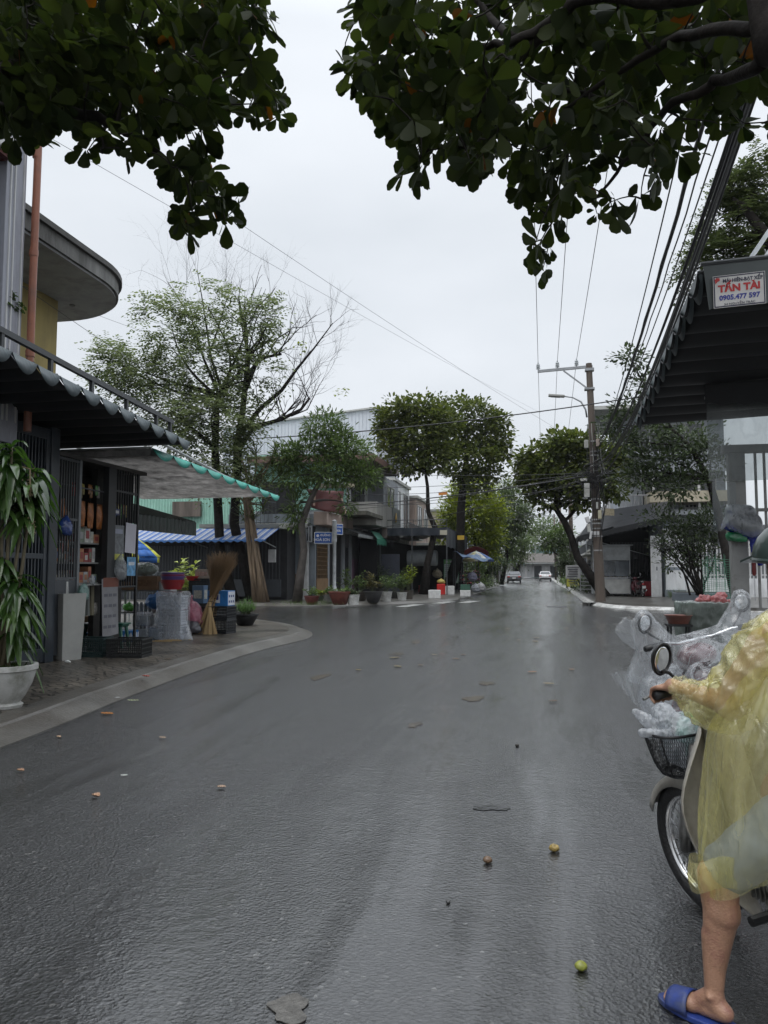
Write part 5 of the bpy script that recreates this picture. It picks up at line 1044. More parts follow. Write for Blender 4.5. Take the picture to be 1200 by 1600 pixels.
tree('street_tree', 'far hazy tree on the right above the end of the street', [(V(4, 150, .12), .3), (PY(862, 850, 150), .2)], [Bl(855, 822, 150, 18, 12, 60), Bl(870, 830, 150, 16, 12, 50), Bl(842, 830, 150, 12, 9, 30)], GREYG, m=14, spread=1.2, ll=.5, lw=.22, seed=34)
tree('street_tree', 'far hazy tree closing the view above the mint building', [(V(-6, 180, .12), .3), (PY(826, 850, 180), .2)], [Bl(830, 838, 180, 16, 10, 50), Bl(812, 840, 180, 16, 14, 50)], GREYG, m=14, spread=1.3, ll=.6, lw=.25, seed=35)
# dark tree on the right with sparse layered branches, leaves against the cables
tree('street_tree', 'dark many branched tree rising behind the white steel post', [(PY(1150, 938, 35), .2), (PY(1135, 870, 35), .18), (PY(1122, 800, 35), .17), (PY(1108, 750, 35), .14), (PY(1080, 700, 35), .09), (PY(1050, 670, 35), .06)],
     [Bl(1040, 720, 35, 34, 18, 55), Bl(1000, 745, 35, 30, 14, 36), Bl(1080, 690, 35, 40, 20, 50), Bl(1020, 680, 35, 34, 14, 34), Bl(985, 640, 35, 26, 16, 30), Bl(975, 690, 35, 22, 12, 24), Bl(1060, 760, 35, 34, 16, 50), Bl(1110, 720, 35, 26, 24, 40), Bl(985, 560, 35, 24, 14, 22), Bl(1010, 600, 35, 22, 14, 20), Bl(955, 665, 35, 16, 10, 14), Bl(1000, 720, 35, 20, 10, 14)],
     DARKL, m=17, spread=.45, ll=.2, lw=.1, seed=41, limb=.07, surf=.2)
tree('street_shrub', 'bushy dark shrub with bare stems before the white picket fence', [(PY(1098, 934, 36), .09), (PY(1092, 905, 36), .07), (PY(1085, 890, 36), .05)],
     [Bl(1060, 815, 36, 22, 16, 30), Bl(1085, 840, 36, 30, 26, 60), Bl(1050, 850, 36, 22, 16, 22), Bl(1110, 820, 36, 22, 26, 46), Bl(1095, 870, 36, 22, 14, 26), Bl(1020, 808, 36, 18, 8, 10), Bl(1045, 880, 36, 12, 8, 6)], DARKL, m=18, spread=.4, ll=.17, lw=.08, seed=42, limb=.05, surf=.3, cat='shrub')
t = T('shrub_stems', 'cluster of bare arching stems growing in the low planter', 'shrub', PY(1088, 930, 36.5)); mb = MB(); rr = random.Random(9)
for k in range(13):
    b_ = PY(1088 + rr.uniform(-10, 12), 930, 36.5); e = PY(1050 + rr.uniform(-28, 80), 840 + rr.uniform(-20, 40), 36.5 + rr.uniform(-1, 1)); pt = curve(b_, e, .1, 5, rr); mb.tube(pt, [.05, .045, .035, .025, .018, .01], 6)
    for q in range(3): bare(mb, pt[3], (pt[4] - pt[3]).normalized(), .9, .018, 1, rr)
mb.build('stems', BARK, t, smooth=True)
# feathery tree behind the right awning
tree('feathery_tree', 'feathery pale tree rising behind the black awning and signboard', [(V(4.9, 13.6, .12), .2), (V(4.9, 13.8, 3), .18), (PY(1230, 420, 14.5), .14), (PY(1190, 360, 14.5), .1), (PY(1160, 320, 14.5), .06)],
     [Bl(1150, 350, 15, 44, 40, 110), Bl(1185, 290, 15, 44, 44, 120), Bl(1110, 400, 15, 34, 36, 70), Bl(1180, 410, 15, 44, 30, 90), Bl(1085, 420, 15, 20, 24, 22), Bl(1145, 290, 15, 28, 24, 30), Bl(1250, 350, 15, 60, 80, 120), Bl(1120, 450, 15, 24, 16, 30)],
     LF('feather_leaf_dull', (.05, .07, .03), (.11, .13, .055), .3, .5, .3), m=45, spread=.26, ll=.085, lw=.032, seed=51, frond=True, twig=.006, limb=.05, droop=.4, surf=.3)
# ================================================================ BUILDINGS ACROSS THE SIDE STREET AND DOWN THE STREET
def wallmat(n, c, **k): return M(n, c, .75, var=.12, scale=1.2, dirt=tuple(x * .45 for x in c), dirt_amt=k.get('d', .45), streak=True)
W_WHITE = wallmat('wall_white', (.68, .69, .7)); W_GREY = wallmat('wall_bluegrey', (.22, .25, .28)); W_LGREY = wallmat('wall_lightgrey', (.36, .38, .41)); W_CREAM = wallmat('wall_cream', (.45, .4, .3)); W_STAIN = wallmat('wall_stained', (.4, .39, .36), d=1.0)
W_BEIGE = wallmat('wall_beige', (.36, .28, .24)); W_MINT = M('mint_sheet', (.33, .58, .48), .5, var=.1)
GLASS = M('dark_glass', (.02, .025, .03), .08, var=.2, spec=.8); BROWN = M('brown_tile', (.12, .07, .04), .35, var=.25, scale=6); SHUT = M('shutter_dark', (.03, .035, .042), .45); BLK = M('deep_dark', (.01, .01, .011), .8)  # BLK paints the shade inside openings, shop and stall; casters share it
FRAMEW = M('frame_white', (.5, .5, .5), .4); WOODB = M('wood_brown', (.09, .055, .035), .55, var=.3, scale=5)
def corrug(mb, a, b, h, n, amp=.03, m=0, per=8, z=None):
    """upright ribbed sheet from a to b"""
    a = Vector(a); b = Vector(b); d = (b - a); nr = V(-d.y, d.x, 0).normalized()
    mb.grid(lambda u, v: a + d * u + nr * (amp * (1 if (u * n) % 1 < .5 else -1)) + V(0, 0, h * v), n * 4, 1, m)
def window(t, x0, x1, z0, z1, plane, face='x', bars=0, frame=FRAMEW, glass=GLASS, f=.07, nm='window', mull=1):
    """framed window lying on plane x=plane (or y=plane); x0..x1 is the run along the wall; stands proud towards the street"""
    s = 1 if face in ('x',) else -1
    def B(mb, u0, u1, z0_, z1_, d0, d1):
        if face[0] == 'x' or face == '-x':
            k = 1 if face == 'x' else -1; mb.bx(min(plane + k * d0, plane + k * d1), max(plane + k * d0, plane + k * d1), u0, u1, z0_, z1_)
        else: mb.bx(u0, u1, plane - d1, plane - d0, z0_, z1_)
    fm = MB(); B(fm, x0, x1, z1 - f, z1, .002, .06); B(fm, x0, x1, z0, z0 + f, .002, .06); B(fm, x0, x0 + f, z0 + f, z1 - f, .002, .058); B(fm, x1 - f, x1, z0 + f, z1 - f, .002, .058)
    for i in range(mull): u = x0 + (x1 - x0) * (i + 1) / (mull + 1); B(fm, u - f * .35, u + f * .35, z0 + f, z1 - f, .002, .05)
    for i in range(bars): u = x0 + (x1 - x0) * (i + .5) / bars; B(fm, u - .012, u + .012, z0 + f, z1 - f, .03, .055)
    w_ = fm.build(nm, frame, t); g = MB(); B(g, x0 + f, x1 - f, z0 + f, z1 - f, .003, .015); g.build('pane', glass, w_); return w_
def railing(t, a, b, z0, z1, n, mat, r=.015, nm='railing'):
    a = Vector(a); b = Vector(b); mb = MB(); mb.tube([a + V(0, 0, z1), b + V(0, 0, z1)], r * 1.8, 5); mb.tube([a + V(0, 0, z0 + .05), b + V(0, 0, z0 + .05)], r * 1.3, 5)
    for i in range(n + 1): p = a.lerp(b, i / n); mb.tube([p + V(0, 0, z0), p + V(0, 0, z1)], r, 4)
    return mb.build(nm, mat, t)

# H1 house under the blue striped awning
t = T('house', 'low house with dark shutters under the blue striped awning', 'house', (-16, 34.5, .12))
MB().bx(-24, -14.3, 34.2, 42, .12, 3.5).build('wall', DARKW, t); mb = MB(); corrug(mb, (-23.5, 34.15, 0), (-14.4, 34.15, 0), 2.7, 60, .02); mb.build('shutter', SHUT, t)
mb = MB(); mb.bx(-14.6, -11.9, 34.0, 42, 3.5, 3.68); mb.build('roof_slab', M('concrete_pale', (.4, .4, .38), .7, var=.2), t)
mb = MB(); mb.bx(-14.3, -11.9, 35.2, 42, .12, 3.5); mb.build('porch_wall', DARKW, t); mb = MB()
for i in range(14): x = -14.2 + i * .17; mb.bx(x, x + .03, 34.3, 34.33, .3, 3.4)
mb.bx(-14.25, -11.9, 34.28, 34.35, .3, 1.1); mb.build('gate_bars', SHUT, t)
railing(t, (-14.4, 34.1, 0), (-12.1, 34.1, 0), 3.7, 4.7, 12, BAR); MB().bx(-13.9, -12.1, 37, 37.1, 3.7, 6.0).build('upper_wall', DARKW, t)
mb = MB(); mb.box((-12.3, 34.2, 2.2), .35, .12, .6); mb.build('meter_box', FRAMEW, t, bevel=.01)
BSTR = stripes('blue_white_stripes', [(0, (.03, .12, .4)), (.5, (.5, .52, .54)), (.62, (.03, .12, .4)), (.72, (.5, .52, .54))], .36, 0)
t = T('striped_awning', 'blue and white striped awning over the dark shutters across the side street', 'awning', (-15.2, 33.2, 2.6))
mb = MB(); mb.grid(lambda u, v: (-19.2 + 7.3 * u, 34.1 - 1.9 * v, 3.5 - .62 * v - .02 * math.sin(u * 60) * v), 60, 4); mb.build('canopy', BSTR, t, solid=.01)
mb = MB(); mb.grid(lambda u, v: (-19.2 + 7.3 * u, 32.19, 2.89 - (.09 + .035 * math.cos(u * 130)) * v), 120, 1); mb.build('valance', M('blue_valance', (.05, .15, .38), .6), t, solid=.008)
for x in (-19.0, -15.5, -12.1): MB().tube([(x, 34.1, 2.6), (x, 32.25, 2.86)], .025, 5).build('arm', M('rail_grey'), t)
t = T('warehouse', 'mint green corrugated wall above the blue striped awning', 'building', (-18, 42, .12))
mb = MB(); corrug(mb, (-26, 42.3, 3.0), (-12.6, 42.3, 3.0), 3.4, 70, .025); mb.build('wall', W_MINT, t); MB().bx(-26, -12.7, 42.4, 50, .12, 6.3).build('body', W_MINT, t)
MB().bx(-21.4, -19.6, 42.05, 42.2, 4.7, 5.6).build('wooden_shed_wall', M('old_boards', (.12, .1, .085), .8, var=.5, streak=True), t)

# H2 corner house
t = T('corner_house', 'corner house with blue grey wall, brown tiled foot and lattice door', 'house', (-13, 38, .12))
MB().bx(-15.5, -10.9, 36.55, 41.4, .12, 4.35).build('wall', W_GREY, t)
MB().bx(-14.3, -11.5, 36.45, 36.548, 1.35, 3.6).build('plaster', M('plaster_grey', (.19, .22, .25), .7, var=.1), t)
mb = MB()
for i in range(12): mb.bx(-14.3 + i * .234, -14.3 + i * .234 + .226, 36.44, 36.548, .13, 1.345)
mb.build('tile_foot', BROWN, t); MB().bx(-11.46, -11.2, 36.2, 36.5, .12, 4.3).build('column', FRAMEW, t, bevel=.01)
MB().bx(-16.5, -11.2, 35.3, 36.6, 3.62, 3.8).build('canopy_slab', M('concrete_pale'), t)
MB().bx(-10.9, -10.2, 36.2, 41.5, 3.75, 4.4).build('fascia', W_BEIGE, t, bevel=.02); MB().bx(-11.2, -10.9, 36.35, 36.5, 2.9, 3.7).build('transom', GLASS, t)
mb = MB()
for i in range(9): y = 36.75 + i * .22; mb.bx(-10.88, -10.85, y, y + .04, 1.1, 2.85)
for i in range(9): z = 1.1 + i * .22; mb.bx(-10.885, -10.845, 36.7, 38.7, z, z + .035)
LAT = M('lattice_brown', (.2, .13, .07), .5, var=.2); d_ = mb.build('door', LAT, t); MB().bx(-10.89, -10.84, 36.7, 38.7, .14, 1.1).build('door_panel', M('door_tan', (.28, .18, .1), .5, var=.2), d_); mb = MB(); mb.bx(-10.92, -10.9, 36.7, 38.7, .14, 3.0); mb.build('door_shade', BLK, d_)  # black slab behind the lattice paints the shade of the doorway
MB().bx(-10.9, -10.84, 38.7, 38.95, .12, 3.75).build('column', W_LGREY, t); MB().bx(-10.91, -10.86, 38.95, 41.3, .13, 3.7).build('side_shade', BLK, t)  # black slab on the front paints the shade of an opening
window(t, -11.3, -10.95, 2.9, 3.7, 36.18, 'y', frame=W_LGREY)
# red banner
RED = M('banner_red', (.085, .018, .016), .5, var=.2, scale=2); t = T('banner', 'faded red fabric banner sagging under the balcony of the corner house', 'banner', (-10.1, 37.5, 4.4))
mb = MB(); a, b = PX(478, 764, -10.6), PX(536, 768, -9.9); c_, d = PX(484, 790, -10.6), PX(541, 803, -9.8)
mb.grid(lambda u, v: (a.lerp(b, u)).lerp(c_.lerp(d, u), v) + V(.12 * math.sin(u * 9 + v * 3), 0, -.12 * math.sin(u * 3.1) * v), 24, 10); mb.build('cloth', RED, t, smooth=True, solid=.01)
mb = MB(); mb.grid(lambda u, v: (a.lerp(b, .88 + .04 * u + .1 * v * v)).lerp(c_.lerp(d, .86 + .05 * u + .08 * v), v) + V(.05, -.03, 0), 4, 10); mb.grid(lambda u, v: (a.lerp(b, .12 + .05 * u - .1 * v)).lerp(c_.lerp(d, .1 + .05 * u - .1 * v), v) + V(.07 + .12 * math.sin(1), -.04, 0), 4, 10)
mb.build('pale_stripe', M('banner_cream', (.4, .28, .22), .5), t, solid=.008)
# tarpaulin lump over the terrace
c = PX(548, 752, -10.4); mb = MB(); mb.grid(lambda u, v: (c.x - 1.5 + 1.6 * v, c.y - 2.6 + 4.4 * u, c.z + .35 * math.sin(math.pi * u) * (1 - .4 * v) - .5 * v + .05 * math.sin(u * 20)), 30, 6); mb.build('terrace_sheet', M('pale_sheet', (.4, .42, .42), .5, var=.2), label='pale sagging sheet roof behind the small corner tree', cat='roof sheet', smooth=True, solid=.02)
c = PY(148 + 0, 660, 36)
# dark corrugated awning of the next front
t = T('metal_awning', 'dark sloping sheet awning over the purple curtained window', 'awning', (-9.7, 43, 2.9))
mb = MB(); mb.grid(lambda u, v: (-10.8 + 1.5 * v, 39.2 + 8.2 * u, 4.0 - .55 * v + .02 * math.sin(u * 200)), 120, 3); mb.build('sheet', M('sheet_dark', (.05, .055, .06), .5, var=.3, dirt=(.12, .11, .1), dirt_amt=.4), t, solid=.02)
mb = MB(); mb.bx(-9.36, -9.28, 39.2, 47.4, 3.28, 3.44); mb.build('edge', M('rail_grey'), t)
# H3 white house with brown eaves and stained balcony
t = T('house', 'white house with deep brown eaves and a stained balcony with gold emblem', 'house', (-12.5, 46, .12))
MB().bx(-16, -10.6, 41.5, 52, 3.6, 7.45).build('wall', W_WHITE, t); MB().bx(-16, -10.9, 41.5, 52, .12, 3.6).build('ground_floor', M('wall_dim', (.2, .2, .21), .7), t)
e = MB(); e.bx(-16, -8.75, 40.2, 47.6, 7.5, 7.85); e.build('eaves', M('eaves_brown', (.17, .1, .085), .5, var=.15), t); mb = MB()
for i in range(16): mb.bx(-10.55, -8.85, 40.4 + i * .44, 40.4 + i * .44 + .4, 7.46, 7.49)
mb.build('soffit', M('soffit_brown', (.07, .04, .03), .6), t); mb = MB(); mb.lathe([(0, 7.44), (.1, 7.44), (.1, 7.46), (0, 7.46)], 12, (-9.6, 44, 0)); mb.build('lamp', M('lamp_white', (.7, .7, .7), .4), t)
mb = MB(); corrug(mb, (-16, 41.3, 4.9), (-10.55, 41.3, 4.9), 3.2, 26, .03); mb.build('side_wall', W_MINT, t)
mb = MB(); mb.bx(-12.2, -10.0, 40.9, 41.25, 6.1, 6.35); mb.build('side_ledge', M('ledge_cream', (.4, .36, .26), .6, dirt=(.1, .1, .08)), t)
MB().bx(-10.6, -9.6, 47.0, 52, 3.6, 7.45).build('front_bay', W_LGREY, t); window(t, 48, 50.5, 4.6, 7.0, -9.598, 'x', mull=1)
w_ = window(t, 42.6, 45.8, 5.0, 7.1, -10.598, 'x', mull=2, frame=M('frame_dark', (.06, .06, .07), .4))
mb = MB(); mb.extr([(-10.5, 43.6, 5.1), (-10.46, 43.6, 5.1), (-10.2, 43.6, 6.0), (-10.24, 43.6, 6.0)], (0, .9, 0)); mb.build('open_sash', M('frame_dark'), w_)
MB().bx(-10.6, -8.9, 41.6, 48.6, 4.05, 4.3).build('balcony_slab', W_STAIN, t); bp_ = MB(); bp_.bx(-9.02, -8.9, 41.6, 46.2, 4.3, 5.35); bp_.bx(-10.6, -9.03, 41.6, 41.72, 4.3, 5.35); bp_.build('balcony_wall', W_STAIN, t)
MB().bx(-9.0, -8.84, 46.2, 48.7, 4.1, 5.4).build('balcony_panel', M('panel_graphite', (.13, .14, .145), .4), t); MB().bx(-9.2, -8.88, 44.5, 48.7, 3.45, 4.04).build('soffit_panel', M('panel_brown', (.14, .11, .1), .5), t)
mb = MB(); mb.lathe([(0, 0), (.12, .03), (.2, .2), (.16, .38), (.07, .46), (.1, .55), (0, .6)], 14, (-8.78, 46.9, 4.5), mt=Matrix.Scale(.3, 4, V(1, 0, 0))); mb.build('emblem', M('gold', (.5, .3, .06), .35, metal=.6), t, smooth=True)
MB().bx(-10.3, -8.8, 38.9, 43, 4.42, 4.62).build('old_canopy', M('mossy_concrete', (.15, .145, .12), .8, var=.4, dirt=(.03, .03, .02), dirt_amt=.9, scale=3), t)
window(t, 41.9, 43.0, 1.2, 2.9, -10.898, 'x', mull=1, frame=M('frame_dark')); MB().bx(-10.89, -10.83, 43.6, 45.4, .2, 2.2).build('curtain', stripes('purple_curtain', [(0, (.3, .17, .26)), (.5, (.2, .11, .17))], .22, 1), t)
for y in (41.55, 43.2, 45.6): MB().bx(-10.88, -10.75, y, y + .25, .12, 3.6).build('column', W_LGREY, t)
mb = MB()
for i in range(16): y = 45.9 + i * .16; mb.bx(-9.3, -9.27, y, y + .03, .2, 2.1)
for z in (.5, 1.2, 2.1): mb.bx(-9.31, -9.26, 45.9, 48.4, z, z + .04)
mb.build('fence_bars', SHUT, t)
mb = MB(); corrug(mb, (-16, 41.5, 7.47), (-16, 41.51, 7.47), .01, 1); 
mb = MB(); mb.grid(lambda u, v: (-9.35 + .35 * v, 42.3 + 2.7 * u, 3.75 - .45 * v), 10, 3); mb.grid(lambda u, v: (-9.0, 42.3 + 2.7 * u, 3.3 - (.3 + .06 * math.sin(u * 40)) * v), 60, 1)
mb.build('small_awning', M('green_vinyl', (.05, .22, .15), .5, var=.2), label='short green scalloped awning below the stained balcony', cat='awning', solid=.01)
# big grey building behind
t = T('warehouse', 'tall plain light grey building behind the corner trees', 'building', (-17, 64, .12))
mb = MB(); mb.add([(-26, 60, .12), (-12.8, 60, .12), (-12.8, 60, 14.6), (-26, 60, 13.4), (-26, 70, .12), (-12.8, 70, .12), (-12.8, 70, 14.6), (-26, 70, 13.4)], [(0, 1, 2, 3), (1, 5, 6, 2), (5, 4, 7, 6), (4, 0, 3, 7), (3, 2, 6, 7)]); mb.build('wall', wallmat('wall_sheet_grey', (.62, .65, .7), d=.15), t)
mb = MB()
for i in range(44): x = -26 + i * .3; mb.bx(x, x + .03, 59.95, 59.997, 7, 13.4 + (x + 26) / 13.2 * 1.2)
mb.build('seams', M('seam_grey', (.52, .55, .6), .6), t); mb = MB(); mb.extr([(-26.2, 59.8, 13.4), (-12.6, 59.8, 14.62), (-12.6, 59.8, 14.75), (-26.2, 59.8, 13.53)], (0, 10.4, 0)); mb.build('roof', M('roof_pale', (.42, .42, .4), .6), t)
mb = MB(); mb.extr([(-12.75, 59.9, 14.76), (-10.6, 59.9, 14.0), (-10.6, 59.9, 13.8), (-12.75, 59.9, 14.5)], (0, 8, 0)); mb.bx(-12.79, -11.0, 60.2, 68, 10.5, 13.9); mb.build('side_roof', W_LGREY, t)
# simple but complete fronts farther on
def rowhouse(label, x0, x1, y0, y1, h, wm, floors=2, side=1, balc=True, nm='house', roofm=None, wn=2):
    """front plane at the street side; side=+1 for the left row (front faces +X)"""
    t = T(nm, label, 'house', ((x0 + x1) / 2, (y0 + y1) / 2, .12)); MB().bx(x0, x1, y0, y1, .12, h).build('wall', wm, t); fx = x1 if side > 0 else x0; face = 'x' if side > 0 else '-x'; fh = h / floors
    for f in range(floors):
        for i in range(wn):
            a = y0 + (y1 - y0) * (i + .15) / wn; b = a + (y1 - y0) / wn * .65
            if f == 0: window(t, a, b, .14, min(2.8, fh - .4), fx, face, frame=SHUT, nm='door', mull=3)
            else: window(t, a, b, f * fh + .7, f * fh + fh - .5, fx, face)
        if f and balc:
            mb = MB(); mb.bx(*(sorted((fx + side * .003, fx + side * 1.1))), y0 + .1, y1 - .1, f * fh - .1, f * fh + .08); b_ = mb.build('balcony', M('concrete_pale'), t); railing(t, (fx + side * 1.05, y0 + .15, 0), (fx + side * 1.05, y1 - .15, 0), f * fh + .08, f * fh + .95, int((y1 - y0) / .25), BAR)
    for i in range(wn): pass
    MB().bx(x0 - .15, x1 + .15, y0 - .1, y1 + .1, h + .002, h + .2).build('roof', roofm or M('concrete_pale'), t); return t
rowhouse('white two storey house behind the forked almond tree', -17, -10, 52.3, 59, 7.8, W_WHITE); rowhouse('pinkish narrow house beyond the white one on the left', -16, -9.5, 59.3, 66, 7.2, W_BEIGE)
rowhouse('cream two storey house behind the bright green tree', -15, -9, 70.5, 80, 7.0, W_CREAM); rowhouse('light grey house deep behind the drooping tree', -15, -8.5, 81, 92, 6.5, W_LGREY); rowhouse('white low house near the end of the left row', -15, -8, 93, 108, 4.4, W_WHITE, 1); rowhouse('grey house at the end of the left row', -15, -8, 109, 130, 6.8, W_GREY)
rowhouse('far cream house behind the parked silver car on the left', -14, -8, 132, 160, 6, W_CREAM)
rowhouse('white two storey house beyond the black shop awning on the right', 5.2, 12, 54, 64, 7.4, W_WHITE, side=-1); rowhouse('blue grey house behind the slim tree on the right', 5.5, 12, 65, 78, 6.8, W_GREY, side=-1); rowhouse('cream house behind the round green tree on the right', 5.5, 12, 79, 96, 6.5, W_CREAM, side=-1)
rowhouse('light grey house far along the right kerb', 5.5, 12, 97, 125, 6.5, W_LGREY, side=-1); rowhouse('white house at the far end of the right row', 5.5, 12, 126, 165, 6, W_WHITE, side=-1)
# mint green building and low old house closing the street (T junction)
t = T('building', 'mint green building closing the far end of the street', 'building', (-3, 185, .12)); a = PY(829, 853, 185); b = PY(862, 872, 185)
MB().bx(a.x, b.x + 2, 185, 195, .12, a.z).build('wall', M('mint_paint', (.3, .46, .42), .6, var=.1), t); mb = MB()
for i in range(4): mb.bx(a.x - .2, b.x + 2.2, 184.2, 185, 4.2 + i * 1.2, 4.3 + i * 1.2)
mb.bx(a.x + 1.0, a.x + 1.3, 184, 184.9, 4, a.z + 2.6); mb.bx(a.x - .3, b.x + 2.2, 184, 184.9, a.z, a.z + .25); mb.build('ledges', FRAMEW, t)
t = T('house', 'low old house with brown tiled roof at the end of the street', 'house', (-2, 172, .12)); MB().bx(-9, 8, 170, 178, .12, 3.3).build('wall', W_WHITE, t)
mb = MB(); mb.extr([(-9.8, 169, 3.3), (-9.8, 174, 5.4), (-9.8, 179, 3.3)], (18.6, 0, 0)); mb.build('roof', M('roof_tile', (.08, .07, .062), .7, var=.4, bump=.5, bscale=4), t)
for x in (-6, -1.4, 2, 5): MB().bx(x, x + 1.6, 169.9, 169.98, .14, 2.6).build('door', SHUT, t)
for x in (-7.5, -3.3, 1.1, 4.4): MB().bx(x, x + .3, 169, 169.3, .12, 3.25).build('column', FRAMEW, t)
MB().bx(-9.5, 8.5, 168, 169.8, 3.05, 3.2).build('porch_roof', M('sheet_pale', (.4, .42, .42), .5), t)
c = PY(886, 885, 130); t = T('tarpaulin_awning', 'small teal tarpaulin at the left kerb far down the street', 'awning', PY(800, 897, 110)); c = PY(797, 880, 110)
mb = MB(); mb.grid(lambda u, v: c + V(-1.2 + 3.2 * u, 0 + 4 * v, .5 * math.sin(math.pi * u) - .4 * v), 8, 4); mb.build('sheet', TEAL, t, solid=.02)
for dx in (-1.1, 1.9): MB().tube([c + V(dx, .1, 0), V(c.x + dx, c.y + .1, .12)], .03, 5).build('post', M('rail_grey'), t)

# ---- dark market stall
t = T('market_stall', 'dark tarpaulin market stall with black valance behind the almond trunks', 'stall', (-7.3, 48, .12))
TARP = M('tarp_navy', (.018, .024, .034), .45, var=.3, scale=2, bump=.3, bscale=3); x0, x1, ya, yb = -9.3, -5.35, 44.6, 57
mb = MB(); mb.grid(lambda u, v: (x0 + (x1 - x0) * u, ya + (yb - ya) * v, 4.05 - .18 * math.sin(math.pi * u * 3) ** 2 - .3 * v * 0), 30, 8); mb.build('roof', TARP, t, solid=.02)
mb = MB(); mb.grid(lambda u, v: (x0 + (x1 - x0) * u, ya - .03 * v * math.sin(u * 30), 4.02 - .45 * v), 60, 3); mb.grid(lambda u, v: (x1 + .05 * math.sin(u * 44) * v, ya + (yb - ya) * u, 4.0 - (1.15 - .12 * abs(math.sin(u * 20))) * v), 80, 4); mb.build('valance', TARP, t, solid=.01)
mb = MB()
for x, y in ((x0, ya), (-7.4, ya), (x1, ya), (x1, 49), (x1, 53), (x1, yb)): mb.tube([(x, y, .12), (x, y, 4.0)], .035, 6)
mb.build('posts', BAR, t); MB().bx(-10.4, -9.4, 44, 57, .12, 3.4).build('back_wall', BLK, t); MB().bx(-9.4, -5.6, 56.8, 57, .12, 3.4).build('side_wall', BLK, t)  # stall walls coloured black to imitate its unlit inside
MB().bx(-9.3, -8.2, 44.9, 45.0, .12, 2.5).build('curtain', M('navy_sheet', (.03, .035, .05), .6), t)
railing(t, (x0, ya + .1, 0), (x1, ya + .1, 0), 4.1, 4.5, 10, BAR, nm='top_frame')
c = PY(693, 832, 44.5); mb = MB(); mb.box(c, .42, .03, .28, rz=R(8)); mb.build('small_sign', M('sign_pale', (.4, .38, .3), .5), label='small cream sign wired above the market stall valance', cat='sign')
c = PY(720, 840, 46); mb = MB(); mb.box(c, .42, .03, .26); mb.build('small_sign', M('sign_yellow', (.5, .33, .03), .5), label='small yellow sign above the market stall valance', cat='sign')
c = PY(692, 771, 43.5); mb = MB(); mb.box(c, .5, .02, .18, ry=R(-4)); mb.build('small_sign', M('sign_orange', (.6, .22, .04), .5), label='orange tag hanging in the forked almond tree', cat='sign')
c = PY(660, 872, 46.5); mb = MB(); mb.lathe([(0, -.9), (.45, -.9), (.48, -.8), (.48, .8), (.45, .9), (0, .9)], 20, c, mt=Matrix.Rotation(R(90), 4, 'Y')); mb.build('water_tank', M('tank_grey', (.25, .27, .28), .4), label='grey horizontal tank under the market stall roof', cat='tank', smooth=40)
# menu board
c = PZ(706, 925, .12); c = V(c.x, c.y - .2, .12); t = T('menu_board', 'tall green and white drinks board with two orange drinks on it', 'sign', c); rx = V(math.cos(YAW), math.sin(YAW), 0); s = 46 / FPX
w_, h_ = 1.0, 1.5; zc = 1.35; yv = V(0, 0, 1); nf = V(math.sin(YAW), -math.cos(YAW), 0)
def flat(mb, c0, ax, u0, u1, v0, v1, d, th=.006, m=0):
    f = ax.cross(yv); o = c0 + f * d; mb.extr([o + ax * u0 + yv * v0, o + ax * u1 + yv * v0, o + ax * u1 + yv * v1, o + ax * u0 + yv * v1], f * th, m)
cc = c + V(0, 0, zc); mb = MB(); flat(mb, cc, rx, -.5, .5, -.78, .78, -.03, .03); mb.build('frame', M('frame_green', (.05, .22, .08), .4), t); mb = MB(); flat(mb, cc, rx, -.46, .46, -.74, .48, 0, .004); mb.build('panel', M('panel_palegreen', (.5, .62, .55), .4, var=.1), t)
mb = MB(); flat(mb, cc, rx, -.46, .46, .5, .74, 0, .005); mb.build('header', M('header_green', (.08, .3, .06), .4), t); mb = MB(); text_mb(mb, 'NƯỚC ÉP', cc + nf * .008 + V(0, 0, .61), .17, rx, yv); mb.build('lettering', M('white_print', (.75, .75, .75), .5), t)
mb = MB(); rr = random.Random(4)
for i in range(8): flat(mb, cc, rx, -.42, -.42 + rr.uniform(.25, .45), .38 - i * .13, .42 - i * .13, .004, .003); flat(mb, cc, rx, .1, .1 + rr.uniform(.1, .25), .38 - i * .13 + .0, .42 - i * .13, .004, .003) if i < 5 else None
mb.build('menu_lines', M('print_darkgreen', (.05, .12, .1), .5), t); mb = MB()
for dx in (.08, .26):
    f = rx.cross(yv); o = cc + rx * dx - yv * .55 + f * .004; mb.extr([o + rx * -.06, o + rx * .06, o + rx * .09 + yv * .22, o + rx * -.09 + yv * .22], f * .004)
mb.build('drinks', M('drink_orange', (.6, .3, .05), .4), t); mb = MB()
for dx in (-.45, .45): mb.tube([c + rx * dx, c + rx * dx + V(0, 0, .7)], .025, 6)
mb.build('legs', BAR, t)
def bucket(c, r, h, col, label, name='bucket'): mb = MB(); mb.lathe([(0, 0), (r * .8, 0), (r, h * .95), (r * 1.07, h * .96), (r * 1.07, h), (r * .95, h), (r * .9, h * .88), (0, h * .88)], 20, c); return mb.build(name, M('bk_' + ''.join('%02d' % int(x * 99) for x in col), col, .35, var=.15), label=label, cat=name, smooth=40)
def gp(px, py): return PZ(px, py, .12)
t = boxthing('plastic_bin', 'bright red square bin at the foot of the menu board', 'bin', gp(689, 929), .48, .45, .62, R(10), (.5, .015, .01), bevel=.03)
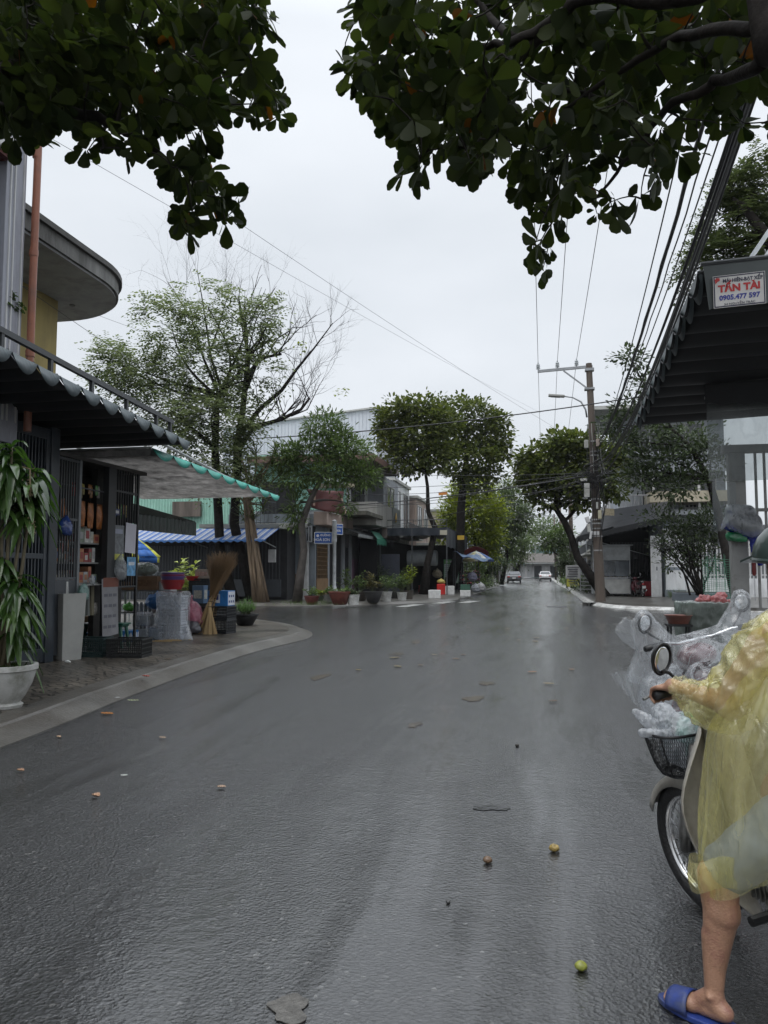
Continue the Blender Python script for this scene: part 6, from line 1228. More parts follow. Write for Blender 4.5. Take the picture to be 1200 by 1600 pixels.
boxthing('foam_box', 'white foam box leftmost on the wet kerb by the almond trunk', 'box', gp(679, 935), .62, .4, .42, R(8), (.55, .55, .54), bevel=.02, group='white foam boxes by the market'); boxthing('foam_box', 'white foam box right of the red bin below the menu board', 'box', gp(702, 929), .6, .4, .5, R(8), (.55, .55, .54), bevel=.02, group='white foam boxes by the market'); boxthing('foam_box', 'white foam box with hand holes nearest the road', 'box', gp(727, 932), .56, .42, .34, R(6), (.55, .55, .54), bevel=.02, group='white foam boxes by the market')
boxthing('plastic_crate', 'dark green crate standing on the nearest white foam box', 'crate', gp(727, 932) + V(0, 0, .35), .52, .38, .3, R(6), (.03, .09, .06)); boxthing('basket', 'red plastic tray left of the red bin under the tarpaulin', 'tray', gp(676, 921), .6, .5, .55, R(4), (.35, .02, .03))
lumpy('fruit_bag', 'yellow fruit wrapped in clear plastic on top of the red bin', 'bag', gp(689, 929) + V(0, 0, .62), .5, .4, .3, M('yellow_goods', (.4, .32, .08), .4, var=.4, scale=10, island=.2), vox=.03)
rr = random.Random(12)
t = T('fruit_stand', 'display stand heaped with dark fruit behind the nearest foam box', 'stand', gp(733, 922)); o = gp(733, 922); mb = MB()
for k in range(4): mb.box(o + V(0, .5 * k * .6, .35 + .28 * k), 1.5, .5, .06)
for dx in (-.7, .7): mb.tube([o + V(dx, 0, 0), o + V(dx, 0, .4)], .03, 6); mb.tube([o + V(dx, .9, 0), o + V(dx, .9, 1.2)], .03, 6)
mb.build('shelves', BAR, t)
for nm_, col, n_ in (('purple_fruit', (.09, .02, .04), 34), ('green_fruit', (.12, .18, .04), 18), ('red_fruit', (.25, .03, .03), 18)):
    mb = MB()
    for i in range(n_): k = rr.randint(0, 3); mb.ell(o + V(rr.uniform(-.7, .7), .3 * k + rr.uniform(-.2, .2), .44 + .28 * k + rr.uniform(0, .1)), .075, .075, .07, 8, 6)
    mb.build(nm_, M(nm_, col, .35, var=.3), t, smooth=True)
for px, py, col, lb in ((743, 926, (.35, .37, .4), 'grey bagged goods right of the fruit stand'), (738, 905, (.2, .2, .28), 'dark bag hanging beside the fruit stand'), (751, 924, (.45, .45, .45), 'small white bag at the right end of the stall goods'), (683, 900, (.3, .26, .18), 'tan bag hanging by the left edge of the menu board')):
    c = gp(px, 926) + V(0, 0, (926 - py) * .036); lumpy('goods_bag', lb, 'bag', c, .6, .45, .6, M('bag_%d' % px, col, .35, var=.4, scale=8, bump=.4, bscale=15), vox=.035, disp=.1)
parasol(V(-4.55, 53.5, .12), 2.75, 1.2, [(.6, .6, .55), (.1, .17, .4), (.55, .5, .3)], 'white and blue parasol leaning over the stall goods', tilt=(.2, -.3), drop=.6)
t = T('tarpaulin_sheet', 'blue patterned tarpaulin slung in front of the market stall', 'tarpaulin', PY(727, 925, 49)); a, b = PY(708, 862, 49), PY(748, 868, 51); mb = MB()
mb.grid(lambda u, v: a.lerp(b, u) + V(.9 * v, -1.2 * v, -.35 * v - .12 * math.sin(math.pi * u * 2) ** 2 + .1 * math.sin(v * 6 + u * 9)), 24, 8); mb.build('sheet', M('tarp_blue', (.1, .17, .3), .4, var=.5, scale=5), t, smooth=True, solid=.015); [MB().tube([q, V(q.x, q.y, .12)], .025, 5).build('post', BAR, t) for q in (a, b)]
c = PY(743, 862, 54); mb = MB(); mb.grid(lambda u, v: c + V(-.9 + 1.8 * u, .6 * v, .35 * math.sin(math.pi * u) - .5 * v), 10, 4); mb.build('red_sheet', M('sheet_red', (.16, .02, .02), .5), label='small red sheet above the white and blue parasol', cat='tarpaulin', solid=.01)
t = T('plastic_stool', 'red plastic stool in the shade of the market stall', 'stool', gp(658, 925)); c = gp(658, 925); RP_ = M('stool_red', (.4, .03, .04), .4); MB().box(c + V(0, 0, .42), .34, .34, .03).build('seat', RP_, t, bevel=.01)
for dx, dy in ((-.14, -.14), (.14, -.14), (-.14, .14), (.14, .14)): MB().tube([c + V(dx * .8, dy * .8, .41), c + V(dx, dy, 0)], .02, 5).build('leg', RP_, t)

# ---- potted plants before the corner houses
PL = [(487, 944, .5, .35, .3, (.12, .03, .025), 'bowl', MIDL, 'low brown bowl with short green herbs beside the leaning trunk'), (513, 941, .35, .3, .22, (.1, .1, .09), 'bucket', MIDL, 'grey pot of creeping green right of the brown bowl'),
      (531, 944, .35, .55, .45, (.13, .035, .025), 'bowl', MIDL, 'wide red brown bowl of herbs below the street name sign'), (552, 944, .2, .2, .26, (.5, .5, .48), 'bucket', DARKL, 'white bucket right of the wide red bowl'),
      (541, 934, 1.2, .75, .4, (.05, .045, .04), 'bowl', MIDL, 'dense dark green bush in a pot behind the white bucket'), (563, 938, 1.0, .6, .36, (.05, .04, .035), 'bowl', MIDL, 'leafy green plant in a brown pot right of the dense bush'),
      (583, 940, 1.1, .6, .4, (.03, .03, .03), 'bowl', LF('leaf_bronze', (.07, .06, .025), (.13, .12, .04)), 'bronze green plant in a round black bowl'), (575, 926, 3.0, .9, .3, (.06, .05, .04), 'bowl', DARKL, 'tall dark feathery plant against the purple curtain'),
      (603, 939, .9, .5, .28, (.4, .4, .38), 'bucket', MIDL, 'green plant in a pale bucket at the middle of the row'), (617, 934, 1.0, .6, .3, (.05, .05, .045), 'bowl', GREYG, 'grey green plant between the two pale buckets'),
      (628, 937, 1.2, .35, .24, (.45, .45, .43), 'bucket', MIDL, 'slim plant in the right pale bucket'), (638, 935, 1.6, .4, .26, (.06, .05, .04), 'bucket', BRIGHT, 'yellow green upright plant at the right end of the row'),
      (595, 928, 2.0, .7, .3, (.05, .05, .045), 'bowl', DARKL, 'dark bushy plant behind the bronze one'), (538, 925, 2.9, .6, .3, (.06, .05, .04), 'bowl', DARKL, 'tall dark plant right behind the sign post'), (500, 938, .4, .3, .2, (.06, .08, .05), 'bowl', BRIGHT, 'small yellow green clump between two bowls'), (612, 925, 1.7, .7, .3, (.05, .05, .045), 'bowl', MIDL, 'mid green bush before the dark fence bars')]
for px, py, h, r, pr, pc, sh, lf, lb in PL:
    c = gp(px, py + 1); potted(c, 'p', lb, h=h, r=r, potr=pr, poth=pr * 1.1 if sh == 'bowl' else pr * 1.6, potcol=pc, potshape=sh, leaf=lf, n=int(220 * max(.6, r) * max(.6, h)) + 60, ll=.17, lw=.07, group='potted plants in front of the corner houses')
# grass and moss at the tree foot, right weeds
P = []; D = []
for k in range(380):
    c = gp(470 + random.gauss(18, 26), 944 + random.uniform(-2.5, 3)); P.append(V(c.x, c.y, .11)); D.append((random.gauss(0, .5), random.gauss(0, .5), 1))
leaves('weeds', P, D, [(1, 0, 0)] * len(P), [random.uniform(.08, .25) for _ in P], .035, MIDL, kind='quad', label='green weeds growing round the foot of the leaning tree', cat='weeds').__setitem__('kind', 'stuff')
P = []; D = []
for k in range(700):
    c = gp(random.uniform(1045, 1090), 934 + random.uniform(-3, 2)); P.append(V(c.x, c.y, .12)); D.append((random.gauss(0, .5), random.gauss(0, .5), 1))
leaves('weeds', P, D, [(1, 0, 0)] * len(P), [random.uniform(.2, .6) for _ in P], .05, MIDL, kind='quad', label='green weeds along the foot of the white picket fence', cat='weeds').__setitem__('kind', 'stuff')
for (y0, y1, x, n_, h_, lf, lb) in ((57, 64, -5.0, 500, 2.4, MIDL, 'bushy green plants along the left kerb past the stall'), (66, 76, -5.0, 400, 1.8, DARKL, 'dark green bushes on the left kerb farther on'), (48, 58, 3.0, 260, 1.2, DARKL, 'low dark bushes on the right kerb by the far pole'), (66, 90, 2.8, 500, 1.7, MIDL, 'green bushes along the right kerb in the distance')):
    P = []; D = []; rr = random.Random(int(y0)); mb = MB()
    for k in range(n_ * 3):
        y = rr.uniform(y0, y1); q = rr.gauss(0, .45); z = .2 + h_ * rr.random() * (1 - .4 * abs(q)) * (.6 + .4 * math.sin(y * 2)); P.append(V(x + q, y, z)); D.append((rr.gauss(0, 1), rr.gauss(0, 1), rr.gauss(.2, .6)))
    for k in range(18): y = rr.uniform(y0, y1); mb.tube([(x, y, .1), (x + rr.gauss(0, .2), y + rr.gauss(0, .3), h_ * .8)], .015, 4)
    t = T('hedge', lb, 'hedge', V(x, (y0 + y1) / 2, .12)); mb.build('stems', BARK, t); leaves('foliage', P, D, [(0, 0, 1)] * len(P), .24, .11, lf, t)

# ---- street name sign
t = T('street_sign', 'white post with blue street name plates reading HOÀ SƠN 1', 'street sign', V(-9.75, 35.9, .12)); b = V(-9.75, 35.9, .12)
mb = MB(); mb.lathe([(0, 0), (.2, 0), (.2, .1), (.16, .16), (.17, .45), (.12, .5), (.1, .62), (.085, .66), (.085, 2.75), (.11, 2.78), (.12, 2.85), (.11, 3.75), (.13, 3.8), (0, 3.86)], 20, b); mb.build('post', M('post_white', (.5, .52, .54), .4, var=.1, dirt=(.25, .25, .25)), t, smooth=40)
SBL = M('sign_blue', (.02, .09, .36), .35, var=.05); WPR = M('white_print')
def plate(c, ax, w_, h_, lines, t, logo=True):
    mb = MB(); flat(mb, c, ax, -w_ / 2 - .03, w_ / 2 + .03, -h_ / 2 - .03, h_ / 2 + .03, -.012, .012); pl = mb.build('plate', WPR, t); mb = MB(); flat(mb, c, ax, -w_ / 2, w_ / 2, -h_ / 2, h_ / 2, 0.001, .004); mb.build('face', SBL, pl)
    f = ax.cross(yv); mb = MB()
    for s_, dx, dz, sz in lines: text_mb(mb, s_, c + ax * dx + V(0, 0, dz) + f * .008, sz, ax, yv, bold=.004)
    if logo:
        lc = c + ax * (-w_ / 2 + .14) + V(0, 0, .1) + f * .006; mb.extr([lc + ax * (.07 * math.cos(a_)) + yv * (.07 * math.sin(a_)) for a_ in [k * .5236 for k in range(12)]], f * .003)
    mb.build('lettering', WPR, pl)
plate(b + V(-.56, 0, 2.98) + nf * .02, rx, .82, .5, [('ĐƯỜNG', .1, .12, .13), ('HOÀ SƠN 1', 0, -.1, .175)], t)
ax2 = Vector((math.sin(R(28)), math.cos(R(28)), 0)); plate(b + V(.12, .2, 3.4), V(math.cos(R(58)), math.sin(R(58)), 0), .6, .46, [('ĐƯỜNG', .05, .1, .1), ('HOÀ', 0, -.08, .15)], t, False)
mb = MB(); mb.box(b + V(-.45, 0, 2.7), .8, .05, .05); mb.build('bracket', FRAMEW, t)

# ================================================================ RIGHT SIDE
t = T('corner_house', 'white corner house with railed balcony above the black shop awning', 'house', (8, 48, .12))
MB().bx(3.4, 6.4, 48.6, 53, .12, 4.6).build('shop_back', BLK, t); MB().bx(6.45, 6.7, 43.2, 53, .12, 4.5).build('side_wall', W_GREY, t); MB().bx(3.3, 10.5, 45, 53, 4.62, 4.85).build('floor_slab', W_LGREY, t)  # shop back coloured black to imitate the shaded interior
MB().bx(4.6, 10.5, 47, 53, 4.86, 10.6).build('wall', wallmat('wall_paleblue', (.42, .45, .49)), t); MB().bx(4.4, 10.8, 44.6, 53, 7.9, 8.15).build('balcony_slab', W_LGREY, t)
mb = MB(); mb.bx(5.4, 10.6, 44.8, 44.95, 7.0, 7.88); mb.build('balcony_wall', W_LGREY, t); MB().bx(6.0, 10.8, 44.6, 47, 5.3, 5.9).build('beige_band', W_CREAM, t)
window(t, 5.2, 7.6, 5.1, 7.2, 46.998, 'y', mull=2); window(t, 5.4, 9.4, 8.4, 10.1, 46.998, 'y', mull=3); window(t, 8.2, 10, 5.1, 7.0, 46.998, 'y', mull=1)
mb = MB(); corrug(mb, (4.5, 46.9, 4.9), (5.9, 46.9, 4.9), 2.6, 14, .02); mb.build('white_sheet', M('sheet_white2', (.5, .52, .54), .5), t); railing(t, (3.4, 45.1, 0), (10.4, 45.1, 0), 4.85, 5.75, 34, M('rail_white', (.4, .4, .42), .5))
for x in (3.5, 6.2, 8.6): MB().bx(x, x + .12, 44.95, 45.07, 4.85, 7.9).build('column', FRAMEW, t)
mb = MB(); mb.bx(3.1, 10.8, 44.4, 53, 10.6, 10.8); mb.build('roof', M('concrete_pale'), t)
# goods hung in the dark shop
mb = MB(); rr = random.Random(6)
for i in range(26): x = 4.1 + i * .085; mb.bx(x, x + .03, 47.6, 47.63, 1.2 + rr.uniform(0, .3), 3.2)
mb.build('hanging_strips', M('strip_grey', (.09, .09, .1), .4), t)
t = T('fabric_awning', 'wide black fabric awning over the dark shop behind the utility pole', 'awning', (5, 43, 3.6)); mb = MB()
A = [PY(928, 800, 44.5), PY(1045, 783, 44.5)]; Bz = [PY(905, 838, 41.5), PY(1045, 806, 41.5)]
mb.grid(lambda u, v: A[0].lerp(A[1], u).lerp(Bz[0].lerp(Bz[1], u), v) - V(0, 0, .06 * math.sin(v * 3.1)), 20, 6); mb.build('canopy', M('awning_black', (.025, .027, .032), .5, var=.3), t, solid=.02)
mb = MB(); mb.grid(lambda u, v: Bz[0].lerp(Bz[1], u) + V(0, -.02, -(.28 + .05 * math.sin(u * 120)) * v), 160, 2); mb.build('valance', BLACKC, t, solid=.01)
mb = MB(); q0 = Bz[0]; mb.grid(lambda u, v: V(q0.x - .05, q0.y + 12 * u, q0.z + .35 * u * 0 - (.5 + .05 * math.sin(u * 70)) * v), 80, 2); mb.grid(lambda u, v: V(q0.x - .05 + 1.8 * v, q0.y + 12 * u, q0.z + .5 * v), 10, 2); mb.build('side_valance', BLACKC, t, solid=.01)
mb = MB(); mb.tube([Bz[0] - V(0, 0, .02), V(6.5, 47, 2.3)], .025, 5); mb.tube([Bz[1] - V(0, 0, .1), V(7.2, 44, 2.4)], .025, 5); mb.build('arms', M('rail_grey'), t)
c = PY(952, 800, 41.2); mb = MB(); mb.box(c, .5, .03, .36, ry=R(3)); mb.build('small_sign', M('sign_cream2', (.3, .26, .18), .5, var=.5, scale=14), label='small brown lettered sign on the black awning edge', cat='sign')
# pushcart
c = V(3.75, 44.0, .12); t = T('food_cart', 'white glass fronted food cart behind the utility pole', 'cart', c, R(4), local=True); CWH = M('cart_white', (.42, .44, .45), .35, var=.12, dirt=(.25, .25, .25))
MB().box((0, 0, .55), 2.0, .8, .85).build('body', CWH, t, bevel=.02); mb = MB(); mb.box((0, -.41, .55), 1.9, .012, .75); mb.build('front_panel', M('cart_panel', (.5, .5, .48), .3), t)
MB().box((0, 0, 1.0), 2.1, .9, .05).build('counter', M('steel'), t); mb = MB()
for x in (-.97, .97):
    for y in (-.37, .37): mb.tube([(x, y, 1.02), (x, y, 2.75)], .025, 6)
mb.build('posts', M('steel'), t); MB().box((0, 0, 2.35), 2.0, .8, .8).build('sign_box', CWH, t, bevel=.01); MB().box((0, 0, 2.78), 2.3, 1.1, .05).build('roof', CWH, t)
MB().box((0, -.36, 1.5), 1.9, .01, .85).build('glass', film('cart_glass', (.5, .55, .6), .15, .05, 1, wstr=.02), t)
mb = MB(); rr = random.Random(3)
for i in range(7): mb.box((-.75 + i * .25, 0, 1.13), .16, .3, .2 + rr.random() * .2)
mb.build('trays', M('tray_tan', (.3, .24, .15), .5), t)
for x in (-.8, .8):
    for y in (-.3, .3): mb = MB(); mb.torus((x, y, .08), .06, .022, 16, 6); mb.build('caster', BLK, t)
# advertising stand boards
c = gp(896, 921); t = T('sign_board', 'standing board with yellow lower panel beside the right kerb', 'sign', c, R(-14), local=True); mb = MB(); mb.box((0, 0, 1.3), 1.1, .05, 1.0, rx=R(-6)); mb.build('upper_panel', M('board_grey', (.3, .3, .3), .5, var=.3), t); mb = MB(); mb.box((0, -.05, .55), 1.0, .04, .7, rx=R(-6)); mb.build('lower_panel', M('board_yellow', (.4, .38, .05), .5, var=.2), t)
mb = MB()
for i in range(5): mb.box((random.uniform(-.1, .1), -.06 - .02 * i, 1.65 - i * .17), random.uniform(.6, .9), .01, .07, rx=R(-6))
for i in range(3): mb.box((0, -.095, .75 - i * .17), random.uniform(.5, .8), .01, .07, rx=R(-6))
mb.build('print_lines', M('print_grey', (.05, .05, .06), .5), t); mb = MB()
for x in (-.5, .5): mb.tube([(x, .05, 1.7), (x, -.15, 0)], .02, 6); mb.tube([(x, .05, 1.7), (x, .45, 0)], .02, 6)
mb.build('frame', BAR, t)
c = V(2.75, 47, .12); t = T('ladder_rack', 'pale slatted folding rack leaning behind the sign board', 'rack', c); mb = MB()
for i in range(8): mb.box(c + V(0, i * .06, .3 + i * .22), .9, .03, .06)
mb.tube([c + V(-.45, 0, 0), c + V(-.45, .5, 2.1)], .025, 5); mb.tube([c + V(.45, 0, 0), c + V(.45, .5, 2.1)], .025, 5); mb.build('slats', M('rail_white'), t)
# white gate pillar, leaf, picket fence
t = T('gate_pillar', 'white gate pillar with moulded cap and grey band', 'pillar', (6.95, 43.5, .12)); x0, x1 = 6.5, 7.45
MB().bx(x0, x1, 43.1, 43.9, .5, 3.45).build('shaft', W_WHITE, t); MB().bx(x0 - .06, x1 + .06, 43.04, 43.96, .12, .5).build('plinth', W_GREY, t); mb = MB(); mb.bx(x0 - .1, x1 + .1, 43.0, 44, 3.45, 3.55); mb.bx(x0 - .18, x1 + .18, 42.92, 44.08, 3.55, 3.72); mb.build('cap', FRAMEW, t, bevel=.02); mb = MB(); mb.bx(x0 - .02, x1 + .02, 43.08, 43.92, 1.55, 1.7); mb.bx(x0 - .02, x1 + .02, 43.08, 43.92, 2.6, 2.68); mb.build('bands', W_GREY, t)
a, b = PY(1018, 935, 42.2), PY(1034, 935, 42.9); t = T('gate_leaf', 'white board gate leaf standing open beside the pillar', 'gate', V(a.x, a.y, .12)); d = V(b.x - a.x, b.y - a.y, 0); mb = MB()
for i in range(7):
    p = V(a.x, a.y, .14) + d * (i / 7); mb.extr([p, p + d * .125, p + d * .125 + V(0, 0, 3.2), p + V(0, 0, 3.2)], (.03, -.02, 0))
mb.build('boards', FRAMEW, t); p = V(a.x, a.y, .12) + d * .55; MB().box(p + V(.02, -.04, 1.5), .05, .04, .2).build('handle', SHUT, t)
t = T('picket_fence', 'white steel picket fence on a low wall right of the pillar', 'fence', (10, 43.6, .12)); MB().bx(7.46, 15, 43.45, 43.7, .12, 1.1).build('low_wall', W_WHITE, t); mb = MB()
for i in range(42): x = 7.55 + i * .178; mb.bx(x, x + .07, 43.53, 43.57, 1.1, 3.05)
mb.build('pickets', FRAMEW, t); mb = MB()
for z in (1.25, 1.9, 2.7): mb.bx(7.46, 15, 43.572, 43.61, z, z + .07)
mb.build('rails', FRAMEW, t)
MB().bx(7.3, 15, 52, 52.5, .12, 4.4).build('yard_wall', wallmat('yard_grey', (.16, .17, .18)), label='grey yard wall behind the white picket fence', cat='wall')
t = T('planter', 'low grey concrete planter at the foot of the picket fence', 'planter', PY(1085, 936, 38)); mb = MB(); a = PY(1052, 936, 38); mb.bx(a.x, a.x + 3, 37.4, 38.4, .1, .5); mb.build('trough', W_GREY, t, bevel=.02); MB().bx(a.x + .08, a.x + 2.92, 37.5, 38.3, .5, .53).build('soil', M('soil'), t)
NETG = M('net_green', (.05, .16, .1), .6); mb = MB(); a = PY(1100, 940, 33); b = PY(1150, 940, 33)
for i in range(24): p = V(a.x, a.y, .1).lerp(V(b.x, b.y, .1), i / 23); mb.tube([p, p + V(.1 * math.sin(i), 0, 1.9 + .2 * math.sin(i * 1.3))], .008, 3)
for j in range(22): z = .15 + j * .085; mb.tube([V(a.x, a.y, z), V((a.x + b.x) / 2, a.y + .05, z + .05 * math.sin(j)), V(b.x, b.y, z)], .008, 3)
mb.build('green_net', NETG, label='sagging green garden net right of the shrub stems', cat='net')

# ---- utility poles
def insul(c): mb = MB(); mb.lathe([(0, 0), (.03, 0), (.03, .06), (.1, .08), (.1, .1), (.05, .12), (.1, .17), (.1, .19), (.05, .21), (.09, .26), (.08, .29), (.04, .31), (.03, .38), (0, .38)], 12, c); return mb
CONC = M('pole_concrete', (.1, .08, .065), .75, var=.25, scale=3, bump=.4, bscale=10, dirt=(.07, .05, .04), dirt_amt=.6, streak=True)
pb = V(2.62, 36.0, .12); pt = PY(920, 568, 36)
t = T('utility_pole', 'tall concrete utility pole with crossarm, lamp and tangled cable boxes', 'utility pole', pb); ax = (pt - pb)
mb = MB(); mb.tube([pb, pb + ax * .5, pt], [.225, .18, .135], 20); mb.build('pole', CONC, t, smooth=40)
GALV = M('galvanised', (.3, .31, .32), .45, metal=.6, var=.2)
a, b = PY(840, 582, 36), PY(926, 574, 36); mb = MB(); d = b - a; mb.extr([a, a + V(0, .1, 0), a + V(0, .1, .12), a + V(0, 0, .12)], d); mb.build('crossarm', GALV, t)
mb = MB(); c0, c1 = PY(880, 580, 36), PY(918, 608, 36); mb.extr([c0, c0 + V(0, .06, 0), c0 + V(0, .06, .08), c0 + V(0, 0, .08)], c1 - c0); mb.box(PY(921, 608, 36), .45, .36, .09); mb.box(PY(921, 578, 36), .4, .34, .12); mb.build('brace', GALV, t)
INS = []
CER = M('ceramic', (.5, .53, .54), .25)
for px in (841, 871, 901): c = PY(px, 580 - (px - 841) * .1, 36) + V(0, .05, .04); INS.append(c + V(0, 0, .3)); insul(c).build('insulator', CER, t, smooth=40)
l0 = PY(917, 652, 36); mb = MB(); mb.tube([l0, PY(915, 640, 36), PY(908, 628, 36), PY(895, 621, 36), PY(880, 619, 36)], [.04, .04, .038, .035, .032], 8); la = mb.build('lamp_arm', GALV, t, smooth=True)
p0, p1 = PY(857, 617, 36), PY(882, 620, 36); mb = MB(); mb.box(p0.lerp(p1, .5), (p1 - p0).length, .26, .1, ry=R(6)); mb.box(p0.lerp(p1, .42) - V(0, 0, .06), (p1 - p0).length * .6, .2, .03, ry=R(6)); mb.build('lamp_head', M('lamp_grey', (.3, .3, .28), .4), la, bevel=.02)
def bxp(px, py, w_, h_, d_=.2, mat=FRAMEW, nm='junction_box', dy=-.28, rot=0):
    c = PY(px, py, 36 + dy); s = 36 / FPX; mb = MB(); mb.box(c, w_ * s, d_, h_ * s, ry=rot); return mb.build(nm, mat, t, bevel=.012)
BXG = M('box_grey', (.4, .4, .38), .5, var=.15, dirt=(.2, .19, .17))
bxp(916, 694, 6, 12, mat=BXG); bxp(934, 692, 5, 11, mat=M('box_pink', (.4, .32, .28), .5)); bxp(917, 766, 8, 21, mat=BXG); bxp(937, 804, 5, 13, mat=M('box_cream', (.45, .42, .3), .5)); bxp(933, 790, 3, 10, mat=BXG); bxp(918, 812, 6, 9, mat=FRAMEW, rot=R(-20)); bxp(920, 825, 5, 12, mat=BXG, rot=R(-8)); bxp(923, 836, 3, 12, mat=FRAMEW, rot=R(8)); bxp(912, 750, 10, 4, mat=BXG); bxp(943, 751, 8, 3, mat=BXG)
mb = MB()
for y_ in (690, 706, 712, 728, 780, 812, 818, 826, 838, 860): c = PY(924 + (y_ - 568) * .035, y_, 36); mb.lathe([(.2, -.03), (.215, -.03), (.215, .03), (.2, .03)], 20, c + V(.06 * 0, 0, 0))
mb.build('bands', M('band_mix', (.3, .3, .3), .5, island=.6), t); mb = MB(); c = PY(931, 833, 36 - .2); mb.box(c, .3, .02, .16); mb.build('number_label', FRAMEW, t)
mb = MB(); rr = random.Random(77); TANG = PY(927, 748, 35.8)
for k in range(46):
    c = TANG + V(rr.gauss(0, .28), rr.gauss(0, .2), rr.gauss(0, .35)); R_ = rr.uniform(.15, .4); ph = rr.uniform(0, 6.3); tl = rr.uniform(-.5, .5)
    mb.tube([c + V(math.cos(ph + s_ * .5) * R_, rr.uniform(-.03, .03) + .1 * math.sin(s_ + tl), math.sin(ph + s_ * .5) * R_ * .7) for s_ in range(rr.randint(6, 13))], .012, 4)
for k in range(26):
    x = rr.uniform(-.28, .28); z0 = rr.uniform(5.2, 8.2); z1 = z0 - rr.uniform(.8, 3.4); q = pb + ax * (z0 / 11); mb.tube([V(q.x + x, 35.75, z0), V(q.x + x * 1.4 + .08, 35.72, (z0 + z1) / 2), V(q.x + x * .8, 35.76, z1)], .012, 4)
mb.build('cable_tangle', M('cable_black', (.012, .012, .013), .5), t)
mb = MB()
for k in range(3): x = [-.14, .1, .2][k]; mb.tube([V(2.5 + x, 35.75, 8.2), V(2.55 + x, 35.74, 6.6), V(2.62 + x * 1.5, 35.7, 5.9)], .014, 4)
mb.build('pale_cables', M('cable_grey', (.35, .35, .33), .5), t)
# farther poles
def pole2(x, y, h, label, arm=True, r=.16):
    t = T('utility_pole', label, 'utility pole', V(x, y, .12), group='utility poles down the street'); mb = MB(); mb.tube([(x, y, .12), (x - .1, y, h)], [r, r * .7], 12); mb.build('pole', CONC, t, smooth=True)
    if arm:
        mb = MB(); mb.box((x - 1.2, y - .15, h - .3), 2.6, .08, .1); mb.build('crossarm', GALV, t); mb = MB()
        for dx in (-2.4, -1.4, -.4): mb.lathe([(0, 0), (.08, .02), (.05, .12), (.08, .2), (0, .3)], 8, (x + dx, y - .15, h - .25))
        mb.build('insulators', CER, t)
        for z in (5.0, 5.6): mb = MB(); mb.box((x - .1, y - .25, z), .3, .2, .45); mb.build('junction_box', BXG, t)
    return t
pole2(2.5, 64, 9.6, 'second utility pole, seen below the leaning almond tree', arm=False, r=.2); pole2(2.4, 92, 10.5, 'third utility pole with crossarm far down the right kerb'); pole2(2.3, 124, 10.5, 'farthest utility pole near the end of the street'); pole2(-4.8, 88, 9, 'thin pole on the left kerb before the drooping tree', arm=False)

# ---- overhead wires
PB = M('cable_black'); grp1 = 'thin power lines on the pole insulators'
nm_ = ['left', 'middle', 'right']
for i, c in enumerate(INS):
    wire(c, V(c.x - .15 + .0 * i, -14, c.z + .6), .35, .011, 'power_line', '%s power line running overhead from the crossarm toward the camera' % nm_[i], grp1, 30)
    wire(c, V(2.3 - 1.1 - .9 + .9 * i, 91.8, 10.3), .9, .011, 'power_line', '%s power line running from the crossarm down the street' % nm_[i], grp1, 20)
g2 = 'black cable bundle along the right side'
src = PY(928, 730, 35.8)
for k in range(12):
    rr = random.Random(100 + k); end = V(2.02 + rr.gauss(0, .035), 1.2, 7.35 + rr.gauss(0, .07)); st = src + V(rr.gauss(0, .12), 0, rr.gauss(.3, .3))
    wire(st, end, 1.45 + rr.uniform(-.06, .06), rr.choice([.009, .012, .018, .014]), 'overhead_cable', 'black cable of the thick bundle sweeping from the pole to upper right', g2, 40)
for k, (px0, r_, lb) in enumerate([(1.75, .03, 'thick twisted black cable left of the bundle'), (1.92, .012, 'thin cable between the twisted cable and the bundle')]):
    wire(PY(936, 690, 36), V(px0, 1.0, 7.55), .95, r_, 'overhead_cable', lb, None, 40, sway=.01)
for k, (x, z, lb) in enumerate([(2.0, 8.6, 'upper cable crossing the right canopy'), (1.75, 8.9, 'second upper cable crossing the right canopy'), (2.25, 8.3, 'third upper cable close to the dark trunk')]): wire(PY(934, 700, 36), V(x, .6, z), 1.1, .012, 'overhead_cable', lb, None, 40)
def pw(p0, y0, p1, y1, sag, r, label, group=None): return wire(PY(p0[0], p0[1], y0), PY(p1[0], p1[1], y1), sag, r, 'overhead_cable', label, group)
pw((400, 685), 37, (1000, 620), 34, .25, .028, 'thick black cable crossing the street above the corner trees')
pw((60, 205), 9, (845, 645), 45, .1, .0035, 'thin service wire slanting down from the upper left leaves'); pw((250, 265), 11, (905, 690), 38, .15, .004, 'second service wire slanting down across the sky')
pw((-40, 395), 9, (330, 640), 33, .1, .005, 'thin wire before the round slab, lower'); pw((-20, 425), 10, (260, 530), 33, .05, .005, 'thin wire before the round slab, upper'); pw((-40, 475), 9.2, (140, 590), 24, .05, .007, 'thin wire before the yellow wall')
g3 = 'cables fanning from the pole to the left houses'
for k, (y_, yy, s_, r_) in enumerate([(795, 37, .3, .025), (760, 36, .3, .012), (770, 37, .4, .012), (785, 38, .5, .012), (842, 37, .3, .012), (800, 39, .3, .012), (735, 41, .2, .012)]):
    wire(PY(430 + 12 * k, y_, yy), TANG + V(0, 0, rr.uniform(-.3, .5)), s_, r_, 'overhead_cable', ['thick cable from the pole to the corner house', 'upper thin cable from the pole to the small tree', 'second thin cable toward the small corner tree', 'sagging thin cable above the street sign', 'low cable in front of the corner house gate', 'cable crossing before the stained balcony', 'cable toward the mint green side wall'][k], g3, 20)
for k in range(6):
    rr = random.Random(300 + k); wire(TANG + V(0, 0, rr.uniform(-.2, .6)), PY(740 + 15 * k, 790 + rr.uniform(-6, 20), 60 + 3 * k), .6 + rr.uniform(0, .5), .012, 'overhead_cable', '%s thin cable from the pole into the left trees, counted from the left' % ['first', 'second', 'third', 'fourth', 'fifth', 'sixth'][k], 'cables from the pole into the left trees', 16)
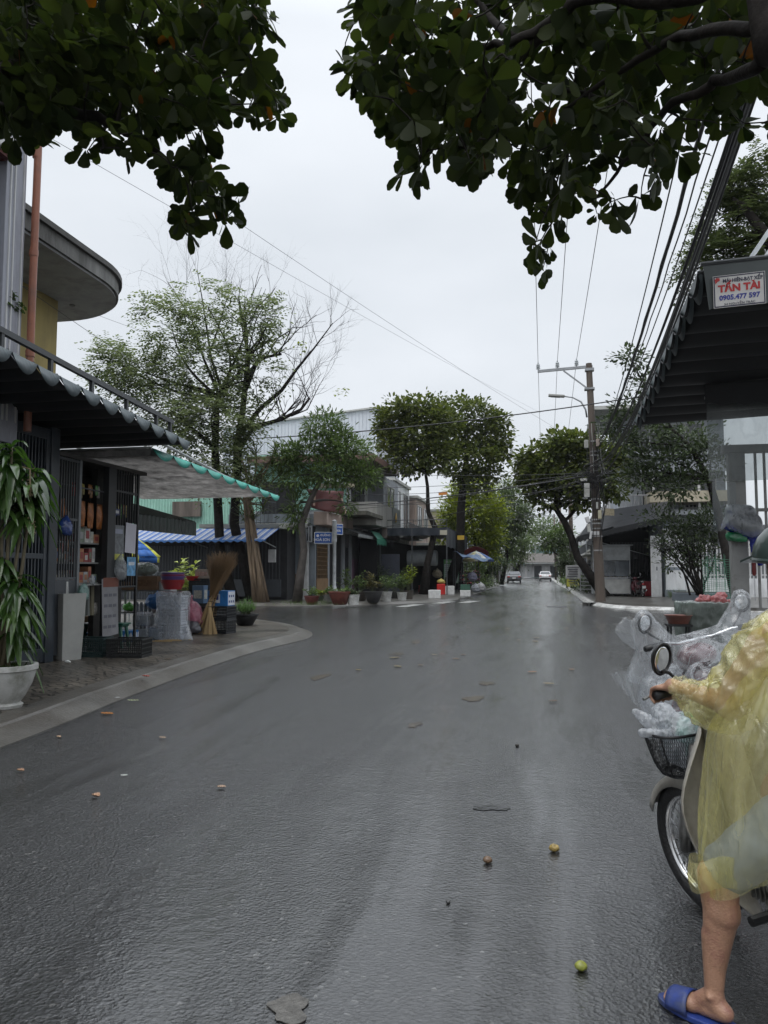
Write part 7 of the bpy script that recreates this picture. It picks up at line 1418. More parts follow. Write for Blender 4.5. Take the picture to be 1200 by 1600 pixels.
for k in range(4): wire(TANG + V(.1 * k, 0, .1 * k - .2), V(2.4, 64, 5.6 + .3 * k), .5 + .15 * k, .014, 'overhead_cable', '%s cable linking the first two utility poles, counted upward' % ['first', 'second', 'third', 'fourth'][k], 'cables linking the first two poles', 16)
for k in range(4): wire(V(2.4, 64, 5.6 + .3 * k), V(2.3, 92, 5.6 + .3 * k), .5, .014, 'overhead_cable', '%s cable linking the second and third utility poles, counted upward' % ['first', 'second', 'third', 'fourth'][k], 'cables linking the farther poles', 12)
for k in range(3): wire(TANG + V(0, 0, .2 * k), PY(1010 + 40 * k, 700 + 20 * k, 44.5), .15, .012, 'overhead_cable', '%s cable from the pole toward the right white house' % ['left', 'middle', 'right'][k], 'cables to the right hand house', 12)
for k, (z0, z1, y_) in enumerate([(7.4, 7.9, 82), (6.6, 6.4, 98), (6.1, 6.6, 110)]): wire(V(-7, y_, z0), V(5, y_ + 3, z1), .5, .02, 'overhead_cable', ['nearest thin cable crossing the far street', 'middle thin cable crossing the far street', 'farthest thin cable crossing the far street'][k], 'cables crossing the far street', 12)
# ================================================================ RIGHT FOREGROUND: AWNING, SIGN, POST, SHEETS
a3 = accordion('folding_awning', 'large black folding awning with slate scalloped edge behind the phone number sign', 1.42, 4.8, 7.15, 4.16, 12.0, 3.74, 11, [BLACKC, SLATE], sag=.1, lip=.07, rz_in=.12, rails=False, railmat=M('rail_steel'))
mb = MB(); X0 = 1.46
mb.grid(lambda u, v: (X0 + .04 * v + 3.2 * u, 7.1 - .02 * math.sin(u * 7) * v, 4.21 + .13 * u - .4 * v + .01 * math.sin(u * 40) * v + (.03 * abs(math.sin(u * 22)) if v > .99 else 0)), 66, 5)
mb.build('front_panel', M('slate_panel', (.06, .072, .072), .45, var=.15, scale=2), a3, solid=.006)
mb = MB(); mb.tube([(X0 - .02, 7.1, 4.23), (X0 + 3.2, 7.1, 4.36)], .02, 6); mb.build('front_rod', M('rail_steel'), a3)
mb = MB()
for i in range(2): p0, p1 = PY(1163 + i * 22, 412, 7.3), PY(1215 + i * 22, 335, 7.8); mb.extr([p0, p0 + V(.05, 0, 0), p0 + V(.05, .04, 0), p0 + V(0, .04, 0)], p1 - p0)
mb.build('struts', M('galv_pale', (.35, .37, .38), .4, metal=.4), a3)
mb = MB(); mb.grid(lambda u, v: (2.05 + 2.6 * u, 10.1, 3.86 - .28 * v - .03 * math.sin(math.pi * u) + .02 * math.sin(u * 60) * v), 50, 3); mb.build('inner_flap', BLACKC, a3, solid=.005)
# sign on the panel
cs = (PY(1155, 453, 7.07)); ax = V(1, -.0, .045).normalized(); up_ = V(0, 0, 1); t = T('awning_sign', 'white sign with red and blue lettering and phone number on the awning panel', 'sign', cs)
def fl(mb, c, u0, u1, v0, v1, d, th=.003):
    f = ax.cross(up_).normalized(); uu = f.cross(ax) * -1; o = c + f * d; mb.extr([o + ax * u0 + up_ * v0, o + ax * u1 + up_ * v0, o + ax * u1 + up_ * v1, o + ax * u0 + up_ * v1], f * th)
mb = MB(); fl(mb, cs, -.215, .215, -.145, .145, .0); mb.build('board', M('sign_white', (.62, .6, .58), .35), t)
mb = MB()
for (u0, u1, v0, v1) in ((-.21, .21, .13, .14), (-.21, .21, -.14, -.13), (-.21, -.2, -.13, .13), (.2, .21, -.13, .13)): fl(mb, cs, u0, u1, v0, v1, .0035, .001)
mb.build('border', M('sign_dark', (.02, .02, .05), .4), t)
n_ = ax.cross(up_).normalized() * .005
mb = MB(); text_mb(mb, 'MÁI HIÊN-BẠT XẾP', cs + n_ + ax * .03 + up_ * .092, .045, ax, up_, bold=.0012, sx=.86); text_mb(mb, '54 NGUYỄN TRÁC', cs + n_ - up_ * .118, .028, ax, up_, sx=1.1); mb.build('lettering', M('sign_dark'), t)
mb = MB(); text_mb(mb, 'TẤN TÀI', cs + n_ + up_ * .022, .085, ax, up_, bold=.004, sx=1.05)
lc = cs + n_ - ax * .18 + up_ * .1; mb.extr([lc + ax * x + up_ * y for x, y in ((-.015, -.03), (.0, -.01), (.022, .0), (.02, .022), (-.005, .028), (-.02, .01))], n_ * .3); mb.build('lettering', M('sign_red', (.5, .02, .02), .4), t)
mb = MB(); text_mb(mb, '0905.477 597', cs + n_ - up_ * .06, .062, ax, up_, bold=.0022, sx=.98); mb.build('lettering', M('sign_blue2', (.03, .04, .28), .4), t)
# white steel post frame with bars
POSTW = M('post_chipped', (.3, .3, .29), .5, var=.12, scale=5, dirt=(.09, .07, .05), dirt_amt=.35)
t = T('steel_frame', 'chipped white steel post frame with vertical bars at the right', 'frame', (2.45, 10.45, .12))
mb = MB(); mb.bx(2.36, 2.56, 10.38, 10.5, .12, 3.0); mb.build('post', POSTW, t, bevel=.006); mb = MB(); mb.bx(2.3, 5.2, 10.36, 10.52, 3.002, 3.1); mb.build('lintel', POSTW, t, bevel=.006); mb = MB()
for i in range(22): x = 2.68 + i * .105; mb.bx(x, x + .028, 10.43, 10.46, 1.0, 3.0)
mb.build('bars', POSTW, t); mb = MB()
for z in (1.0, 1.9, 2.25): mb.bx(2.562, 5.1, 10.42, 10.47, z, z + .04)
mb.build('rails', POSTW, t)
SHEET = film('dusty_sheet', (.26, .29, .29), .32, .25, 2.5, wstr=.25, tint=(.75, .8, .8), fold=.2)
mb = MB(); mb.grid(lambda u, v: (2.1 + 2.9 * u, 10.28 + .03 * math.sin(u * 17) * v, 3.68 - (1.05 + .5 * (u < .12) * v * 0) * v), 60, 6); t = T('plastic_curtain', 'dusty clear plastic curtain hanging above the steel frame', 'curtain', (3.4, 10.3, 2.6)); mb.build('sheet', SHEET, t, smooth=True); mb = MB(); mb.tube([(2.08, 10.28, 3.7), (5, 10.28, 3.74)], .02, 6); mb.build('rod', M('galv_pale'), t)
mb = MB(); mb.grid(lambda u, v: (2.14 + .28 * u, 10.3 + .02 * math.sin(u * 9), 2.62 - .62 * v), 6, 6); mb.build('plastic_strip', SHEET, label='long strip of plastic hanging left of the steel post', cat='plastic sheet', smooth=True)
c0 = V(2.5, 10.28, 0)
def at_(px, py, Y=10.2): return PY(px, py, Y)
BLUEP = M('blue_raincoat', (.015, .03, .28), .25, var=.4, scale=12, coat=.4)
p = at_(1165, 815); mb = MB(); mb.ell(p, .2, .16, .15, mt=Matrix.Rotation(R(20), 4, 'Y')); mb.cap(p + V(-.05, 0, .1), p + V(.05, 0, .14), .08, .06); o = mb.build('hanging_helmet', M('helmet_grey', (.1, .1, .11), .35), label='grey helmet hung on the steel post under clear plastic', cat='helmet', smooth=True); fuse(o, .015, 3, .015, .1)
mb = MB(); a = at_(1130, 822); b = at_(1140, 795); mb.cap(a + V(0, 0, 0), at_(1165, 828), .035, .09); mb.cap(at_(1140, 800), at_(1165, 826), .03, .08); mb.cap(at_(1165, 832), at_(1185, 838), .08, .07); mb.cap(at_(1185, 838), at_(1188, 880), .06, .04); mb.cap(at_(1175, 838), at_(1178, 862), .05, .03)
o = mb.build('hanging_raincoat', BLUEP, label='blue raincoat bundle hanging from the steel post', cat='raincoat', smooth=True); fuse(o, .014, 3, .03, .09, .008, .03)
mb = MB(); mb.cap(at_(1128, 826, 10.1), at_(1142, 796, 10.1), .02, .05); mb.cap(at_(1142, 796, 10.1), at_(1170, 800, 10.1), .07, .09); mb.cap(at_(1150, 815, 10.1), at_(1175, 825, 10.1), .12, .12); mb.cap(at_(1150, 795, 10.1), at_(1162, 791, 10.1), .05, .02); o = mb.build('plastic_bag', FILMC, label='clear plastic bag covering the hanging grey helmet', cat='bag', smooth=True); fuse(o, .014, 5, .02, .1, .004, .03)
mb = MB(); mb.cap(at_(1140, 838), at_(1160, 840), .055, .065); o = mb.build('plastic_bag', M('green_bag', (.02, .2, .08), .25, var=.4, scale=12, coat=.5), label='small green bag below the hanging blue raincoat', cat='bag', smooth=True); fuse(o, .012, 2, .03, .05)
p = at_(1178, 885); t = T('screwdriver', 'red handled tool hanging right of the steel post', 'tool', p - V(0, 0, .3)); mb = MB(); mb.lathe([(.0, .0), (.02, .01), (.028, .06), (.022, .12), (.026, .16), (0, .18)], 10, p - V(0, 0, .12)); mb.build('handle', M('sheet_red'), t, smooth=40); mb = MB(); mb.tube([p - V(0, 0, .12), p - V(0, 0, .42)], .005, 5); mb.build('shaft', M('steel'), t)
# wrapped box with pink bag, bowl on a stool
WRAPG = film('grey_green_film', (.36, .42, .38), .55, .2, 8, wstr=.5)
c = PD(1098, 990, 11.8); c.z = .12; t = T('wrapped_stack', 'square stack wrapped in grey green plastic behind the covered scooter', 'stack', c, YAW, local=True); MB().box((0, 0, .42), .56, .5, .84).build('goods', M('goods_dark', (.09, .11, .1), .5, var=.5, scale=6), t); mb = MB(); mb.box((0, 0, .45), .66, .58, .93); o = mb.build('wrap', WRAPG, t, smooth=True); fuse(o, .03, 4, .06, .12, .03, .05)
c = PD(1122, 940, 11.7); mb = MB()
for dx, dy, dz, r_ in ((0, 0, 0, .12), (-.18, .05, .03, .09), (.16, 0, -.06, .12), (-.28, 0, 0, .06), (.05, .05, .08, .08), (.26, 0, -.14, .1)): mb.ell(c + V(dx, dy, dz), r_, r_, r_ * .8, 12, 8)
o = mb.build('plastic_bag', M('pink_bag', (.55, .2, .2), .3, var=.3, scale=10, coat=.3, trans=.3), label='crumpled pink plastic bag on top of the wrapped stack', cat='bag', smooth=True); fuse(o, .014, 1, .09, .06, .03, .025)
c = PD(1060, 975, 11.5); basin(V(c.x, c.y, .72), .2, .12, M('bowl_brown', (.2, .08, .06), .4), 'brown plastic basin left of the wrapped stack', None); t = T('stool', 'dark stool carrying the brown basin', 'stool', V(c.x, c.y, .12)); MB().box(V(c.x, c.y, .7), .34, .34, .03).build('seat', DBAR, t)
for dx, dy in ((-.13, -.13), (.13, -.13), (-.13, .13), (.13, .13)): MB().tube([V(c.x + dx, c.y + dy, .69), V(c.x + dx, c.y + dy, .12)], .018, 6).build('leg', DBAR, t)

# ================================================================ MOTORBIKES
TYRE = M('tyre', (.014, .014, .015), .55, var=.3, bump=.5, bscale=80); CHROME = M('chrome', (.6, .6, .6), .12, var=.05, metal=1); BLKP = M('black_plastic', (.015, .015, .016), .35); SEATM = M('seat_vinyl', (.015, .015, .016), .4, bump=.2, bscale=100)
ENG = M('engine_alloy', (.25, .25, .24), .4, metal=.7, var=.3, scale=12, dirt=(.06, .05, .04), dirt_amt=.5); MIRR = M('mirror_glass', (.85, .87, .88), .04, var=.02, metal=1); PLATEW = M('plate_white', (.6, .6, .6), .4); REDL = M('lamp_red', (.35, .01, .01), .15)
def scooter(name, label, loc, rz, paint, wr=.285, hz=1.03, moff=.145, spokes=True, shield=None, basket=False, group=None, lean=0., plate=True, mtilt=14, mirror_x=.3, seat_h=.76):
    t = T(name, label, 'motorbike', loc, rz, group, local=True); t.rotation_euler = (0, lean, rz); yf, yr = .62, -.62
    for y, nm in ((yf, 'front_wheel'), (yr, 'rear_wheel')):
        mb = MB(); mb.torus((0, y, wr), wr - .035, .036, 56, 10, flat=1.0); w_ = mb.build(nm, TYRE, t, smooth=True)
        mb = MB(); mb.torus((0, y, wr), wr - .066, .014, 56, 6, flat=1.6); mb.build('rim', CHROME, w_, smooth=True)
        mb = MB(); mb.tube([(-.06, y, wr), (.06, y, wr)], .055 if spokes else .09, 18)
        if spokes:
            for i in range(36): a = i / 36 * 6.283; b_ = a + (.5 if i % 2 else -.5); sx = .035 if i % 4 < 2 else -.035; mb.tube([(sx, y + .05 * math.cos(b_), wr + .05 * math.sin(b_)), (0, y + (wr - .07) * math.cos(a), wr + (wr - .07) * math.sin(a))], .0022, 3)
        else:
            for i in range(5): a = i / 5 * 6.283; mb.tube([(0, y, wr), (0, y + (wr - .07) * math.cos(a), wr + (wr - .07) * math.sin(a))], [.035, .022], 6)
        mb.build('spokes', CHROME, w_)
        mb = MB(); n = 14; r0 = wr + .02; a0, a1 = (R(20), R(150)) if y > 0 else (R(25), R(165)); vs = []
        for i in range(n + 1):
            a = a0 + (a1 - a0) * i / n; ww = .055
            for x, dr in ((-ww, -.04), (-ww * .8, 0), (0, .014), (ww * .8, 0), (ww, -.04)): vs.append((x, y + (r0 + dr) * math.cos(a), wr + (r0 + dr) * math.sin(a)))
        mb.add(vs, [(i * 5 + j, i * 5 + j + 1, (i + 1) * 5 + j + 1, (i + 1) * 5 + j) for i in range(n) for j in range(4)]); mb.build('fender', paint if y > 0 else BLKP, t, smooth=True, solid=.004)
    mb = MB()
    for s in (-1, 1): mb.tube([(s * .075, yf, wr), (s * .075, yf - .02, wr + .1), (s * .06, yf - .16, .78)], [.022, .026, .024], 10)
    mb.build('fork', ENG, t, smooth=True)
    mb = MB(); mb.tube([(0, yf - .14, .68), (0, yf - .3, 1.0)], .03, 10); mb.tube([(0, .34, .75), (0, .22, .42), (0, -.1, .3), (0, -.5, .42)], .035, 8); mb.build('frame_tube', BLKP, t, smooth=True)
    # handlebar, grips, mirrors
    mb = MB(); mb.tube([(-.37, .2, hz), (-.22, .235, hz), (-.12, .3, hz - .03), (.12, .3, hz - .03), (.22, .235, hz), (.37, .2, hz)], .012, 8); hb = mb.build('handlebar', CHROME, t, smooth=True)
    for s in (-1, 1):
        mb = MB(); mb.tube([(s * .255, .226, hz), (s * .385, .197, hz)], [.018, .019], 12); mb.build('grip', BLKP, hb, smooth=True)
        mb = MB(); mb.tube([(s * .24, .25, hz), (s * .3, .31, hz - .02), (s * .38, .29, hz - .03)], .006, 6); mb.build('lever', ENG, hb)
        mx_, mz = s * mirror_x, hz + moff; mb = MB(); mb.tube([(s * .225, .24, hz), (s * (mirror_x + .0) * .9, .26, hz + .06), (mx_, .26, mz - .05)], .007, 6); mt = Matrix.Rotation(R(90), 4, 'X') @ Matrix.Scale(1.25, 4, V(0, 1, 0)); mt = Matrix.Rotation(s * R(-14), 4, 'Z') @ Matrix.Rotation(R(mtilt), 4, 'X') @ mt
        mb.lathe([(0, -.028), (.035, -.022), (.052, -.004), (.054, .006), (.048, .008), (.046, .002)], 28, (mx_, .25, mz), mt=mt); mr_ = mb.build('mirror', BLKP, hb, smooth=40); mb = MB(); mb.lathe([(0, .006), (.035, .0055), (.047, .003)], 28, (mx_, .25, mz), mt=mt); mb.build('mirror_glass', MIRR, mr_, smooth=True)
    mb = MB(); mb.ell((0, .32, .99), .13, .1, .08, 20, 12); mb.ell((0, .38, .95), .1, .1, .085, 18, 10); o = mb.build('handle_cover', paint, t, smooth=True); fuse(o, .01, 3)
    mb = MB(); mb.ell((0, .45, .95), .065, .03, .055, 16, 8); mb.build('headlight', M('lamp_clear', (.6, .6, .6), .08), t, smooth=True)
    # leg shield: two wings
    sh = shield or paint
    def wing(s):
        mb = MB(); prof = [(.90, .03, .12, .36), (.80, .05, .2, .34), (.7, .06, .28, .32), (.62, .06, .31, .31), (.5, .06, .3, .28), (.38, .06, .26, .25), (.28, .06, .2, .2), (.2, .05, .12, .14)]
        P_ = []
        for z, xi, xo, y in prof: P_.append([(s * xi, y + .05, z), (s * (xi + xo) / 2, y + .025, z), (s * xo, y - .035, z), (s * (xo + .006), y - .07, z)])
        vs = [q for r_ in P_ for q in r_]; mb.add(vs, [(i * 4 + j, i * 4 + j + 1, (i + 1) * 4 + j + 1, (i + 1) * 4 + j) for i in range(len(prof) - 1) for j in range(3)]); return mb
    for s in (-1, 1): wing(s).build('leg_shield', sh, t, smooth=True, solid=.008, sub=1)
    mb = MB(); mb.cap((0, .37, .86), (0, .28, .5), .075, .07); mb.cap((0, .28, .5), (0, .0, .42), .07, .075); mb.cap((0, .0, .42), (0, -.2, .5), .08, .11); o = mb.build('centre_cover', sh, t, smooth=True); fuse(o, .012, 4)
    mb = MB(); mb.cap((0, -.18, .56), (0, -.45, .6), .13, .12); mb.cap((0, -.45, .6), (0, -.82, .72), .11, .05); mb.cap((.06, -.2, .48), (.07, -.5, .52), .1, .08); mb.cap((-.06, -.2, .48), (-.07, -.5, .52), .1, .08); o = mb.build('body', paint, t, smooth=True); fuse(o, .014, 4)
    mb = MB(); mb.cap((0, -.12, seat_h - .07), (0, -.4, seat_h - .05), .09, .125); mb.cap((0, -.4, seat_h - .05), (0, -.72, seat_h), .125, .1); o = mb.build('seat', SEATM, t, smooth=True); fuse(o, .012, 4); q = o.scale; 
    mb = MB(); mb.tube([(-.1, -.6, .8), (-.12, -.85, .84), (0, -.95, .85), (.12, -.85, .84), (.1, -.6, .8)], .012, 8); mb.build('grab_rail', CHROME, t, smooth=True)
    mb = MB(); mb.ell((0, -.9, .68), .08, .035, .045, 16, 8); mb.build('tail_light', REDL, t, smooth=True)
    mb = MB(); mb.ell((-.0, .0, .3), .1, .17, .1); mb.cap((0, .08, .3), (0, .3, .34), .085, .075); mb.ell((-.115, -.04, .27), .035, .13, .1); mb.ell((.115, -.04, .27), .035, .12, .1); o = mb.build('engine', ENG, t, smooth=True); fuse(o, .01, 2)
    mb = MB()
    for i in range(7): mb.bx(-.085, .085, .13 + i * .025, .137 + i * .025, .25, .43)
    mb.build('cooling_fins', ENG, t)
    mb = MB(); mb.tube([(.12, .1, .24), (.14, -.2, .2), (.15, -.4, .25), (.15, -.85, .36)], [.018, .02, .045, .05], 12); mb.build('exhaust', CHROME, t, smooth=True)
    mb = MB(); mb.tube([(-.24, .02, .27), (.24, .02, .27)], .01, 6); mb.tube([(-.25, .02, .28), (-.16, .02, .28)], .018, 8); mb.tube([(.25, .02, .28), (.16, .02, .28)], .018, 8); mb.build('foot_pegs', BLKP, t)
    mb = MB(); mb.tube([(0.09, -.05, .3), (.1, yr, wr + .02)], .022, 8); mb.tube([(-.09, -.05, .3), (-.1, yr, wr + .02)], .022, 8); mb.tube([(.12, yr + .02, wr + .03), (.13, yr + .1, .62)], .022, 8); mb.tube([(-.12, yr + .02, wr + .03), (-.13, yr + .1, .62)], .022, 8); mb.build('swing_arm', BLKP, t)
    if plate: mb = MB(); mb.box((0, -.95, .53), .19, .008, .14, rx=R(15)); mb.build('number_plate', PLATEW, t)
    mb = MB(); mb.tube([(-.1, -.05, .2), (-.2, -.16, .01)], .01, 6); mb.build('side_stand', BLKP, t)
    if basket:
        bt = MB(); cy_, z0, z1 = .60, .63, .82; W0, D0, W1, D1 = .125, .09, .18, .13
        def bp2(f, a, inset=0.):  # superellipse ring
            w_, d_ = W0 + (W1 - W0) * f ** .6 - inset, D0 + (D1 - D0) * f ** .6 - inset; c_, s_ = math.cos(a), math.sin(a); p = 2 / 3.; return V(w_ * (abs(c_) ** p) * (1 if c_ > 0 else -1), cy_ + d_ * (abs(s_) ** p) * (1 if s_ > 0 else -1), z0 + (z1 - z0) * f)
        nA = 84
        for k in range(nA):
            for sgn in (1, -1): bt.tube([bp2(f / 8, 2 * math.pi * (k + sgn * f * .62) / nA) for f in range(9)], .0013, 3, cap=False)
        for k in range(nA):
            a = 2 * math.pi * k / nA; p = bp2(0, a); 
            if k % 2 == 0: bt.tube([p, V(-p.x, p.y, z0)], .0015, 3, cap=False); bt.tube([p, V(p.x, 2 * cy_ - p.y, z0)], .0015, 3, cap=False)
        b_ = bt.build('basket', M('basket_black', (.01, .01, .011), .45), t)
        mb = MB()
        for f, r_ in ((1, .005), (.98, .004), (0, .004)): ring = [bp2(f, 2 * math.pi * k / 48) for k in range(49)]; mb.tube(ring, r_, 6, cap=False)
        for a in (.3, 1.57, 2.84, 3.5, 4.71, 5.9): mb.tube([bp2(f / 4, a) for f in range(5)], .0035, 5)
        mb.tube([(-.05, cy_ - .08, z0), (-.05, .42, .68)], .007, 5); mb.tube([(.05, cy_ - .08, z0), (.05, .42, .68)], .007, 5); mb.tube([(0, cy_ + .02, z0 - .005), (0.07, yf, wr + .02)], .007, 5); mb.tube([(0, cy_ + .02, z0 - .005), (-0.07, yf, wr + .02)], .007, 5); mb.build('rim', M('basket_black'), b_)
    return t
def camloc(lat, d, z=0.): return V(lat * math.cos(YAW) - d * math.sin(YAW), lat * math.sin(YAW) + d * math.cos(YAW), z)
PHI = R(15); LEAN = R(-8)
BEIGE = M('paint_beige', (.3, .285, .255), .4, var=.15, scale=5, dirt=(.17, .155, .13), dirt_amt=.6)
SLOC = camloc(1.60, 2.92, .0); SRZ = YAW + PHI
bike = scooter('motorbike', 'beige motorbike with black wire front basket ridden by the person in yellow', SLOC, SRZ, BEIGE, basket=True, lean=LEAN, hz=1.09, moff=.12, shield=M('shield_beige', (.36, .34, .3), .4, var=.2, scale=6, dirt=(.13, .115, .09), dirt_amt=.7))
def LW(x, y, z, lean=True):
    p = V(x, y, z)
    if lean: p = Matrix.Rotation(LEAN, 3, 'Y') @ p
    return SLOC + Matrix.Rotation(SRZ, 3, 'Z') @ p
# bags in the basket
WBAG = film('white_bag_film', (.85, .87, .9), .25, .12, 16, fold=.4, ridge=.6, wstr=.9)
mb = MB(); rr = random.Random(2)
for k in range(13): p = LW(rr.uniform(-.15, .15), .6 + rr.uniform(-.1, .1), .82 + rr.uniform(-.05, .05)); mb.ell(p, rr.uniform(.035, .07), rr.uniform(.035, .07), rr.uniform(.03, .06), 10, 7)
mb.cap(LW(-.12, .66, .83), LW(-.17, .7, .9), .03, .02); mb.cap(LW(-.1, .6, .8), LW(-.22, .6, .84), .03, .015); mb.ell(LW(0, .6, .72), .12, .09, .08, 12, 8)
o = mb.build('plastic_bag', WBAG, label='crumpled white plastic bag bulging out of the wire basket', cat='bag', smooth=True); fuse(o, .006, 2, .03, .05, .012, .015)
mb = MB(); mb.box(LW(.03, .6, .8), .1, .08, .13, rz=SRZ, ry=R(15)); mb.cap(LW(.02, .6, .7), LW(.05, .58, .85), .035, .03); o = mb.build('green_packet', M('mint_packet', (.14, .4, .3), .4, var=.3, scale=20), label='mint green packet showing through the basket bag', cat='packet', smooth=True); fuse(o, .006, 3, .015, .03)

# covered parked scooter
CL = camloc(2.2, 4.6); CRZ = YAW + R(8); RED2 = M('paint_darkred', (.09, .015, .02), .2, var=.15, coat=.6)
sc2 = scooter('motorbike', 'dark red parked scooter under a clear plastic cover', CL, CRZ, RED2, spokes=False, lean=R(-11), mirror_x=.33, wr=.24, hz=1.12)
def CWp(x, y, z, s=1.): return CL + Matrix.Rotation(CRZ, 3, 'Z') @ (Matrix.Rotation(R(-11), 3, 'Y') @ V(x, y, z))
mb = MB()
def hull(mb, pts, r):  # sheet strung over a few high points
    for i in range(len(pts) - 1): mb.cap(pts[i], pts[i + 1], r, r)
for s in (-1, 1):
    m_ = CWp(s * .33, .25, 1.28); mb.ell(m_, .068, .035, .078, 14, 10); mb.cap(m_, CWp(s * .2, .27, .98), .05, .15); mb.cap(m_ + V(0, 0, .0), CWp(s * .24, .26, 1.08), .06, .1); mb.cap(CWp(s * .26, .28, 1.12), CWp(s * .26, .3, .7), .07, .1)
mb.cap(CWp(-.3, .26, 1.05), CWp(.3, .26, 1.05), .1, .1); mb.cap(CWp(-.3, .3, .8), CWp(.3, .3, .8), .14, .14); mb.cap(CWp(0, .25, .95), CWp(0, -.7, .8), .2, .2); mb.cap(CWp(-.28, .2, .6), CWp(-.22, -.7, .6), .13, .13); mb.cap(CWp(.28, .2, .6), CWp(.22, -.7, .6), .13, .13); mb.cap(CWp(-.1, .6, .7), CWp(.1, .6, .7), .2, .2); mb.cap(CWp(-.2, -.1, .9), CWp(.2, -.1, .9), .14, .14)
mb.box(CWp(-.42, .27, 1.22), .2, .03, .13, rz=CRZ, ry=R(38)); mb.box(CWp(-.34, .29, 1.02), .2, .04, .3, rz=CRZ, ry=R(20))
o = mb.build('plastic_cover', film('cover_film', (.8, .83, .86), .07, .1, 5, wstr=.5, tint=(.96, .97, .98), fold=.22, ridge=.9), label='clear rain streaked plastic cover draped over the parked scooter and its mirrors', cat='plastic cover', smooth=True); fuse(o, .014, 8, .035, .2, .006, .03)
mb = MB(); q0 = CWp(-.42, .35, .98); e1 = CWp(-.54, .45, .97); e2 = CWp(-.4, .3, .66); mb.grid(lambda u, v: q0.lerp(e1, u).lerp(e2.lerp(e1, u * .8), v) + V(0, .01 * math.sin(u * 22), .004 * math.sin(u * 30 + v * 9)), 20, 10); mb.build('plastic_sheet', film('cover_film'  , (.7, .7, .7)), label='loose flap of ribbed clear plastic sticking out left of the parked scooter', cat='plastic sheet', smooth=True)
c = CWp(-.05, .12, .62); mb = MB(); mb.ell(c, .12, .08, .16); mb.cap(c + V(0, 0, .1), c + V(0, 0, .22), .05, .03); o = mb.build('shopping_bag', M('bag_rose', (.3, .1, .14), .35, var=.4, scale=14), label='rose coloured bag hanging at the legs of the parked scooter', cat='bag', smooth=True); fuse(o, .01, 2, .04, .05)
# far scooters at the right shop
scooter('motorbike', 'dark red scooter with white number plate parked before the white gate leaf', V(5.15, 43.3, .12), R(12), M('paint_maroon', (.12, .02, .03), .25, coat=.5), spokes=False, wr=.26, lean=R(-6))
scooter('motorbike', 'black motorbike parked in the dark beside the maroon scooter', V(4.35, 45.2, .12), R(-30), M('paint_black', (.012, .012, .013), .3, coat=.5), lean=R(-6), plate=False)
boxthing('plastic_bin', 'red plastic box behind the maroon scooter', 'box', V(5.9, 44.8, .12), .9, .6, .8, 0, (.35, .02, .03), bevel=.03)

# ================================================================ RIDER
t = T('person', 'person in a translucent yellow raincoat and green helmet astride the beige motorbike', 'person', LW(0, -.3, 0, False))
SKIN = M('skin', (.33, .185, .12), .42, var=.16, scale=22, bump=.25, bscale=160, dirt=(.24, .11, .085), dirt_amt=.4)
b = MB(); c_ = b.cap
H_ = lambda x, y, z: LW(x, y, z)
G_ = lambda x, y, z: LW(x, y, z, False)
c_(H_(0, -.3, .8), H_(0, -.29, .95), .14, .125); c_(H_(-.06, -.3, .8), H_(.06, -.3, .8), .115, .115); c_(H_(0, -.29, .95), H_(0, -.25, 1.18), .125, .14); c_(H_(-.1, -.24, 1.22), H_(.1, -.24, 1.22), .1, .1); c_(H_(-.15, -.23, 1.31), H_(.15, -.23, 1.31), .055, .055)
c_(H_(0, -.22, 1.33), H_(0, -.19, 1.44), .058, .052)
hd = H_(0, -.165, 1.535); hm = Matrix.Rotation(SRZ, 4, 'Z'); b.ell(hd, .075, .095, .115, 20, 14, mt=hm)
def HD(x, y, z): return hd + Matrix.Rotation(SRZ, 3, 'Z') @ V(x, y, z)
b.ell(HD(0, .03, -.07), .055, .06, .05, 14, 10, mt=hm); b.cap(HD(0, .09, .0), HD(0, .108, -.028), .01, .014); b.ell(HD(0, .082, -.062), .026, .012, .01, 10, 6, mt=hm); b.ell(HD(0, .08, -.078), .022, .012, .008, 10, 6, mt=hm)
for s in (-1, 1): b.ell(HD(s * .076, -.005, -.01), .008, .02, .032, 10, 8, mt=hm); b.ell(HD(s * .03, .082, .012), .014, .01, .009, 10, 6, mt=hm); b.cap(HD(s * .015, .09, .032), HD(s * .045, .082, .034), .006, .005)
# arms
for s in (-1, 1):
    sh_, el, wr_ = H_(s * .175, -.22, 1.29), H_(s * .31, -.09, 1.1), H_(s * .335, .105, 1.122); c_(sh_, el, .05, .04); c_(el, wr_, .042, .026)
    # hand closed on the grip
    kx = [s * q for q in (.385, .364, .342, .32)]; c_(wr_, H_(s * .345, .14, 1.128), .026, .03)
    for i, x in enumerate(kx):
        L_ = [.85, .97, 1.03, .97][i]; k0 = H_(x, .178, 1.124); p1 = H_(x, .178 + .043 * L_, 1.112); p2 = H_(x + s * .002, .178 + .056 * L_, 1.08); p3 = H_(x, .178 + .036 * L_, 1.06)
        c_(wr_.lerp(k0, .3), k0, .0135, .0115); c_(k0, p1, .0108, .0098); c_(p1, p2, .0097, .0088); c_(p2, p3, .0087, .0078)
    t0 = H_(s * .312, .125, 1.11); t1 = H_(s * .296, .165, 1.09); t2 = H_(s * .31, .205, 1.066); c_(H_(s * .33, .11, 1.12), t0, .018, .015); c_(t0, t1, .0135, .0115); c_(t1, t2, .0112, .0095)
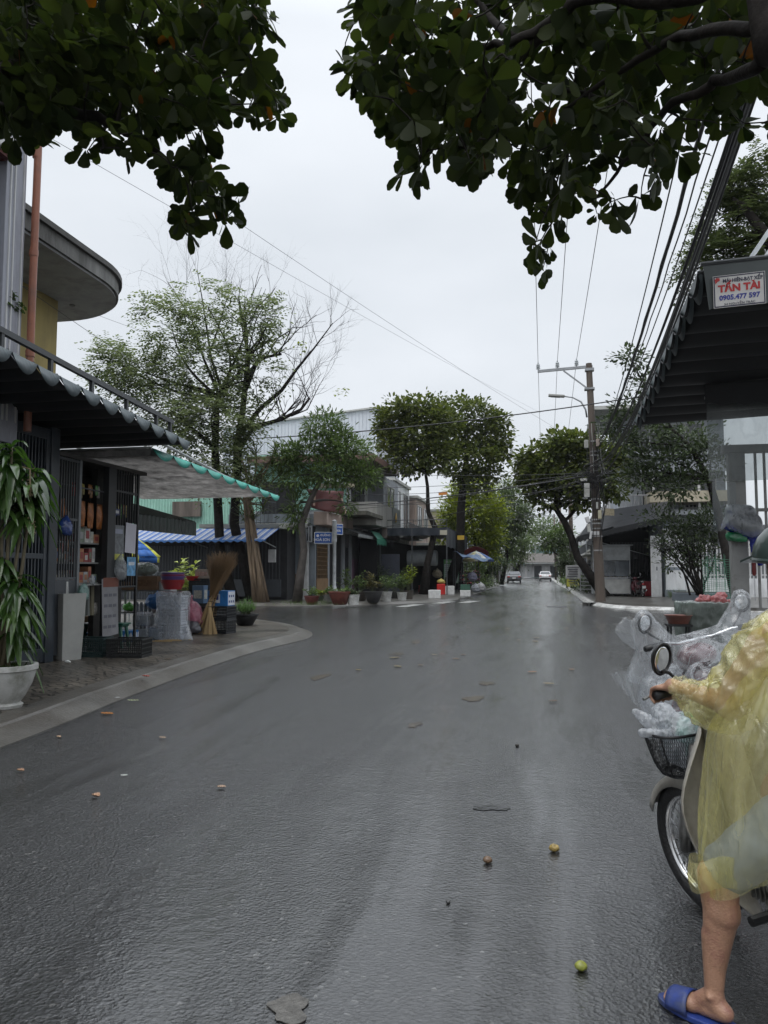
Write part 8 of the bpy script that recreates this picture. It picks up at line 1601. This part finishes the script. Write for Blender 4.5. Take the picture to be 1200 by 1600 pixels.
# left leg to the ground
hipL, kneeL, ankL = H_(-.12, -.3, .79), G_(-.52, -.1, .47), G_(-.555, -.119, .095)
c_(hipL, kneeL, .085, .06); c_(kneeL, kneeL.lerp(ankL, .3) + G_(.012, -.02, 0) - G_(0, 0, 0), .062, .06); c_(kneeL.lerp(ankL, .1) + (G_(.01, -.015, 0) - G_(0, 0, 0)), kneeL.lerp(ankL, .42) + (G_(.008, -.012, 0) - G_(0, 0, 0)), .06, .053); c_(kneeL.lerp(ankL, .4) + (G_(.008, -.012, 0) - G_(0, 0, 0)), kneeL.lerp(ankL, .8), .053, .035); c_(kneeL.lerp(ankL, .5), ankL, .045, .03)
FA = SRZ + R(24); Fm = Matrix.Rotation(FA, 3, 'Z'); F_ = lambda x, y, z: V(ankL.x, ankL.y, 0) + Fm @ V(x, y, z)
c_(F_(0, -.035, .055), F_(0, 0, .075), .03, .032); c_(F_(0, -.03, .05), F_(0, .09, .045), .027, .03); c_(F_(-.015, .07, .045), F_(-.02, .135, .036), .027, .018); c_(F_(.015, .07, .045), F_(.018, .14, .036), .027, .018); c_(ankL, F_(0, .05, .06), .034, .03)
c_(F_(.03, -.0, .095), F_(.028, .0, .1), .012, .01); c_(F_(-.03, 0, .1), F_(-.028, .0, .105), .012, .01)
for i, (x, L_, r_) in enumerate(((.03, .03, .0125), (.012, .03, .0095), (-.003, .026, .009), (-.018, .02, .0085), (-.032, .013, .008))): c_(F_(x, .145, .034), F_(x, .15 + L_, .03), r_, r_ * .9)
# right leg on the peg
hipR, kneeR, ankR = H_(.11, -.28, .79), H_(.2, .1, .62), H_(.2, .0, .36); c_(hipR, kneeR, .085, .06); c_(kneeR, ankR, .056, .03); c_(ankR, H_(.2, .04, .32), .03, .03); c_(H_(.2, -.03, .315), H_(.21, .14, .3), .028, .022)
o = b.build('body', SKIN, t, smooth=True); fuse(o, .0055, 9)
# clothes
def cloth(name, caps, mat, vox, disp, ds, d2=0, d2s=.03, sm=4, par=t):
    mb = MB()
    for a in caps: mb.cap(*a)
    o = mb.build(name, mat, par, smooth=True); fuse(o, vox, sm, disp, ds, d2, d2s); return o
JACK = M('jacket_beige', (.3, .2, .16), .7, var=.15, scale=10); SHORT = M('shorts_bluegrey', (.13, .16, .3), .7, var=.12, scale=10); SHIRT = M('shirt_brown', (.28, .17, .13), .7)
cloth('jacket', [(H_(0, -.3, .84), H_(0, -.29, .96), .16, .15), (H_(0, -.29, .95), H_(0, -.25, 1.2), .15, .16), (H_(-.1, -.24, 1.22), H_(.1, -.24, 1.22), .125, .125), (H_(-.17, -.225, 1.3), H_(.17, -.225, 1.3), .075, .075), (H_(-.175, -.22, 1.29), H_(-.29, -.1, 1.09), .078, .06), (H_(.175, -.22, 1.29), H_(.29, -.1, 1.09), .078, .06), (H_(0, -.2, 1.36), H_(0, -.2, 1.4), .07, .065)], JACK, .012, .02, .07)
cloth('shirt', [(H_(0, -.3, .76), H_(0, -.26, .88), .17, .165), (H_(-.1, -.2, .8), H_(-.12, -.12, .74), .12, .1), (H_(.1, -.2, .8), H_(.12, -.12, .74), .12, .1)], SHIRT, .012, .02, .08)
cloth('shorts', [(H_(-.08, -.3, .78), H_(.08, -.3, .78), .145, .145), (H_(-.11, -.28, .78), hipL.lerp(kneeL, .88), .118, .086), (H_(.11, -.28, .78), hipR.lerp(kneeR, .9), .125, .09)], SHORT, .012, .018, .08)
# helmet
HELM = M('helmet_green', (.035, .05, .045), .28, var=.2, scale=8, coat=.4)
mb = MB(); vs = []; n = 28
prof = [(R(100), 1.0)] + [(R(a), 1.) for a in (90, 75, 60, 45, 30, 15, 3)]
mt = Matrix.Rotation(SRZ, 4, 'Z') @ Matrix.Rotation(R(4), 4, 'X')
mb.lathe([(.124 * math.sin(a), .125 * math.cos(a)) for a, _ in prof] + [(0, .125)], n, HD(0, -.01, .03), mt=mt @ Matrix.Scale(1.12, 4, V(0, 1, 0)))
hlm = mb.build('helmet', HELM, t, smooth=60, solid=.012); mb = MB(); mb.torus((0, 0, 0), .126, .009, 36, 8, mt=Matrix.Translation(HD(0, -.01, .014)) @ mt @ Matrix.Scale(1.12, 4, V(0, 1, 0)) @ Matrix.Rotation(R(90), 4, 'Y')); mb.extr([HD(-.08, .1, .03), HD(.08, .1, .03), HD(.06, .19, .01), HD(-.06, .19, .01)], (0, 0, .008)); mb.build('brim', HELM, hlm, smooth=40)
mb = MB()
for s in (-1, 1): mb.tube([HD(s * .1, -.02, .0), HD(s * .075, .01, -.07), HD(s * .03, .045, -.118), HD(0, .05, -.125)], .008, 5)
mb.build('chin_strap', BLKP, hlm)
cloth('hair', [(HD(0, -.04, .0), HD(0, -.05, -.07), .085, .06), (HD(0, -.06, -.07), HD(0, -.07, -.14), .05, .03)], M('hair', (.01, .008, .007), .5), .008, .01, .02)
# sandal
SAND = M('sandal_blue', (.015, .035, .17), .5, var=.3, scale=16, dirt=(.06, .07, .1), dirt_amt=.5); mb = MB(); so = []
for k in range(24): a = 2 * math.pi * k / 24; so.append(F_(.052 * math.cos(a) * (1 + .12 * math.sin(a)), .055 + .15 * math.sin(a), 0))
mb.prism([(p.x, p.y) for p in so], .002, .022); sd = mb.build('sandal', SAND, t, bevel=.004); mb = MB()
mb.grid(lambda u, v: F_(.056 * math.cos(math.pi * u), .07 + .075 * v + .01 * math.sin(math.pi * u), .018 + .062 * math.sin(math.pi * u) ** .8 * (1 - .25 * v)), 16, 5); mb.build('strap', SAND, sd, smooth=True, solid=.005)
# raincoat
YF = film('raincoat_film', (1., .95, .5), .17, .1, 12, wstr=.55, tint=(1.0, .98, .76), fold=.2, dist=.2, stretch=(1, 1, .35), ridge=.12)
RINGS = [(1.43, -.2, -.2, .07, .065), (1.39, -.195, -.205, .105, .085), (1.35, -.19, -.21, .17, .105), (1.29, -.185, -.22, .235, .14), (1.2, -.175, -.225, .25, .18), (1.08, -.2, -.22, .285, .21), (.95, -.235, -.21, .315, .235), (.82, -.245, -.2, .312, .25), (.7, -.258, -.195, .305, .255), (.58, -.268, -.185, .307, .25), (.48, -.28, -.17, .3, .23), (.42, -.286, -.16, .295, .21)]
def ringat(v):
    f = v * (len(RINGS) - 1); i = min(int(f), len(RINGS) - 2); f -= i; return [a + (b - a) * f for a, b in zip(RINGS[i], RINGS[i + 1])]
def coat(u, v):
    z, cx, cy_, rx_, ry_ = ringat(v); a = u * 2 * math.pi; c, s_ = math.cos(a), math.sin(a); low = max(0, (1.3 - z) / .9)
    q = V(c * 2.2, s_ * 2.2, z * .9); n1 = 1 - 2 * abs(noise.noise(q * 1.5 + V(3, 1, 0))); n2 = 1 - 2 * abs(noise.noise(V(c * 6, s_ * 6, z * 1.7)))
    k = 1 + (.02 + .075 * low) * (n1 - .6) + (.012 + .03 * low) * (n2 - .55) + .016 * (.5 - abs(noise.noise(V(c * 13, s_ * 13, z * 7)))) + .006 * noise.noise(V(c * 30, s_ * 30, z * 18))
    p = 2 / 2.3; x = cx + rx_ * k * abs(c) ** p * (1 if c > 0 else -1); y = cy_ + ry_ * k * abs(s_) ** p * (1 if s_ > 0 else -1)
    lift = (.2 * (1 + c) / 2 + .1 * max(0, -s_)) * max(0, (.75 - z) / .33)
    return G_(x, y, z + lift + .01 * noise.noise(V(c * 5, s_ * 5, 4)))
mb = MB(); mb.grid(coat, 260, 130); o = mb.build('raincoat', YF, t, smooth=True)
def sleeve(s):
    path = [(H_(s * .13, -.22, 1.31), .1), (H_(s * .19, -.215, 1.27), .118), (H_(s * .25, -.17, 1.19), .108), (H_(s * .3, -.11, 1.11), .1), (H_(s * .325, -.04, 1.095), .088), (H_(s * .332, .02, 1.105), .07), (H_(s * .336, .06, 1.117), .054), (H_(s * .337, .085, 1.122), .036), (H_(s * .338, .102, 1.122), .05)]
    n = len(path) - 1
    def fn(u, v):
        f = v * n; i = min(int(f), n - 1); f -= i; c = path[i][0].lerp(path[i + 1][0], f); r = path[i][1] * (1 - f) + path[i + 1][1] * f; d = (path[min(i + 1, n)][0] - path[max(i - 0, 0)][0]).normalized()
        d2 = (path[min(i + 2, n)][0] - path[i][0]).normalized(); d = d.lerp(d2, f).normalized(); x = d.cross(V(0, 0, 1)).normalized(); y = d.cross(x); a = u * 2 * math.pi
        w_ = (1 - 2 * abs(noise.noise(V(math.cos(a) * 1.4, math.sin(a) * 1.4, v * 13 + s)))) - .55; w2 = (1 - 2 * abs(noise.noise(V(math.cos(a) * 4, math.sin(a) * 4, v * 5)))) - .55
        r *= 1 + .16 * w_ + .09 * w2 * (1 + 1.6 * max(0, v - .7)); return c + (x * math.cos(a) + y * math.sin(a)) * r - V(0, 0, .012 * math.sin(math.pi * v))
    return fn
for s_ in (-1, 1): mb = MB(); mb.grid(sleeve(s_), 90, 120); mb.build('sleeve', YF, o, smooth=True)
mb = MB()
def gather(u, v):
    a = u * 6.2832; r_ = .078 + .008 * math.sin(math.pi * v) + .006 * (1 - 2 * abs(noise.noise(V(math.cos(a) * 4, math.sin(a) * 4, v * 1.5)))); return kneeL + V(math.cos(a) * r_, math.sin(a) * r_ - .01, .07 - .1 * v + .022 * math.cos(a + .8) + .01 * math.sin(a * 3))
mb.grid(gather, 120, 24); mb.build('gathered_hem', YF, o, smooth=True)

# ================================================================ CARS
def car(label, loc, rz, paint, L_=4.3, W_=1.7, H__=1.45):
    t = T('parked_car', label, 'car', loc, rz, local=True); w = W_ / 2
    prof = [(-L_ / 2, .35), (-L_ / 2, .75), (-L_ / 2 + .12, .95), (-L_ / 2 + .5, 1.0), (-L_ / 2 + 1.0, H__ - .04), (-L_ / 2 + 1.7, H__), (L_ / 2 - 1.6, H__ - .04), (L_ / 2 - 1.05, 1.0), (L_ / 2 - .2, .82), (L_ / 2, .65), (L_ / 2, .33), (L_ / 2 - .4, .25), (-L_ / 2 + .4, .25)]
    mb = MB(); n = len(prof); sect = [(-1, .9, .0), (-.96, .97, 0), (-.8, 1, 0), (.8, 1, 0), (.96, .97, 0), (1, .9, 0)]; vs = []
    for sx, sc__, _ in sect:
        for y, z in prof: k = (1 - .2 * max(0, (z - .95) / (H__ - .95))); vs.append((sx * w * k, y * (.985 if abs(sx) > .97 else 1), .25 + (z - .25) * (sc__ if z < 1 else .5 + sc__ * .5)))
    fs = [(i * n + j, i * n + (j + 1) % n, (i + 1) * n + (j + 1) % n, (i + 1) * n + j) for i in range(len(sect) - 1) for j in range(n)] + [tuple(range(n)), tuple(reversed(range((len(sect) - 1) * n, len(sect) * n)))]
    mb.add(vs, fs); mb.build('body', paint, t, smooth=35, bevel=.03)
    for y0, z0, y1, z1, nm in ((-L_ / 2 + .53, 1.03, -L_ / 2 + .98, H__ - .1, 'rear_window'), (L_ / 2 - 1.1, 1.03, L_ / 2 - 1.57, H__ - .1, 'windscreen')):
        s_ = -1 if y0 < 0 else 1; mb = MB(); mb.extr([(-w * .8, y0, z0), (w * .8, y0, z0), (w * .7, y1, z1), (-w * .7, y1, z1)], (0, s_ * .03, .02)); mb.build(nm, GLASS, t)
    for s in (-1, 1):
        mb = MB(); mb.extr([(s * w * .985, -L_ / 2 + .75, 1.0), (s * w * .985, L_ / 2 - 1.2, 1.0), (s * w * .84, L_ / 2 - 1.65, H__ - .1), (s * w * .84, -L_ / 2 + 1.1, H__ - .1)], (s * .02, 0, 0)); mb.build('side_window', GLASS, t)
        for y in (-L_ / 2 + .8, L_ / 2 - .85): mb = MB(); mb.torus((s * (w - .08), y, .31), .24, .075, 28, 10, flat=1.2); w_ = mb.build('wheel', TYRE, t, smooth=True); mb = MB(); mb.tube([(s * (w - .14), y, .31), (s * (w - .0), y, .31)], .19, 20); mb.build('rim', ENG, w_)
        mb = MB(); mb.box((s * (w - .2), -L_ / 2 - .01, .78), .3, .06, .14); mb.build('tail_light', REDL, t, bevel=.02); mb = MB(); mb.box((s * (w - .25), L_ / 2 - .02, .68), .34, .08, .14); mb.build('headlight', M('lamp_clear'), t, bevel=.02)
        mb = MB(); mb.ell((s * (w + .08), L_ / 2 - 1.35, 1.0), .1, .05, .07, 10, 8); mb.build('side_mirror', paint, t, smooth=True)
    mb = MB(); mb.box((0, -L_ / 2 - .012, .62), .42, .02, .14); mb.build('number_plate', PLATEW, t); mb = MB(); mb.box((0, -L_ / 2 - .0, .42), W_ * .9, .08, .16); mb.box((0, L_ / 2 - .0, .4), W_ * .9, .08, .16); mb.build('bumper', BLKP, t, bevel=.02); return t
c = PZ(852, 908); car('silver white car standing on the right half of the far street', V(c.x, c.y, 0), R(0), M('paint_silver', (.5, .5, .5), .3, metal=.2, coat=.5)); c = PZ(792, 903, .0); car('dark grey car parked at the far left kerb beneath the trees', V(-3.3, 98, .0), R(2), M('paint_graphite', (.06, .065, .07), .3, coat=.5))
# ================================================================ HAZE
m, t_ = newmat('haze_air'); o_ = t_.nodes.new('ShaderNodeOutputMaterial'); v_ = t_.nodes.new('ShaderNodeVolumePrincipled'); v_.inputs['Color'].default_value = (.9, .93, .97, 1); v_.inputs['Density'].default_value = .0002; v_.inputs['Anisotropy'].default_value = .2
t_.links.new(v_.outputs[0], o_.inputs['Volume'])
MB().bx(-420, 420, -70, 920, -1.5, 19).build('haze', m, kind='stuff', label='thin grey rain haze filling the street', cat='haze')
